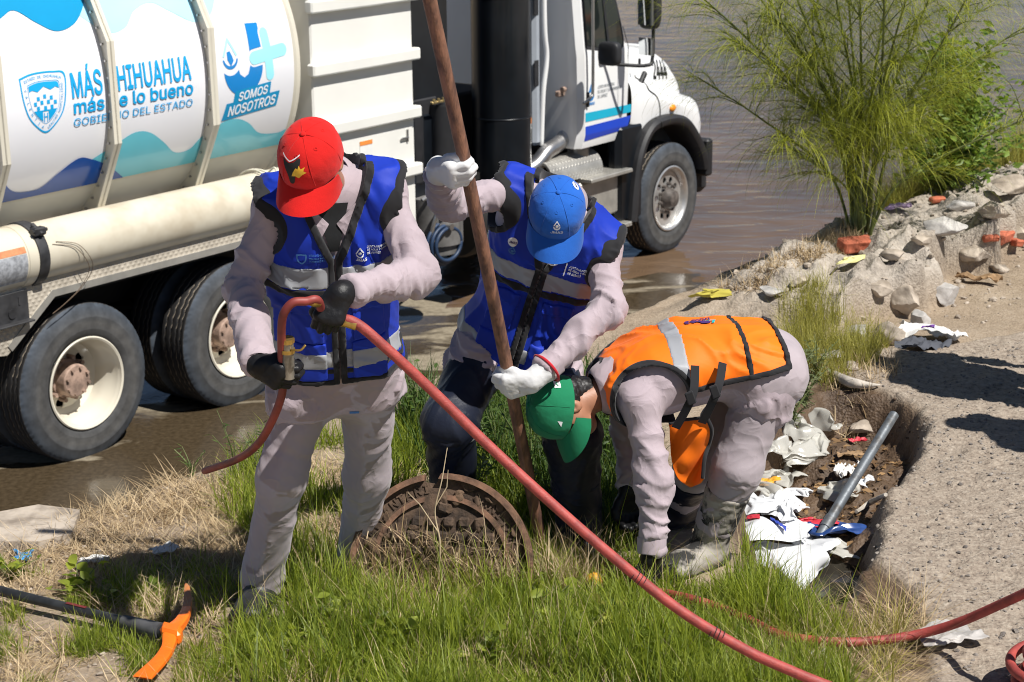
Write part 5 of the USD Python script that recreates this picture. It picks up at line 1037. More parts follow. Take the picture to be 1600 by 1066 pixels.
# ================= man in the green cap
def man_green():
    d = .20
    J = dict(hipL=atY(1200, 588, 5.86 + d), hipR=atY(1195, 566, 6.03 + d), knL=atY(1150, 735, 5.80 + d), anL=atY(1108, 888, 5.86 + d), knR=atY(1090, 725, 6.05 + d), anR=atY(1060, 845, 6.25 + d),
             shL=atY(1000, 626, 5.74 + d), shR=atY(962, 590, 6.06 + d), elL=atY(1022, 755, 5.64 + d), wrL=atY(1018, 868, 5.58 + d), elR=atY(985, 690, 6.10 + d), wrR=atY(985, 762, 6.02 + d))
    J['anL'] = on_ground(J['anL'], .09); J['anR'] = on_ground(J['anR'], .09)
    s = Person('man in green cap and orange vest, bent double with an arm in the grass', J, bulge=V(.02, .02, .055))
    s.body(atY(882, 640, 5.80 + d), V(-.92, -.36, .10), V(.04, -.28, -.95)); s.hair(-.085, .03)
    cp = s.cap(K['green'], .074, .10, .098, 1.14)
    s.emblem('flag_mark', Polygon([(-.009, -.006), (.008, -.006), (.008, .010)]), 1.02, .22, K['white'], cp); s.emblem('round_patch', sbox(-.017, -.008, .017, .008).buffer(.002), 2.4, .35, K['white'], cp); s.emblem('patch_mark', LineString([(-.012, -.002), (-.004, .003), (.004, -.003), (.012, .002)]).buffer(.0015), 2.4, .35, K['green'], cp, .003)
    s.shirt(.06, seed=23, sl=(.060, .053, .044), collar=.10); s.trousers(K['trousers'], (.108, .073, .069), .055, .014, 24, waist=.10)
    v = s.vest(K['orange'], hem=.045, back=True, seed=27, vneck=False, slit=False, hole=.125, thick_=.024, neck=.080)
    return s, J
MG, JG = man_green()
def finish_green():
    s, J = MG, JG; H = s.H
    s.patch('reflective_tape', -.3, .3, H - .19, H - .135, .002, K['reflect'], front=False); s.patch('seam_tape', -.3, .3, .085, .105, .003, K['trim'], front=False)
    # printed crest in purple and teal across the back
    for nm, pol, mt in (('back_crest', affinity.scale(Point(0, .0).buffer(.03), 1.2, .8).difference(Point(.01, .01).buffer(.012)), K['purple']), ('back_crest_swirl', Polygon([(-.06, -.03), (-.045, .02), (-.035, .02), (-.046, -.015), (-.01, -.03), (-.012, -.038)]), K['teal']), ('back_crest_arc', LineString([(.035, -.02), (.05, .0), (.045, .02)]).buffer(.006), K['purple'])):
        s.badge(nm, flat(pol, .006), .0, H - .275, mt, front=False, rot=math.pi / 2)
    t = text('MÁS', .022, 1, .0008, True); t.apply_translation((.02, -.065, 0)); s.badge('lettering', t, 0, H - .34, K['purple'], front=False, rot=math.pi / 2)
    t = text('JMAS', .014, 1, .0008, True); t.apply_translation((.02, -.09, 0)); s.badge('lettering', t, 0, H - .36, K['purple'], front=False, rot=math.pi / 2)
    # side straps with buckles, hanging front panel
    def strap(pts, w=.014):
        q = spline(pts, 8); P_ = []
        for i, p in enumerate(q):
            t_ = unit(q[min(i + 1, len(q) - 1)] - q[max(i - 1, 0)]); sd = unit(np.cross(t_, V(0, -1, .2))); P_.append([p - sd * w, p + sd * w])
        m = thick(np.array(P_), .004); m.fix_normals(); return m
    Y = 5.72 + .2
    for pts, bp in (([atY(1086, 572, Y - .02), atY(1084, 610, Y - .075), atY(1074, 636, Y - .085), atY(1056, 668, Y - .02)], (1079, 622)), ([atY(1129, 568, Y - .0), atY(1124, 598, Y - .075), atY(1113, 628, Y - .09), atY(1097, 660, Y - .02)], (1117, 612))):
        st_p = s.put('side_strap', strap(pts), K['trim'], s.vest_p); b = bx((0, 0, 0), (.030, .012, .045), .004); b.apply_transform(rotm(-.35, (0, 1, 0))); b.apply_translation(atY(*bp, Y - .095)); s.put('buckle', cat(b), K['trim'], st_p, smooth=False)
    cor = [[(1046, 662), (1062, 657), (1080, 655), (1104, 652)], [(1047, 690), (1066, 688), (1088, 684), (1112, 672)], [(1050, 722), (1070, 722), (1092, 712), (1108, 694)], [(1060, 748), (1076, 745), (1092, 732), (1101, 716)], [(1078, 762), (1084, 760), (1092, 755), (1098, 748)]]
    C = np.array([[atY(px, py, Y + .03 + .025 * math.sin(1.9 * i + 1.3 * k) - .01 * k) for k, (px, py) in enumerate(r)] for i, r in enumerate(cor)])
    G = np.array([spline(C[:, k], 6) for k in range(4)]).transpose(1, 0, 2); G = np.array([spline(r, 6) for r in G]); m = thick(G, .006); m.fix_normals()
    fp = s.put('hanging_panel', m, K['orange'], s.vest_p, smooth=60)
    s.put('panel_binding', cat(tube(G[:, -1], .007, 8), tube(G[0], .006, 8)), K['trim'], fp)
    # trouser seam and hip pocket
    s.put('glove', hand('R', J['wrR'], V(-.9, -.2, .1), V(0, -.05, -1), (35, 75, 105), fore=J['elR'] - J['wrR'], cuff=.055, extra=.004, thumb='rest'), K['glove'])
    s.put('glove', hand('L', J['wrL'] + unit(J['wrL'] - J['elL']) * .0, V(-.75, -.5, .05), V(0, -.05, -1), (35, 80, 115), fore=J['elL'] - J['wrL'], cuff=.02, extra=.0, thumb='rest'), K['glove'])
    for q, toe, mt in (('L', V(-.75, -.65, 0), K['mudboot']), ('R', V(-.9, -.3, 0), K['navy'])):
        b, so = boot(J['an' + q], J['kn' + q], toe, r=.062, top=.22, shaft=.083, foot=.28); bp = s.put('boot', b, mt); s.put('sole', so, K['trim'], bp)
finish_green()
# ------------------------------------------------------------------ things on the bank
K['hose'] = mat('red_rubber_hose', (.38, .062, .050), .6, .22, 22, col2=(.24, .040, .034), bump=.3, bscale=220); K['hosedark'] = mat('old_dark_red_hose', (.20, .032, .026), .55, .3, 9); K['brass'] = mat('brass_coupling', (.55, .36, .10), .35, .2, 20, metal=.85)
K['rustpole'] = mat('rusty_pole_steel', (.24, .115, .07), .6, .4, 16, col2=(.085, .042, .03), bump=.5, bscale=120, stretch=(2.5, 2.5, .6)); K['iron'] = mat('muddy_cast_iron', (.105, .066, .042), .9, .4, 16, col2=(.028, .018, .012), bump=.9, bscale=90)
K['rim'] = mat('rusty_cast_rim', (.22, .115, .068), .75, .35, 14, col2=(.075, .042, .026), bump=.6, bscale=70); K['pick'] = mat('orange_painted_steel', (.80, .155, .008), .42, .1, 9, bump=.2, bscale=40); K['pickworn'] = mat('worn_pick_point', (.36, .16, .075), .6, .3, 24, col2=(.50, .17, .04))
K['fibre'] = mat('black_fibreglass_handle', (.022, .023, .024), .5, .35, 20); K['sleeve'] = mat('grey_rubber_sleeve', (.06, .06, .062), .7, .25, 18); K['galv'] = mat('galvanised_pipe', (.15, .165, .18), .5, .3, 14, metal=.4, bump=.3, col2=(.075, .07, .065), lo=.3, hi=.5)
K['brick'] = mat('red_brick', (.42, .115, .06), .9, .2, 18, bump=.6); K['rock'] = mat('pale_rubble', (.44, .375, .305), .95, .22, 7, bump=.9, bscale=45, col2=(.22, .18, .14)); K['rockgrey'] = mat('grey_rubble', (.38, .36, .34), .95, .25, 8, bump=.8, bscale=45)
K['bag'] = usdkit.material(stage, '/World/Looks/white_plastic_bag', {'p': ('principled_bsdf', {'base_color': (.74, .75, .76), 'roughness': .35}), 't': ('transparent_bsdf', {'color': (.9, .9, .9)}), 'm': ('mix_closure', {'fac': .18})}, [('p.BSDF', 'm.closure1'), ('t.BSDF', 'm.closure2')], surface='m.closure')
K['clear'] = usdkit.material(stage, '/World/Looks/clear_plastic_film', {'p': ('principled_bsdf', {'base_color': (.66, .65, .60), 'roughness': .18, 'specular_ior_level': .7}), 't': ('transparent_bsdf', {'color': (.92, .90, .86)}), 'm': ('mix_closure', {'fac': .48})}, [('p.BSDF', 'm.closure1'), ('t.BSDF', 'm.closure2')], surface='m.closure')
K['orangepeel'] = mat('orange_fruit', (.62, .30, .02), .5, .2, 30, bump=.3); K['yellowcloth'] = cloth('yellow_rag', (.42, .36, .06)); K['paper'] = mat('white_paper', (.66, .65, .62), .8, .08, 20); K['cardboard'] = mat('brown_cardboard', (.30, .19, .10), .9, .2, 12); K['bluebag'] = mat('blue_plastic_scrap', (.04, .24, .52), .4, .2, 20)
def ground_at(px, py, dz=0.0, z0=PZ):                                # first point of the ground along a line of sight, raised by dz
    d = ray(px, py); t = np.linspace(4.2, 16, 500) / d[1]; P = C0 + t[:, None] * d; g = terrain(P[:, :1], P[:, 1:2])[0][:, 0] + dz; k = np.nonzero(P[:, 2] < g)[0]
    if not len(k) or k[0] == 0: return atZ(px, py, z0)
    i = k[0]; a0, a1 = P[i - 1, 2] - g[i - 1], P[i, 2] - g[i]; return P[i - 1] + (P[i] - P[i - 1]) * (a0 / (a0 - a1))
def thing(name, label, category, loc, group=None):
    x = xform(name, loc=loc); tag(x, label, category, group); return x
def rel(m, o): m = tm(m).copy(); m.vertices = m.vertices - np.asarray(o, float); return m
# cast iron cover lifted on edge
LC = atY(690, 884, 5.90); LR = .318
lid = thing('manhole_cover', 'round rusty cast iron manhole cover standing tilted on edge in the grass', 'manhole cover', LC)
ln = unit(V(-.10, -.93, .34)); lx = unit(np.cross(V(0, 0, 1), ln)); ly = np.cross(ln, lx)
LM = frame((0, 0, 0), lx, ly, ln)                                    # local x right, y up, z towards the viewer
def lidm(m): m = tm(m).copy(); m.apply_transform(LM); return m
notch = Polygon([(.028, .285), (.052, .33), (-.008, .34), (-.012, .29)]); notch = affinity.translate(notch, -.055, -.005)
obj('plate', lidm(extr(Point(0, 0).buffer(LR, 48).difference(notch), .018, -.02)), K['iron'], lid)
rimp = Point(0, 0).buffer(LR, 48).difference(Point(0, 0).buffer(LR - .020, 48)).difference(notch); rm = extr(rimp, .046, -.021); obj('rim', lidm(rm), K['rim'], lid, smooth=35)
ir = Point(0, 0).buffer(.243, 40).difference(Point(0, 0).buffer(.226, 40)).difference(affinity.translate(notch, 0, -.08)); obj('inner_ring', lidm(extr(ir, .016, -.004)), K['rim'], lid, smooth=35)
rng = np.random.default_rng(5); nb = 0
for iy in range(-4, 5):
    for ix in range(-4, 5):
        cx, cy = ix * .054 + (.02 if iy % 2 else 0), iy * .050
        if math.hypot(cx, cy) > .200: continue
        b = bx((cx, cy, .006), (.038, .035, .020 + .008 * rng.random()), .007, rotm(rng.normal() * .12, (0, 0, 1))); b.vertices += (meshkit.noise(b.vertices * 60, 3)[:, None] - .5) * .008; obj('raised_block', lidm(b), K['iron'], lid)
for word, a0, st in (('ALCANTARILLADO', 2.75, -.118), ('SANITARIO', 1.12, -.125)):
    for i, ch in enumerate(word[:12]):
        a = a0 + st * i
        if a < .12 or 1.22 < a < 1.78: continue
        t = text(ch, .030, 1.0, .006, True); t.apply_translation((-t.extents[0] / 2, -.017, 0)); t.apply_transform(rotm(a - math.pi / 2, (0, 0, 1))); t.apply_translation((.270 * math.cos(a), .270 * math.sin(a), -.003)); obj('raised_letter', lidm(t), K['iron'], lid)
cl = []
for i in range(110):
    a, r_ = rng.uniform(0, 2 * math.pi), .30 * math.sqrt(rng.random()); 
    if r_ * math.sin(a) > .10 and rng.random() < .65: continue
    c = trimesh.creation.icosphere(1, 1.0); c.apply_scale((rng.uniform(.010, .038), rng.uniform(.010, .034), rng.uniform(.004, .011))); c.vertices += (meshkit.noise(c.vertices * 60 + i, 3)[:, None] - .5) * .012; c.apply_translation((r_ * math.cos(a), r_ * math.sin(a), .006)); cl.append(c)
tag(obj('mud_clods', lidm(cat(*cl)), mat('damp_mud', (.10, .062, .038), .95, .4, 14, bump=.9), lid), kind='stuff')
# long pole
pd = unit(pole_b - pole_a); ptop = pole_a - pd * 1.25; pbot = pole_b + pd * .12
pole = thing('steel_pole', 'long rusty steel pole held upright by the man in the blue cap', 'pole', pbot)
Lp = np.linalg.norm(ptop - pbot); rr = [ptop + (pbot - ptop) * t for t in np.linspace(0, 1, 40)]
bow = unit(np.cross(pd, V(0, 1, 0))); rr = [p + bow * .012 * math.sin(3.2 * t) for p, t in zip(rr, np.linspace(0, 1, 40))]
obj('shaft', rel(tube(rr, .0215, 20), pbot), K['rustpole'], pole, smooth=True); obj('collar', rel(cyl(pbot + (ptop - pbot) * .02, pbot + (ptop - pbot) * .05, .026, 20), pbot), K['rustpole'], pole, smooth=30)
# hose in the red-capped man's hands: from his left hand down across the picture
h0 = barL; hp = [h0 + XL * .0, atY(552, 503, 5.12), atY(600, 541, 5.12), atY(680, 615, 5.14), atY(760, 693, 5.12), atY(860, 785, 5.06), atY(960, 872, 5.00), atY(1060, 952, 4.95), atY(1160, 1013, 4.90), atY(1240, 1050, 4.86), atY(1310, 1078, 4.84), atY(1500, 1150, 4.8)]
for i in range(6, len(hp)):                                          # rests on the grass from here
    g_ = zt(hp[i][0], hp[i][1]) + .05; 
hose = thing('hose', 'red rubber hose running from the gloved hand of the red capped man across the grass', 'hose', hp[-1])
obj('hose_tube', rel(tube(spline(hp, 10), .0155, 16), hp[-1]), K['hose'], hose, smooth=True)
cpl = [barL - (hp[1] - barL) * .1, hp[1] + (hp[2] - hp[1]) * .12]; obj('coupling', rel(tube([cpl[0], barL + (hp[1] - barL) * .7, cpl[1]], .0175, 16), hp[-1]), K['brass'], hose, smooth=True)
def wire_round(p, t, r=.019, k=3):
    x = unit(np.cross(t, V(.2, .3, .9))); y = np.cross(t, x); a = np.linspace(0, 2 * math.pi * k, 14 * k); return tube(np.array([p + t * (.012 * u / 6) + r * (math.cos(u) * x + math.sin(u) * y) for u in a]), .0012, 5)
for px in ((985, 890), (1108, 985)):
    i = int(np.argmin([abs(800 + FPX * p[0] / depth_at(p) - px[0]) for p in spline(hp, 10)])); sp = spline(hp, 10); obj('wire_tie', rel(wire_round(sp[i], unit(sp[i + 1] - sp[i])), hp[-1]), K['trim'], hose)
# the looped end between his hands, with the brass valve
vtop, vbot = atY(449, 535, 5.08), atY(452, 590, 5.10)
lp = [barL + (barL - hp[1]) * .25, atY(497, 470, 5.06), atY(478, 471, 5.04), atY(458, 473, 5.03), atY(444, 489, 5.03), atY(440, 510, 5.05), atY(440, 545, 5.08), atY(442, 585, 5.12), atY(440, 618, 5.16), atY(424, 660, 5.24), atY(402, 695, 5.36), atY(370, 718, 5.6), atY(320, 736, 5.95)]
hose2 = thing('hose', 'darker red hose bent between the black gloves, its lower end trailing towards the street', 'hose', lp[-1])
obj('hose_tube', rel(tube(spline(lp, 10), .0125, 14), lp[-1]), K['hosedark'], hose2, smooth=True); obj('coupling', rel(tube([lp[1] + (lp[0] - lp[1]) * .1, lp[1] + (lp[2] - lp[1]) * .55], .0145, 14), lp[-1]), K['brass'], hose2, smooth=True)
val = thing('valve', 'small brass and steel nozzle valve gripped beside the bent hose', 'valve', vbot)
obj('barrel', rel(tube([vtop, vtop + (vbot - vtop) * .5, vbot], .0175, 16), vbot), mat('worn_valve_steel', (.30, .28, .24), .4, .3, 20, metal=.7), val, smooth=30); obj('cap_nut', rel(cyl(vtop + (vtop - vbot) * .12, vtop, .021, 8), vbot), K['brass'], val); obj('collar', rel(cyl(vtop + (vbot - vtop) * .18, vtop + (vbot - vtop) * .28, .021, 16), vbot), K['brass'], val, smooth=30)
obj('lever', rel(tube(spline([vtop + V(.01, -.01, -.02), vtop + V(.04, -.03, -.015), vtop + V(.055, -.03, .0)], 4), .0035, 6), vbot), K['brass'], val, smooth=True)
# second hose lying on the ground and rising to the right; coil
gpt = lambda px, py, dz=.02: ground_at(px, py, dz)
h2 = [gpt(1030, 925, .02), gpt(1075, 935, .06), gpt(1110, 945, .06), gpt(1165, 966, .05), gpt(1220, 992, .05), gpt(1300, 1003, .05), gpt(1370, 1001, .04)]
h2 += [atY(1440, 990, h2[-1][1] - .0), atY(1500, 972, h2[-1][1] - .06), atY(1560, 946, h2[-1][1] - .16), atY(1620, 918, h2[-1][1] - .28), atY(1760, 850, h2[-1][1] - .5), atY(1900, 800, h2[-1][1] - .6)]
hoseb = thing('hose', 'red hose lying in the grass and rising over the dirt path at the right edge', 'hose', h2[0]); obj('hose_tube', rel(tube(spline(h2, 10), .0150, 16), h2[0]), K['hose'], hoseb, smooth=True)
for k in (13, 24, 31, 52): sp = spline(h2, 10); obj('wire_tie', rel(wire_round(sp[k], unit(sp[k + 1] - sp[k]), .018, 2), h2[0]), K['trim'], hoseb)
cc = ground_at(1672, 1098, .0); coil = thing('hose_coil', 'coil of red hose lying on the dirt path in the lower right corner', 'hose', cc)
tt = np.linspace(0, 2 * math.pi * 5, 240); rad = .155 + .016 * np.sin(tt * .37) ; cz = .02 + .030 * tt / (2 * math.pi) + .01 * np.sin(tt * 1.0 + 1)
obj('hose_tube', tube(np.column_stack([rad * np.cos(tt) + .01 * np.sin(tt * .5), rad * np.sin(tt), cz]), .0155, 14), K['hose'], coil, smooth=True)
# pickaxe
e0, e1 = ground_at(268, 990, .05), atZ(-70, 906, PZ + .05); e1[2] += max([0.0] + [zt(*(e0 + (e1 - e0) * t)[:2]) + .03 - (e0 + (e1 - e0) * t)[2] for t in np.linspace(.15, .7, 12)]) * 1.3; pa = unit(e1 - e0)
pick = thing('pickaxe', 'pickaxe with an orange head and a black handle lying in the dry grass', 'pickaxe', e0)
perp = ground_at(298, 905, .075) - e0; hd = unit(perp); nrm = unit(np.cross(pa, hd)); nrm = nrm if nrm[2] > 0 else -nrm
obj('handle', rel(tube([e0 + pa * t + V(0, 0, .0) for t in np.linspace(.02, 1.05, 12)], np.interp(np.linspace(0, 1, 12), [0, .1, .3, 1], [.021, .019, .0165, .018]), 14), e0), K['fibre'], pick, smooth=True); obj('grip_sleeve', rel(tube([e0 + pa * .045, e0 + pa * .10, e0 + pa * .20], [.027, .026, .022], 14), e0), K['sleeve'], pick, smooth=40)
obj('handle_lettering', rel(bx((0, 0, 0), (.085, .012, .0015)).apply_transform(frame(e0 + pa * .40 + nrm * .0178, pa, np.cross(nrm, pa), nrm)), e0), K['redprint'], pick)
obj('eye', rel(bx((0, 0, 0), (.085, .062, .052), .012).apply_transform(frame(e0, pa, hd, nrm)), e0), K['pick'], pick)
def blade(pts, w, t, mt, nm):
    q = spline(pts, 8); ws = np.interp(np.linspace(0, 1, len(q)), np.linspace(0, 1, len(w)), w); ts = np.interp(np.linspace(0, 1, len(q)), np.linspace(0, 1, len(t)), t); R_ = []
    for i, p in enumerate(q):
        T = unit(q[min(i + 1, len(q) - 1)] - q[max(i - 1, 0)]); sd = unit(np.cross(nrm, T)); up_ = np.cross(T, sd); c = .7
        R_.append([p + sd * ws[i] * a + up_ * ts[i] * b for a, b in ((1, -c), (1, c), (c, 1), (-c, 1), (-1, c), (-1, -c), (-c, -1), (c, -1), (1, -c))])
    g = grid_mesh(np.array(R_)); ends = [trimesh.convex.convex_hull(np.vstack([np.array(R_[0]), np.array(R_[0]) * .999 + e0 * .001])), ] if False else []
    g.fix_normals(); return obj(nm, rel(cat(g, *ends), e0), mt, pick, smooth=40)
b1 = [e0 + hd * .02, e0 + hd * .09 + pa * -.02, e0 + hd * .15 + pa * -.026, e0 + hd * .185 + pa * -.025]; blade(b1, [.026, .020, .017, .015], [.017, .014, .011, .009], K['pick'], 'point')
b2 = [b1[-1], e0 + hd * .24 + pa * -.018, e0 + hd * .31 + pa * -.002 + V(0, 0, .004), e0 + hd * .35 + pa * .012]; blade(b2, [.015, .013, .010, .004], [.009, .008, .006, .002], K['pickworn'], 'worn_tip')
ch = [e0 - hd * .02, e0 - hd * .09 - pa * .006, e0 - hd * .17 + pa * .005, e0 - hd * .28 + pa * .04, e0 - hd * .31 + pa * .05]; blade(ch, [.024, .020, .023, .030, .032], [.017, .012, .009, .006, .002], K['pick'], 'chisel')
# galvanised pipe standing out of the puddle
q0, q1 = ground_at(1245, 900, .0), None; q0 = V(q0[0], q0[1], PZ - .30); q0 = atZ(1240, 905, PZ - .22); q1 = atZ(1397, 648, PZ + .20)
gpipe = thing('steel_pipe', 'grey galvanised pipe leaning out of the rubbish filled trench', 'pipe', q0)
dq = unit(q1 - q0); pr = lathe([(.015, 0), (.020, 0), (.020, np.linalg.norm(q1 - q0)), (.015, np.linalg.norm(q1 - q0)), (.015, 0)], 24, 'z'); x_ = unit(np.cross(dq, V(0, 1, 0))); pr.apply_transform(frame((0, 0, 0), x_, np.cross(dq, x_), dq)); obj('tube', pr, K['galv'], gpipe, smooth=40)
obj('coupling', cyl(dq * .28, dq * .34, .0235, 24), K['galv'], gpipe, smooth=30)
# ---- rubbish: every scrap by itself
rng = np.random.default_rng(11)
def crumple(w, d_, h_, seed, n=26, puff=.5):
    """a crumpled film: a lump with sharp creases, flat underneath; low puff gives a creased sheet"""
    if puff >= .5:
        n = 40; g_ = np.random.default_rng(seed); u, v = np.meshgrid(np.linspace(-1, 1, n), np.linspace(-1, 1, n), indexing='ij'); r = np.sqrt(u * u + v * v - u * u * v * v); a = np.arctan2(v, u)
        px_, py_2 = u * np.sqrt(1 - v * v / 2), v * np.sqrt(1 - u * u / 2); P3 = np.stack([px_, py_2, 0 * u], -1) + V(seed, 2 * seed, 0)
        cr_ = 0
        for i in range(9):                                           # straight creases crossing the film
            th = g_.uniform(0, 3.14); o_ = g_.uniform(-.8, .8); d = px_ * math.cos(th) + py_2 * math.sin(th) - o_ + .25 * (meshkit.noise(P3 * 2, i) - .5); cr_ = cr_ + g_.uniform(.3, 1) * g_.choice([-1, 1]) * np.maximum(1 - np.abs(d) / g_.uniform(.12, .4), 0)
        x, y = (px_ + .9 * (meshkit.noise(P3 * 1.4 + 31, seed) - .5) + .25 * (meshkit.noise(P3 * 4 + 11, seed) - .5)) * w / 1.9, (py_2 + .9 * (meshkit.noise(P3 * 1.4 + 57, seed) - .5) + .25 * (meshkit.noise(P3 * 4 + 71, seed) - .5)) * d_ / 1.9; z = h_ * (.75 * puff * np.sqrt(np.clip(1.02 - r ** 2, 0, 1)) + .9 * meshkit.noise(P3 * 1.6, seed) + .22 * cr_ * (1 - .5 * r) - .25); z = np.maximum(z - .15 * h_, 0) + .004
        m = thick(np.stack([x, y, z], -1), .0018); m.fix_normals(); return m
    u, v = np.meshgrid(np.linspace(-1, 1, n), np.linspace(-1, 1, n), indexing='ij'); s0 = V(seed, seed * 2.3, 0)
    p3 = np.stack([u * 1.6, v * 1.6, 0 * u], -1) + s0; a1 = meshkit.noise(p3, seed); r1 = 1 - np.abs(2 * meshkit.noise(p3 * 1.3 + 4, seed) - 1); r2 = 1 - np.abs(2 * meshkit.noise(p3 * 3.1, seed + 1) - 1)
    x = u * w / 2 * (1 + .35 * (meshkit.noise(p3 * 1.5 + 9, seed) - .5)) + .12 * w * (a1 - .5); y = v * d_ / 2 * (1 + .5 * (meshkit.noise(p3 * 1.5 + 19, seed) - .5)) + .2 * d_ * (r1 - .5)
    z = h_ * (.8 * a1 + .5 * r1 + .25 * r2 - .5); z = np.maximum(z, 0) + .003
    m = thick(np.stack([x, y, z], -1), .0022); m.fix_normals(); return m
def scrap(name, label, category, px, py, w, d_, h_, mt, seed, rz=0.0, z0=None, dz=.01, puff=.5, group=None, parts=None):
    p = ground_at(px, py, dz) if z0 is None else atZ(px, py, z0); k_ = 1.3 if 'bag' in name else 1.1; m = crumple(w * k_, d_ * k_, h_ * 1.15, seed, puff=puff if 'bag' in name or 'rag' in name else .2); m.apply_transform(rotm(rz, (0, 0, 1)))
    x = thing(name, label, category, p, group); b = obj('film' if 'bag' in name else 'sheet', m, mt, x, smooth=50)
    for nm, pol, mt2 in parts or []:
        f = flat(pol, .015); kd = cKDTree(m.vertices[:, :2]); 
        zz = [m.vertices[kd.query_ball_point(q[:2], .02) or [kd.query(q[:2])[1]], 2].max() for q in f.vertices]; f.vertices[:, 2] = np.array(zz) + .003; obj(nm, f, mt2, x)
    return x
print_ = [('red_print', Polygon([(-.08, -.01), (-.03, -.03), (-.02, .02), (-.07, .035)]), mat('red_ink', (.55, .03, .05), .5)), ('blue_print', Polygon([(-.01, -.03), (.05, -.04), (.06, .02), (.0, .03)]), mat('blue_ink', (.03, .06, .38), .5))]
scrap('plastic_bag', 'crumpled white plastic bag spilling into the grass beside the muddy boot', 'plastic bag', 1200, 880, .20, .34, .09, K['bag'], 3, .5)
scrap('plastic_bag', 'white bag printed red and blue lying across the left of the puddle', 'plastic bag', 1205, 835, .26, .17, .07, K['bag'], 4, .2, parts=[('red_print', Polygon([(-.10, -.02), (-.05, -.04), (-.045, .01), (-.09, .02)]), '/World/Looks/red_ink'), print_[1]])
stage.GetPrimAtPath('/World/plastic_bag_001/red_print') and UsdShade.MaterialBindingAPI.Apply(stage.GetPrimAtPath('/World/plastic_bag_001/red_print')).Bind(UsdShade.Material.Get(stage, '/World/Looks/red_ink'))
scrap('plastic_bag', 'thin white bag stretched over the near side of the leaning pipe', 'plastic bag', 1258, 845, .20, .14, .05, K['bag'], 5, -.3, dz=.03)
scrap('plastic_bag', 'pinkish red bag soaked in mud under the leaning pipe', 'plastic bag', 1278, 818, .12, .07, .03, '/World/Looks/red_ink', 6, .1, dz=.03)
scrap('plastic_bag', 'wet blue bag at the far side of the puddle beneath the path edge', 'plastic bag', 1305, 832, .15, .12, .05, mat('dark_blue_film', (.02, .05, .17), .25, .3, 14), 7, .3, dz=.02)
scrap('plastic_bag', 'rumpled white carrier bag with grey print beside the worker knee', 'plastic bag', 1205, 790, .20, .17, .07, K['bag'], 8, .9)
scrap('plastic_bag', 'small white wrapper on the brown soil below the clear bottles', 'wrapper', 1245, 772, .09, .05, .02, K['bag'], 9, .1)
scrap('plastic_bag', 'clear ballooned plastic bag nearest the green weeds', 'plastic bag', 1250, 690, .15, .13, .11, K['clear'], 10, .4, puff=.9)
scrap('plastic_bag', 'clear plastic bag with a twisted neck, highest of the clear ones', 'plastic bag', 1283, 676, .14, .11, .09, K['clear'], 12, -.3, puff=.9)
scrap('plastic_bag', 'flattened clear plastic bag below the ballooned one', 'plastic bag', 1250, 722, .19, .12, .05, K['clear'], 13, .1)
scrap('plastic_bag', 'clear plastic film bunched up against the trouser leg', 'plastic bag', 1208, 712, .12, .10, .07, K['clear'], 14, .7, puff=.8)
scrap('plastic_bag', 'clear film over an orange scrap beside the trouser leg', 'plastic bag', 1195, 745, .14, .11, .05, K['clear'], 15, .2)
scrap('rag', 'orange brown rag half hidden under clear film by the trouser leg', 'rag', 1192, 757, .12, .08, .03, K['orangepeel'], 16, .2)
scrap('torn_sheet', 'torn white strip leaning on the middle of the pipe', 'scrap', 1325, 738, .17, .05, .05, K['paper'], 17, 1.0)
scrap('plastic_bag', 'small white crumpled bag right of the leaning pipe', 'plastic bag', 1345, 760, .08, .06, .05, K['bag'], 18, .2)
scrap('wrapper', 'little red and green wrapper on the wet soil by the pale stone', 'wrapper', 1340, 690, .07, .03, .015, '/World/Looks/red_ink', 19, .1)
scrap('cardboard_piece', 'brown cardboard flake lying among dead leaves in the trench', 'cardboard', 1327, 712, .10, .04, .015, K['cardboard'], 20, .1)
scrap('wrapper', 'yellow wrapper in the puddle at the foot of the pipe', 'wrapper', 1222, 887, .07, .05, .03, K['yellowcloth'], 21, .4)
scrap('paper_sheet', 'white sheet printed purple lying in the shade under the broken concrete', 'paper', 1455, 530, .30, .16, .07, K['paper'], 22, -.4, parts=[('purple_print', Polygon([(-.06, -.03), (.0, -.04), (.02, .02), (-.04, .03)]), mat('purple_ink', (.16, .05, .30), .6))])
scrap('paper_sheet', 'dark folded paper in front of the purple printed sheet', 'paper', 1440, 545, .22, .10, .05, mat('dark_paper', (.06, .065, .08), .8), 23, .2)
scrap('rag', 'bright yellow rag at the top of the bank beside the water', 'rag', 1112, 464, .22, .09, .05, K['yellowcloth'], 24, .3)
scrap('rag', 'strip of pale yellow tape lying over the rubble', 'tape', 1335, 412, .30, .05, .04, mat('pale_yellow_film', (.60, .56, .25), .5), 25, .7)
scrap('rag', 'blue and white plastic scrap on the dry ground at the left edge', 'scrap', 38, 870, .06, .09, .03, K['bluebag'], 26, .4)
scrap('wrapper', 'silver white wrapper on the dry grass above the pickaxe handle', 'wrapper', 148, 877, .09, .04, .015, K['paper'], 27, .2)
scrap('wrapper', 'white wrapper above the upper tip of the pickaxe', 'wrapper', 258, 862, .08, .06, .02, K['paper'], 28, .6)
scrap('wrapper', 'greyish crumpled wrapper just left of the muddy manhole grass', 'wrapper', 588, 960, .05, .08, .03, K['clear'], 29, .2)
scrap('wrapper', 'white and red wrapper under the second hose', 'wrapper', 1235, 1000, .08, .05, .03, K['paper'], 30, .4)
scrap('paper_sheet', 'pale flattened scrap beside the lower end of the long hose', 'paper', 1265, 1040, .10, .08, .03, K['paper'], 31, .3)
scrap('rag', 'pinkish lilac wrapper at the edge of the rubble by the slender tree', 'wrapper', 1402, 326, .14, .08, .05, mat('lilac_film', (.45, .30, .48), .5), 32, .3)
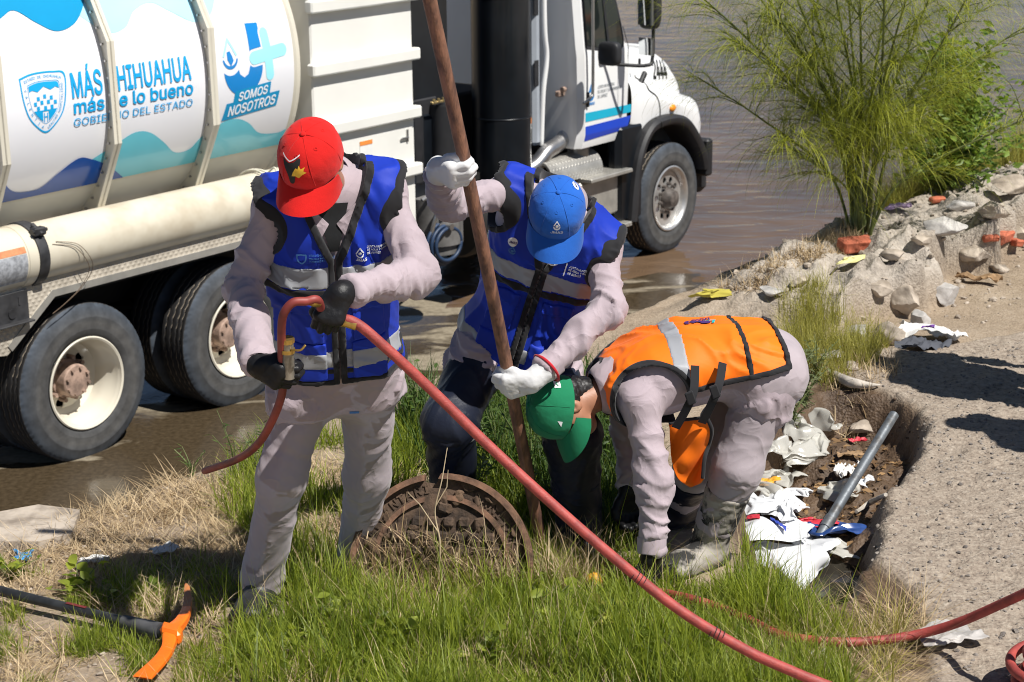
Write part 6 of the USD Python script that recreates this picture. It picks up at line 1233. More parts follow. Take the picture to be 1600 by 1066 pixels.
scrap('cardboard_piece', 'flat pale flagstone shaped card under the rising hose', 'card', 1478, 995, .17, .13, .02, K['rockgrey'], 33, .3)
scrap('cardboard_piece', 'curled brown cardboard strip on the ground beside the broken concrete', 'cardboard', 1528, 440, .22, .05, .05, K['cardboard'], 34, -.6)
for i, (px, py, lb, mt) in enumerate([(1172, 800, 'white bag scrap tucked between the muddy boot and the carrier bag', 'bag'), (1225, 805, 'creased white bag edge just above the printed bag', 'bag'), (1228, 752, 'clear film strip beneath the flattened clear bag', 'clear'), (1298, 862, 'whitish bag floating in the puddle right of the pipe', 'clear'), (1215, 910, 'white bag corner at the lower left of the puddle', 'bag'), (1268, 705, 'clear crinkled film to the right of the ballooned bag', 'clear'), (1310, 775, 'brownish clear film in the middle of the trench', 'clear'), (1180, 770, 'clear film bunch left of the white carrier bag', 'clear')]):
    scrap('plastic_bag', lb, 'plastic bag', px, py, .15, .11, .06, K[mt], 50 + i, i * .8)
# fruit
fo = ground_at(928, 908, .03); fr_ = trimesh.creation.icosphere(3, .030); fr_.apply_scale((1.0, .9, 1.05)); fr_.vertices += vnorm(fr_) * ((meshkit.noise(fr_.vertices * 70, 2) - .5) * .004)[:, None]; fx = thing('orange_fruit', 'half mouldy orange lying in the grass below the long hose', 'orange', fo); obj('peel', fr_, K['orangepeel'], fx, smooth=True); mo = inter(ell((0, 0, -.010), (.0312, .0285, .026), np.eye(3)), half((0, 0, -.004), (0, .3, 1))); obj('mould', nets(mo, V(-.04, -.04, -.045), V(.04, .04, .03), .004, 1), K['cardboard'], fx, smooth=True)
# concrete slab remnant and lumps
slab = thing('concrete_slab', 'flat worn concrete slab at the left edge of the bank', 'slab', V(*atZ(0, 830, PZ)[:2], PZ)); sm_ = extr(slab_p, .12, PZ - .09); obj('slab', rel(sm_, V(*atZ(0, 830, PZ)[:2], PZ)), K['rock'], slab)
def rock(sx, sy, sz, seed, sub=3):
    m = trimesh.creation.icosphere(sub, 1.0); v = m.vertices
    for k in range(9):
        n_ = unit(np.random.default_rng(seed * 13 + k).normal(size=3)); dd = v @ n_; v = v - np.maximum(dd - .60, 0)[:, None] * n_
    v = v + v * ((meshkit.fbm(v * 2.3 + seed, 3, seed) - .5) * .30)[:, None]; m.vertices = v * V(sx, sy, sz); return m
lumps = [(1470, 352, .26, .17, .13), (1550, 330, .22, .2, .12), (1520, 395, .2, .16, .14), (1478, 458, .16, .15, .17), (1415, 470, .20, .14, .17), (1372, 450, .14, .1, .1), (1340, 520, .2, .13, .12), (1395, 525, .17, .13, .16), (1250, 440, .14, .08, .06), (1205, 455, .16, .1, .05), (1585, 290, .3, .2, .14), (1560, 420, .12, .1, .08), (1500, 320, .16, .12, .08), (1440, 375, .13, .1, .09), (1590, 365, .16, .12, .1), (1300, 555, .13, .09, .06), (1330, 570, .1, .07, .06), (1275, 548, .11, .08, .05), (1440, 500, .14, .1, .14), (1395, 400, .12, .1, .08)]
look = ['long', 'blocky', 'tall', 'upright', 'large', 'small', 'half buried', 'squarish', 'low', 'flat', 'huge', 'rounded', 'wedge shaped', 'tilted', 'pale', 'little', 'thin', 'smallish', 'dark sided', 'plain']
where = ['below the crest of the heap, left of the brick chunk', 'on the crest left of the right edge', 'near the curled brown cardboard', 'at the foot of the step, above the purple printed paper', 'over the purple printed paper', 'left of the tall lumps over the step', 'at the foot of the broken step', 'just left of the purple printed paper', 'behind the tuft of yellow grass', 'close to the yellow rag', 'at the top right end of the heap', 'in front of the curled cardboard', 'near the small brick piece', 'in the middle of the heap', 'at the right edge under the brick', 'left of the grey stick', 'just above the grey stick', 'behind the tuft beside the step', 'beside the purple printed paper, against the step', 'right of the pale yellow tape']
for i, (px, py, a, b, c) in enumerate(lumps):
    p = ground_at(px, py, c * .25); x = thing('concrete_lump', f'{look[i]} lump of old concrete {where[i]}', 'rubble', p, 'lumps of broken concrete in the rubble heap'); m = rock(a * .58, b * .58, c * .48, i + 2); m.apply_transform(rotm(i * 1.3, (0, 0, 1))); obj('lump', m, K['rock'] if i % 3 else K['rockgrey'], x, smooth=22)
p = ground_at(1345, 668, .03); x = thing('stone', 'pale flat stone at the upper end of the trench by the pipe', 'stone', p); obj('lump', rock(.075, .05, .04, 40), K['rock'], x, smooth=30)
p = ground_at(620 // 1 + 1328 - 620, 596, .02); x = thing('dry_log', 'short weathered grey stick lying beside the tuft of grass and the path', 'stick', ground_at(1335, 597, .02)); o_ = ground_at(1335, 597, .02)
obj('branch', rel(tube(spline([ground_at(1300, 583, .02), ground_at(1325, 596, .035), ground_at(1350, 601, .03), ground_at(1375, 602, .015)], 6), [.012 + .012 * math.sin(.2 * i + .3) for i in range(19)], 9), o_), mat('weathered_wood', (.40, .36, .31), .9, .25, 12, bump=.6), x, smooth=True)
x = thing('flat_stick', 'pale flat stick lying in the shaded mud right of the pipe', 'stick', ground_at(1358, 790, .02)); o_ = ground_at(1358, 790, .02); obj('slat', rel(tube([ground_at(1338, 800, .02), ground_at(1360, 785, .03), ground_at(1384, 773, .035)], [.008, .013, .008], 6), o_), '/World/Looks/weathered_wood', x)
for (px, py, s_, rz, lb) in [(1338, 382, 1.0, .35, 'broken red brick in the sand below the slender tree'), (1465, 312, .5, .2, 'small piece of red brick at the foot of the leafy bush'), (1565, 370, .9, .9, 'red brick chunk among the pale rubble at right'), (1548, 372, .5, .1, 'small brick fragment left of the red chunk at right'), (1585, 378, .6, 1.9, 'orange red brick fragment close to the right edge')]:
    p = ground_at(px, py, .035 * s_); b = bx((0, 0, 0), (.20 * s_, .10 * s_, .07 * s_), .008); v, f = trimesh.remesh.subdivide_to_size(b.vertices, b.faces, .03); b = trimesh.Trimesh(v, f); b.vertices += vnorm(b) * ((meshkit.fbm(b.vertices * 40 + px, 2, 3) - .5) * .014)[:, None]; b.apply_transform(rotm(.15, (1, 0, 0))); b.apply_transform(rotm(rz, (0, 0, 1)))
    x = thing('brick', lb, 'brick', p); obj('block', b, K['brick'], x, smooth=30)
# gravel and clods scattered on path and rubble: too many to count
gv = []; rng = np.random.default_rng(21); protos = [rock(1, .8, .6, 60 + i, 1) for i in range(6)]
def strew(poly_px, n, lo, hi, mt, name, z0=PZ, sink=.25):
    P_ = pxpoly(poly_px); x0, y0, x1, y1 = P_.bounds; pts = []
    while len(pts) < n:
        c = rng.uniform((x0, y0), (x1, y1), (n * 2, 2)); c = c[inside(P_, c[:, 0], c[:, 1])]; pts += list(c)
    pts = np.array(pts[:n]); z = terrain(pts[:, :1], pts[:, 1:])[0][:, 0]; s_ = lo * (hi / lo) ** (rng.random(n) ** 2.2); ms_v, ms_f, o = [], [], 0
    for i in range(n):
        m = protos[i % 6]; a = rng.uniform(0, 6.28); c, s2 = math.cos(a), math.sin(a); v = m.vertices * s_[i]; v = np.column_stack([v[:, 0] * c - v[:, 1] * s2, v[:, 0] * s2 + v[:, 1] * c, v[:, 2]]) + V(pts[i, 0], pts[i, 1], z[i] + s_[i] * sink); ms_v.append(v); ms_f.append(m.faces + o); o += len(v)
    tag(obj(name, trimesh.Trimesh(np.vstack(ms_v), np.vstack(ms_f), process=False), mt, smooth=30), kind='stuff')
strew([(1345, 860), (1365, 780), (1450, 640), (1330, 590), (1440, 560), (1640, 540), (1640, 1080), (1450, 1080), (1440, 930)], 1500, .003, .014, mat('path_gravel', (.30, .265, .23), .95, .4, 30, col2=(.11, .095, .085)), 'gravel')
strew([(1080, 470), (1290, 345), (1620, 240), (1620, 470), (1420, 560), (1260, 520), (1150, 490)], 800, .006, .035, K['rock'], 'rubble')
strew([(1200, 640), (1400, 620), (1440, 660), (1360, 800), (1290, 920), (1440, 930), (1450, 1040), (1300, 960), (1190, 850)], 700, .004, .018, mat('soil_clods', (.14, .09, .055), .95, .4, 20, col2=(.06, .038, .024)), 'soil_clods')
strew([(-20, 830), (220, 740), (330, 740), (380, 900), (330, 1080), (-20, 1080)], 600, .003, .016, K['rock'], 'small_stones')
# ------------------------------------------------------------------ plants
def leaf_look(name, a, b, tr, rough=.5, k=.35):
    """colour runs by the blade's own random number (uv x) and paler towards its tip (uv y)"""
    return usdkit.material(stage, f'/World/Looks/{name}', {'u': ('uvmap', {'attribute': 'st'}), 's': ('separate_xyz', {}), 'r': ('rgb_ramp', {'ramp': [(0, a), (1, b)]}), 't': ('translucent_bsdf', {}), 'p': ('principled_bsdf', {'roughness': rough, 'specular_ior_level': .3}), 'g': ('mix_color', {'blend_type': 'multiply', 'fac': 1.0, 'b': tr, 'use_clamp': False}), 'm': ('mix_closure', {'fac': k})},
        [('u.UV', 's.vector'), ('s.x', 'r.fac'), ('r.color', 'p.base_color'), ('r.color', 'g.a'), ('g.result', 't.color'), ('p.BSDF', 'm.closure1'), ('t.BSDF', 'm.closure2')], surface='m.closure')
L_ = {'green': leaf_look('green_grass_look', (.10, .15, .018), (.36, .41, .06), (1.5, 1.5, .8), .45, .5), 'straw': leaf_look('dry_grass_look', (.28, .19, .095), (.66, .52, .33), (1, 1, 1), .8, .2), 'olive': leaf_look('weed_look', (.035, .07, .018), (.10, .16, .035), (1.6, 1.6, .9)),
      'yellow': leaf_look('tuft_look', (.16, .16, .03), (.48, .44, .11), (1.4, 1.4, 1)), 'grey': leaf_look('grey_weed_look', (.10, .13, .055), (.22, .25, .12), (1.3, 1.3, 1)), 'retama': leaf_look('strand_look', (.13, .17, .022), (.46, .48, .07), (1.4, 1.4, .8), .5, .45), 'bush': leaf_look('bush_leaf_look', (.05, .11, .02), (.20, .29, .055), (1.5, 1.5, .8), .45, .4)}
R6 = np.random.default_rng(77)
def blades(base, length, width, lean, az, mt, name, seg=4, droop=1.0, label=None, catg=None, parent=None, kind='stuff', path_only=False):
    """grass blades: base (n,3); tapered strips that lean and bend over"""
    n = len(base); t = np.linspace(0, 1, seg + 1); d = np.stack([np.cos(az), np.sin(az), 0 * az], 1); side = np.stack([-np.sin(az), np.cos(az), 0 * az], 1)
    ang = lean[:, None] + droop * t[None] ** 1.3 * (R6.random(n)[:, None] * .9 + .25); dl = length[:, None] / seg
    h = np.concatenate([np.zeros((n, 1)), np.cumsum(np.sin(ang[:, :-1]) * dl, 1)], 1); z = np.concatenate([np.zeros((n, 1)), np.cumsum(np.cos(ang[:, :-1]) * dl, 1)], 1)
    c = base[:, None] + h[..., None] * d[:, None] + z[..., None] * V(0, 0, 1); tw_ = R6.normal(size=(n, 1, 1)) * .5; sd = side[:, None] * np.cos(tw_) + d[:, None] * np.sin(tw_)
    w = (width[:, None] * (1 - t[None] ** 1.6) * .5)[..., None]; P = np.stack([c - sd * w, c + sd * w], 2)
    rnd = R6.random(n); uv = np.stack([np.repeat(rnd[:, None], seg + 1, 1), np.repeat(t[None], n, 0)], -1); uv = np.repeat(uv[:, :, None], 2, 2)
    k = np.arange(seg); q = np.stack([2 * k, 2 * k + 1, 2 * k + 3, 2 * k + 2], 1); f = (q[None] + (np.arange(n) * 2 * (seg + 1))[:, None, None]).reshape(-1, 4)
    m = trimesh.Trimesh(P.reshape(-1, 3), np.vstack([f[:, [0, 1, 2]], f[:, [0, 2, 3]]]), process=False)
    p = obj(name, m, mt, parent, smooth=True, uv=uv.reshape(-1, 2))
    if kind: tag(p, label, catg, kind=kind)
    return p
def scatter(poly_px, n, clump=0.0, cs=3.0, seed=0, z0=PZ, avoid=(), off_z=0.0, feather=0.0):
    P_ = pxpoly(poly_px, z0); x0, y0, x1, y1 = P_.bounds; out = np.zeros((0, 2)); g = np.random.default_rng(seed + 100)
    while len(out) < n:
        c = g.uniform((x0, y0), (x1, y1), (n * 3, 2)); k = inside(P_, c[:, 0], c[:, 1])
        if clump: k &= meshkit.fbm(np.column_stack([c * cs, 0 * c[:, 0]]), 3, seed) + (g.random(len(c)) - .5) * .15 > clump
        for A in avoid: k &= ~inside(A, c[:, 0], c[:, 1])
        out = np.vstack([out, c[k]])
    out = out[:n]; z = terrain(out[:, :1], out[:, 1:])[0][:, 0]; return np.column_stack([out, z + off_z])
def U(n, a, b): return R6.uniform(a, b, n)
lid_av = Point(LC[0], LC[1] + .10).buffer(.33).intersection(sbox(-5, LC[1] - .02, 5, LC[1] + 1))
feet = sops.unary_union([Point(s_.J['an' + q][0], s_.J['an' + q][1] - .10).buffer(.13) for s_ in (MR, MB, MG) for q in 'RL'])
pick_av = LineString([e0[:2], e1[:2]]).buffer(.030).union(LineString([(e0 + perp * 1.05)[:2], e0[:2], (e0 - hd * .31)[:2]]).buffer(.034))
hose_av = LineString([p[:2] - V(0, .045) for p in h2[:7]]).buffer(.055)
# green grass in front
G1 = [(340, 1130), (352, 1000), (390, 915), (440, 890), (520, 868), (560, 875), (840, 880), (930, 890), (1010, 890), (1150, 905), (1200, 935), (1290, 985), (1330, 1130)]
def lawn(name, poly, n, l0, l1, mt, seed, clump=.40, w=(.0022, .0048), lean=.5, droop=1.0, cs=4.0, **k):
    b = scatter(poly, n, clump, cs, seed, avoid=((feet,) + ((pick_av,) if k.pop('pick', False) else ()) + ((hose_av,) if k.pop('hose', False) else ())) if k.pop('av', True) else ()); g = meshkit.fbm(np.column_stack([b[:, :2] * 5, 0 * b[:, 0]]), 2, seed + 3)
    return blades(b, U(n, l0, l1) * (.55 + .9 * g), U(n, *w), U(n, .75, 1.52) if lean >= 1.6 else np.minimum(np.abs(R6.normal(size=n)) * lean, 1.5), U(n, 0, 6.283), mt, name, droop=droop, **k)
lawn('green_grass', G1, 15500, .05, .17, L_['green'], 1, .43, cs=3.2, lean=.8, droop=1.3, w=(.0028, .0065), hose=True)
lawn('green_grass', [(380, 1130), (400, 940), (470, 880), (560, 880), (560, 960), (720, 960), (900, 1000), (1150, 960), (1250, 1130)], 4200, .12, .25, L_['green'], 2, .48, lean=.55, droop=1.1, cs=7, w=(.003, .0065), hose=True)
lawn('green_grass', G1, 500, .2, .34, L_['green'], 22, .44, lean=.45, droop=.6, w=(.0025, .005))
lawn('green_grass', G1, 260, .2, .34, L_['straw'], 23, .40, lean=.7, droop=.7, w=(.0018, .003))
lawn('green_grass', [(345, 1130), (520, 900), (860, 890), (1300, 1000), (1300, 1130)], 4200, .05, .15, L_['straw'], 3, .42, lean=1.1, hose=True)
lawn('weeds', G1, 1500, .05, .13, L_['green'], 41, .40, lean=.9, w=(.006, .012), hose=True)
lawn('weeds', G1, 900, .05, .12, L_['olive'], 42, .42, lean=.9, w=(.006, .012), hose=True)
# grass hugging the foot of the cover and over it
lawn('green_grass', [(535, 905), (550, 865), (700, 890), (835, 868), (860, 905), (700, 930)], 2600, .10, .24, L_['green'], 4, 0, lean=.4, av=False)
lawn('dry_grass', [(560, 905), (640, 882), (830, 872), (900, 880), (980, 905), (900, 940), (700, 930)], 2200, .08, .24, L_['straw'], 5, 0, lean=1.0, droop=1.4, av=False)
bb = np.array([LC + LM[:3, :3] @ V(x, y, .035) for x, y in zip(R6.uniform(-.26, .27, 620), R6.uniform(-.22, .09, 620) ** 1.0)]); blades(bb, U(620, .05, .2), U(620, .002, .0038), np.abs(R6.normal(size=620)) * 1.0, U(620, 0, 6.28), L_['straw'], 'dry_grass', droop=1.2)
# dry ground at the left
lawn('dry_grass', [(-40, 860), (60, 800), (230, 745), (330, 755), (380, 830), (390, 920), (345, 1000), (340, 1130), (-40, 1130)], 7500, .04, .17, L_['straw'], 6, .42, lean=2.0, droop=.3, w=(.0018, .004), pick=True)
lawn('green_grass', [(-40, 880), (110, 900), (330, 930), (350, 1130), (-40, 1130)], 6000, .03, .10, L_['green'], 7, .50, lean=1.0, cs=6, pick=True)
lawn('green_grass', [(150, 890), (330, 880), (390, 940), (360, 1010), (200, 960)], 1200, .04, .10, L_['green'], 8, .48, lean=.9, pick=True)
# behind the men: ragged mixed weeds
lawn('green_grass', [(330, 790), (390, 720), (520, 690), (640, 660), (700, 640), (820, 640), (1000, 640), (1010, 880), (840, 870), (560, 860), (420, 890)], 11000, .07, .22, L_['green'], 9, .42, lean=.6, w=(.0026, .006))
lawn('weeds', [(600, 720), (640, 640), (860, 600), (1000, 640), (1000, 850), (850, 860), (820, 780)], 5000, .12, .34, L_['olive'], 10, .42, lean=.5, w=(.004, .010))
lawn('dry_grass', [(230, 800), (330, 745), (520, 720), (640, 700), (700, 800), (560, 860), (380, 900)], 3500, .05, .16, L_['straw'], 11, .44, lean=1.6, droop=.4)
# right of the bending man, along the trench
lawn('green_grass', [(1120, 985), (1140, 900), (1165, 850), (1200, 900), (1260, 950), (1330, 1010), (1330, 1130), (1150, 1100)], 3600, .06, .20, L_['green'], 12, .38, lean=.6, w=(.0026, .006), hose=True)
lawn('dry_grass', [(1180, 960), (1300, 950), (1440, 945), (1460, 1000), (1420, 1100), (1200, 1100)], 1100, .08, .26, L_['straw'], 13, .42, lean=2.0, droop=.2, w=(.0015, .003))
lawn('green_grass', [(1180, 985), (1300, 960), (1420, 960), (1400, 1090), (1250, 1100)], 900, .06, .2, L_['yellow'], 33, .42, lean=1.3, droop=.4, w=(.0018, .0035))
lawn('tuft_grass', [(1215, 560), (1215, 500), (1260, 492), (1340, 510), (1390, 545), (1360, 585), (1290, 610), (1240, 600)], 3600, .08, .21, L_['yellow'], 14, .40, lean=.45, droop=.8, w=(.0018, .0034), label='tuft of thin yellow green grass behind the orange vest, before the rubble', catg='grass')
lawn('dry_grass', [(1120, 480), (1250, 440), (1330, 400), (1360, 420), (1280, 470), (1180, 490)], 2200, .04, .11, L_['straw'], 15, .45, lean=1.2)
lawn('dry_grass', [(1290, 600), (1390, 560), (1410, 590), (1320, 640)], 300, .04, .12, L_['straw'], 16, 0, lean=1.2)
lawn('tuft_grass', [(1350, 345), (1400, 320), (1560, 280), (1640, 265), (1640, 285), (1520, 310), (1400, 350)], 6000, .10, .34, L_['yellow'], 17, .36, lean=.35, droop=.8, w=(.002, .004), label='band of long yellowing grass below the leafy bush at the water edge', catg='grass')
lawn('tuft_grass', [(1570, 300), (1640, 260), (1640, 290)], 500, .2, .5, L_['yellow'], 18, 0, lean=.4, droop=.9, label='few tall blades at the right edge by the water', catg='grass')
# broad leaved plants
def leaf(w, l, n=5, fold=.25, bend=.35):
    t = np.linspace(0, 1, n); wd = np.sin(np.pi * (t * .92 + .04)) ** .8 * w / 2; c = np.stack([t * l * np.cos(bend * t), 0 * t, -t * l * np.sin(bend * t) * .6], 1); e = V(0, 1, 0)
    P = np.stack([c - wd[:, None] * e + (wd * fold)[:, None] * V(0, 0, 1), c, c + wd[:, None] * e + (wd * fold)[:, None] * V(0, 0, 1)], 1); return P
def leaves(pos, dirs, size, aspect, n=4, jit=.5):
    """leaf blades at pos, pointing along dirs"""
    Vs, Fs, UV, o = [], [], [], 0
    for p, d, s_ in zip(pos, dirs, size):
        P = leaf(s_ * aspect, s_, n); d = unit(d); up = unit(V(0, 0, 1) + R6.normal(size=3) * jit); y = unit(np.cross(up, d)); z = np.cross(d, y); Q = P.reshape(-1, 3) @ np.array([d, y, z]) + p; m = grid_mesh(P); Vs.append(Q); Fs.append(m.faces + o); o += len(Q); UV.append(np.tile([R6.random(), .5], (len(Q), 1)))
    return trimesh.Trimesh(np.vstack(Vs), np.vstack(Fs), process=False), np.vstack(UV)
def herb(label, px, py, h, spread, nst, per, size, asp, look, group=None, name='weed'):
    o = ground_at(px, py); x = thing(name, label, 'weed', o, group); st, pos, dr, sz = [], [], [], []
    for i in range(nst):
        a = U(1, 0, 6.28)[0]; tip = V(math.cos(a) * spread * U(1, .3, 1)[0], math.sin(a) * spread * U(1, .3, 1)[0], h * U(1, .6, 1)[0]); q = spline([V(0, 0, -.01), tip * V(.3, .3, .55), tip], 5); st.append(tube(q, np.linspace(.003, .0012, len(q)), 5))
        for k in range(per):
            f = (k + 1) / per; p = q[min(int(f * (len(q) - 1)), len(q) - 1)]; b = U(1, 0, 6.28)[0]; pos.append(p); dr.append(V(math.cos(b), math.sin(b), U(1, -.1, .7)[0])); sz.append(size * U(1, .6, 1.15)[0])
    obj('stem', cat(*st), L_['olive'], x, smooth=True, uv=None) if False else obj('stem', cat(*st), mat('weed_stem', (.13, .16, .05), .7) if not stage.GetPrimAtPath('/World/Looks/weed_stem') else '/World/Looks/weed_stem', x)
    m, uv = leaves(pos, dr, sz, asp); obj('leaves', m, L_[look], x, smooth=True, uv=uv)
herb('bright green broad leaved weed above the middle of the pickaxe handle', 125, 935, .10, .12, 9, 4, .055, .75, 'green'); herb('low green weed at the left edge over the pickaxe handle', 15, 905, .09, .14, 9, 4, .045, .5, 'green'); herb('green leafy weed just right of the broad leaved one', 165, 948, .07, .09, 6, 3, .05, .7, 'green')
herb('single pale green leaf plant near the pickaxe worn tip', 235, 925, .05, .05, 3, 2, .055, .6, 'green'); herb('pale rosette weed in the grass under the long hose', 950, 985, .07, .09, 8, 3, .06, .42, 'yellow'); herb('fresh green weed at the front of the grass, left of the pale rosette', 890, 1005, .10, .12, 8, 4, .045, .6, 'green')
for (px, py, lb) in [(430, 1040, 'broad leaved weed in the grass at the left of the bottom edge'), (610, 1020, 'broad leaved weed in the grass below the manhole cover'), (760, 1045, 'broad leaved weed at the bottom edge left of the long hose'), (1030, 1045, 'broad leaved weed between the two hoses at the bottom'), (860, 960, 'broad leaved weed just below the orange fruit'), (520, 985, 'broad leaved weed in front of the red capped man')]: herb(lb, px, py, .12, .10, 9, 4, .052, .6, 'green')
for i, (px, py, lb) in enumerate([(1225, 640, 'grey green weed beside the trousers of the bending man'), (1258, 632, 'grey green weed nearest the top of the clear bags'), (1240, 600, 'grey green weed under the tuft of yellow grass'), (1275, 590, 'sprawling grey green weed by the grey stick'), (1238, 665, 'grey green weed lowest beside the trousers')]): herb(lb, px, py, .20, .13, 14, 9, .038, .22, 'grey', 'grey green weeds right of the bending man')
for i, (px, py, h, lb) in enumerate([(655, 690, .34, 'dark weed at the left of the blue capped man'), (780, 740, .36, 'dark leafy weed between the legs of the blue capped man'), (830, 780, .40, 'tall dark weed behind the pole foot'), (945, 760, .36, 'dark weed behind the hanging black glove'), (960, 700, .34, 'sunlit green weed between the blue capped and green capped men'), (745, 790, .3, 'dark weed just behind the manhole cover'), (870, 820, .28, 'dark weed right of the pole foot')]): herb(lb, px, py, h, .14, 12, 8, .045, .35, 'olive' if 'sunlit' not in lb else 'green', 'weeds growing around the men')
for (px, py, h, lb) in [(405, 745, .22, 'thin weed with a yellow flower by the trailing hose end'), (370, 755, .30, 'thin spiky weed standing against the street'), (300, 745, .12, 'low dark weed under the end of the trailing hose')]:
    herb(lb, px, py, h, .10, 9, 7, .035, .14, 'olive')
fo2 = ground_at(405, 740, .08); fl = thing('flower', 'small yellow flower beside the right knee of the red capped man', 'flower', fo2); pm, pu = leaves([V(0, 0, 0)] * 7, [V(math.cos(a), math.sin(a), .35) for a in np.linspace(0, 6, 7)], [.022] * 7, .6); obj('petals', pm, mat('yellow_petal', (.75, .50, .02), .6), fl); obj('centre', trimesh.creation.icosphere(2, .006), K['cardboard'], fl)
sp_ = [LC + V(.0, -.06, -.02) + q for q in spline([V(-.01, -.01, 0), V(.0, -.03, .14), V(-.015, -.02, .25), V(.01, -.02, .36), V(.03, 0, .47)], 6)]; stk = thing('dry_stalk', 'dry forked weed stalk standing in front of the manhole cover', 'stalk', sp_[0]); o_ = sp_[0]
obj('stem', rel(cat(tube(sp_, np.linspace(.004, .0015, len(sp_)), 6), tube([sp_[8], sp_[8] + V(-.06, 0, .10), sp_[8] + V(-.10, .01, .14)], [.0025, .002, .001], 5), tube([sp_[13], sp_[13] + V(.04, 0, .07), sp_[13] + V(.045, .0, .13)], [.0025, .002, .001], 5), tube([sp_[4], sp_[4] + V(.05, -.01, .08)], [.002, .001], 5)), o_), mat('dry_stalk_look', (.50, .39, .25), .85), stk, smooth=True)
# slender tree with green stems and hanging strands
tb = ground_at(1347, 362); tree = thing('slender_tree', 'slender tree with green stems and hanging thread like leaves beside the water', 'tree', tb)
Yt = tb[1]; ends = [(1040, -60, -.1), (1120, -90, .3), (1165, -60, -.3), (1200, -120, .1), (1250, -110, .4), (1285, -140, -.3), (1320, -110, .2), (1350, -150, -.1), (1405, -140, .4), (1450, -100, -.35), (1500, -120, .15), (1555, -90, -.2), (1640, 10, .25), (1680, 150, -.1), (1100, 120, .2), (1130, 40, -.4), (1205, 210, -.35), (1190, 60, .5), (1600, -60, .5), (1235, 30, -.2), (1420, 30, .1), (1380, -60, -.5)]
trunk, twigs, strands = [], [], []
for i, (px, py, dy) in enumerate(ends):
    e = atY(px, py, Yt + dy * 1.6) - tb; b0 = V(U(1, -.05, .05)[0], U(1, -.06, .06)[0], -.03); L = np.linalg.norm(e); c1 = b0 + e * .3 + V(-e[0] * .14, 0, L * .08); c2 = b0 + e * .68 + V(-e[0] * .06, 0, L * .07); q = spline([b0, c1, c2, e + V(0, 0, -.03 * abs(e[0]))], 10); r0 = .0095 * min(1.2, .45 + L / 2.2)
    trunk.append((q, r0)); n = len(q)
    for k in range(int(L * 15)):
        f = U(1, .18, 1.0)[0] ** .8; p = q[min(int(f * (n - 1)), n - 2)]; a = U(1, 0, 6.28)[0]; td = unit(unit(q[min(int(f * (n - 1)) + 1, n - 1)] - p) * .7 + V(math.cos(a), math.sin(a), .15) * .8); l = U(1, .15, .5)[0] * (1.2 - .5 * f); tq = spline([p, p + td * l * .5, p + td * l + V(0, 0, -.25 * l)], 4); twigs.append(tube(tq, np.linspace(.0035, .0012, len(tq)), 4, False))
        for m_ in range(34): strands.append((tq[R6.integers(1, len(tq))], td))
    for k in range(int(L * 75)): strands.append((q[R6.integers(int(n * .2), n)], V(math.cos(k * 2.4), math.sin(k * 2.4), .2)))
tl_ = mat('green_bark', (.13, .16, .035), .6, .3, 14, col2=(.06, .075, .02))
for q, r0 in trunk: obj('stem', tube(q, np.linspace(r0, .003, len(q)), 8), tl_, tree, smooth=True)
tag(obj('twigs', cat(*twigs), tl_, tree), kind='stuff')
sb_ = np.array([s_[0] for s_ in strands]); sd_ = np.array([s_[1] for s_ in strands]); ns = len(sb_)
blades(sb_, U(ns, .16, .46), U(ns, .0022, .0038), U(ns, .9, 1.9), np.arctan2(sd_[:, 1], sd_[:, 0]) + R6.normal(size=ns) * .5, L_['retama'], 'strands', seg=5, droop=1.9, parent=tree)
# leafy bush behind it
bo = ground_at(1468, 318) + V(.17, .35, 0); bo[2] = zt(bo[0], bo[1]); bush = thing('leafy_bush', 'rounded leafy green bush at the water edge behind the slender tree', 'bush', bo)
st, pos, dr, sz = [], [], [], []
for i in range(34):
    a = U(1, 0, 6.28)[0]; ph = U(1, .15, 1.5)[0]; tip = V(math.cos(a) * math.cos(ph) * .58, math.sin(a) * math.cos(ph) * .45, .12 + math.sin(ph) * .86) * U(1, .75, 1.1)[0]; q = spline([V(0, 0, 0), tip * V(.45, .45, .55), tip], 6); st.append(tube(q, np.linspace(.008, .002, len(q)), 5))
    for k in range(95):
        p = q[R6.integers(3, len(q))] + R6.normal(size=3) * V(.075, .075, .06); p[2] = max(p[2], .03); pos.append(p); b = U(1, 0, 6.28)[0]; dr.append(V(math.cos(b), math.sin(b), U(1, -.3, .8)[0])); sz.append(U(1, .04, .085)[0])
for s_ in st: obj('stem', s_, tl_, bush)
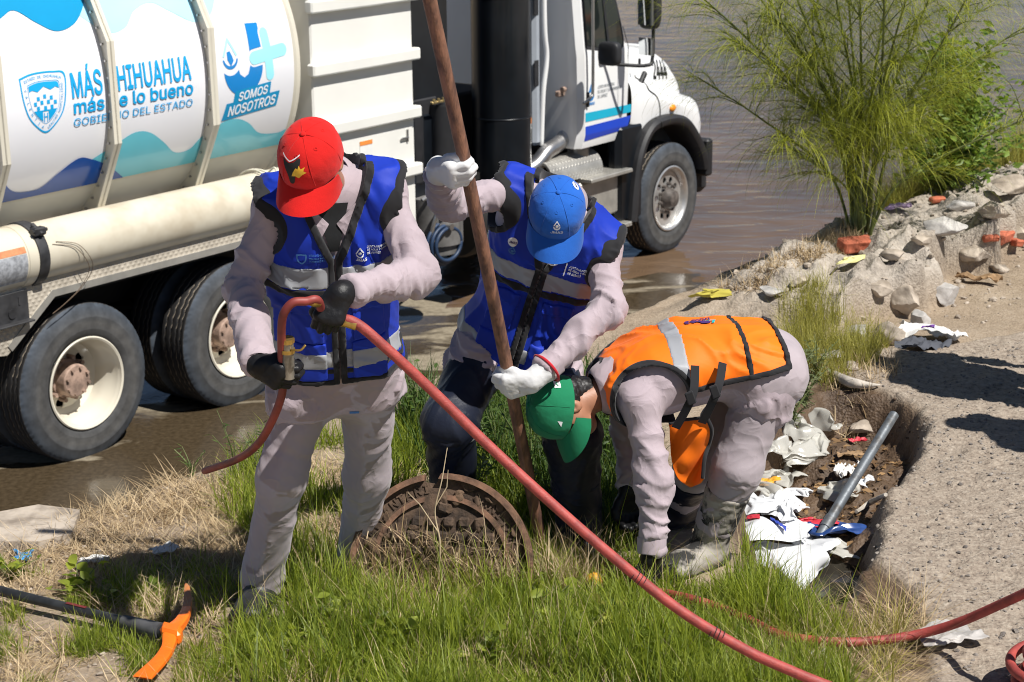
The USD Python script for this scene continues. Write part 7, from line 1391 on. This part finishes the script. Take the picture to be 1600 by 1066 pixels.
bm_, bu_ = leaves(pos, dr, sz, .5, 3, .8); tag(obj('foliage', bm_, L_['bush'], bush, smooth=True, uv=bu_), kind='stuff')
# fallen leaves in the trench
lp_ = scatter([(1200, 650), (1400, 630), (1420, 680), (1350, 800), (1240, 800)], 420, 0, seed=31, off_z=.006); lm, lu = leaves(lp_, [V(math.cos(a), math.sin(a), U(1, -.1, .4)[0]) for a in U(420, 0, 6.28)], U(420, .015, .05), .5, 3, .6); tag(obj('fallen_leaves', lm, leaf_look('dead_leaf_look', (.10, .055, .025), (.36, .22, .10), (1, 1, 1), .8, .1), smooth=True, uv=lu), kind='stuff')
# ------------------------------------------------------------------ people standing to the right of the view, whose shadows fall across the path
def bystander(x, y, rz, label, col):
    z = zt(x, y); r = lambda a, b, c: V(x + a * math.cos(rz) - b * math.sin(rz), y + a * math.sin(rz) + b * math.cos(rz), z + c)
    J = dict(hipR=r(.09, 0, .90), hipL=r(-.09, 0, .90), knR=r(.11, -.02, .50), anR=r(.12, .02, .09), knL=r(-.11, -.02, .50), anL=r(-.12, .02, .09), shR=r(.19, 0, 1.43), shL=r(-.19, 0, 1.43), elR=r(.27, .03, 1.15), elL=r(-.27, .03, 1.15), wrR=r(.25, -.14, .98), wrL=r(-.25, -.14, .98))
    s = Person(label, J); s.body(r(0, -.03, 1.64), V(0, 0, 1), r(0, -1, 0) - r(0, 0, 0)); s.hair(); s.cap(col, .07); s.shirt(.10, seed=int(x * 10)); s.trousers(K['navy'], seed=int(y * 10))
    for q in 'RL':
        s.put('glove', hand(q, J['wr' + q], r(0, -1, 0) - r(0, 0, 0), V(0, 0, -1), (20, 45, 65), cuff=.03, h=.006, thumb='rest'), K['glove']); b, so = boot(J['an' + q], J['kn' + q], r(0, -1, 0) - r(0, 0, 0), top=.14); bp = s.put('boot', b, K['boot']); s.put('sole', so, K['trim'], bp)
bystander(2.64, 7.80, 1.3, 'bystander in a red cap standing on the path, farther off', K['red'])
bystander(2.84, 6.85, 1.7, 'bystander in a green cap standing on the path nearer than the red capped one', K['green'])
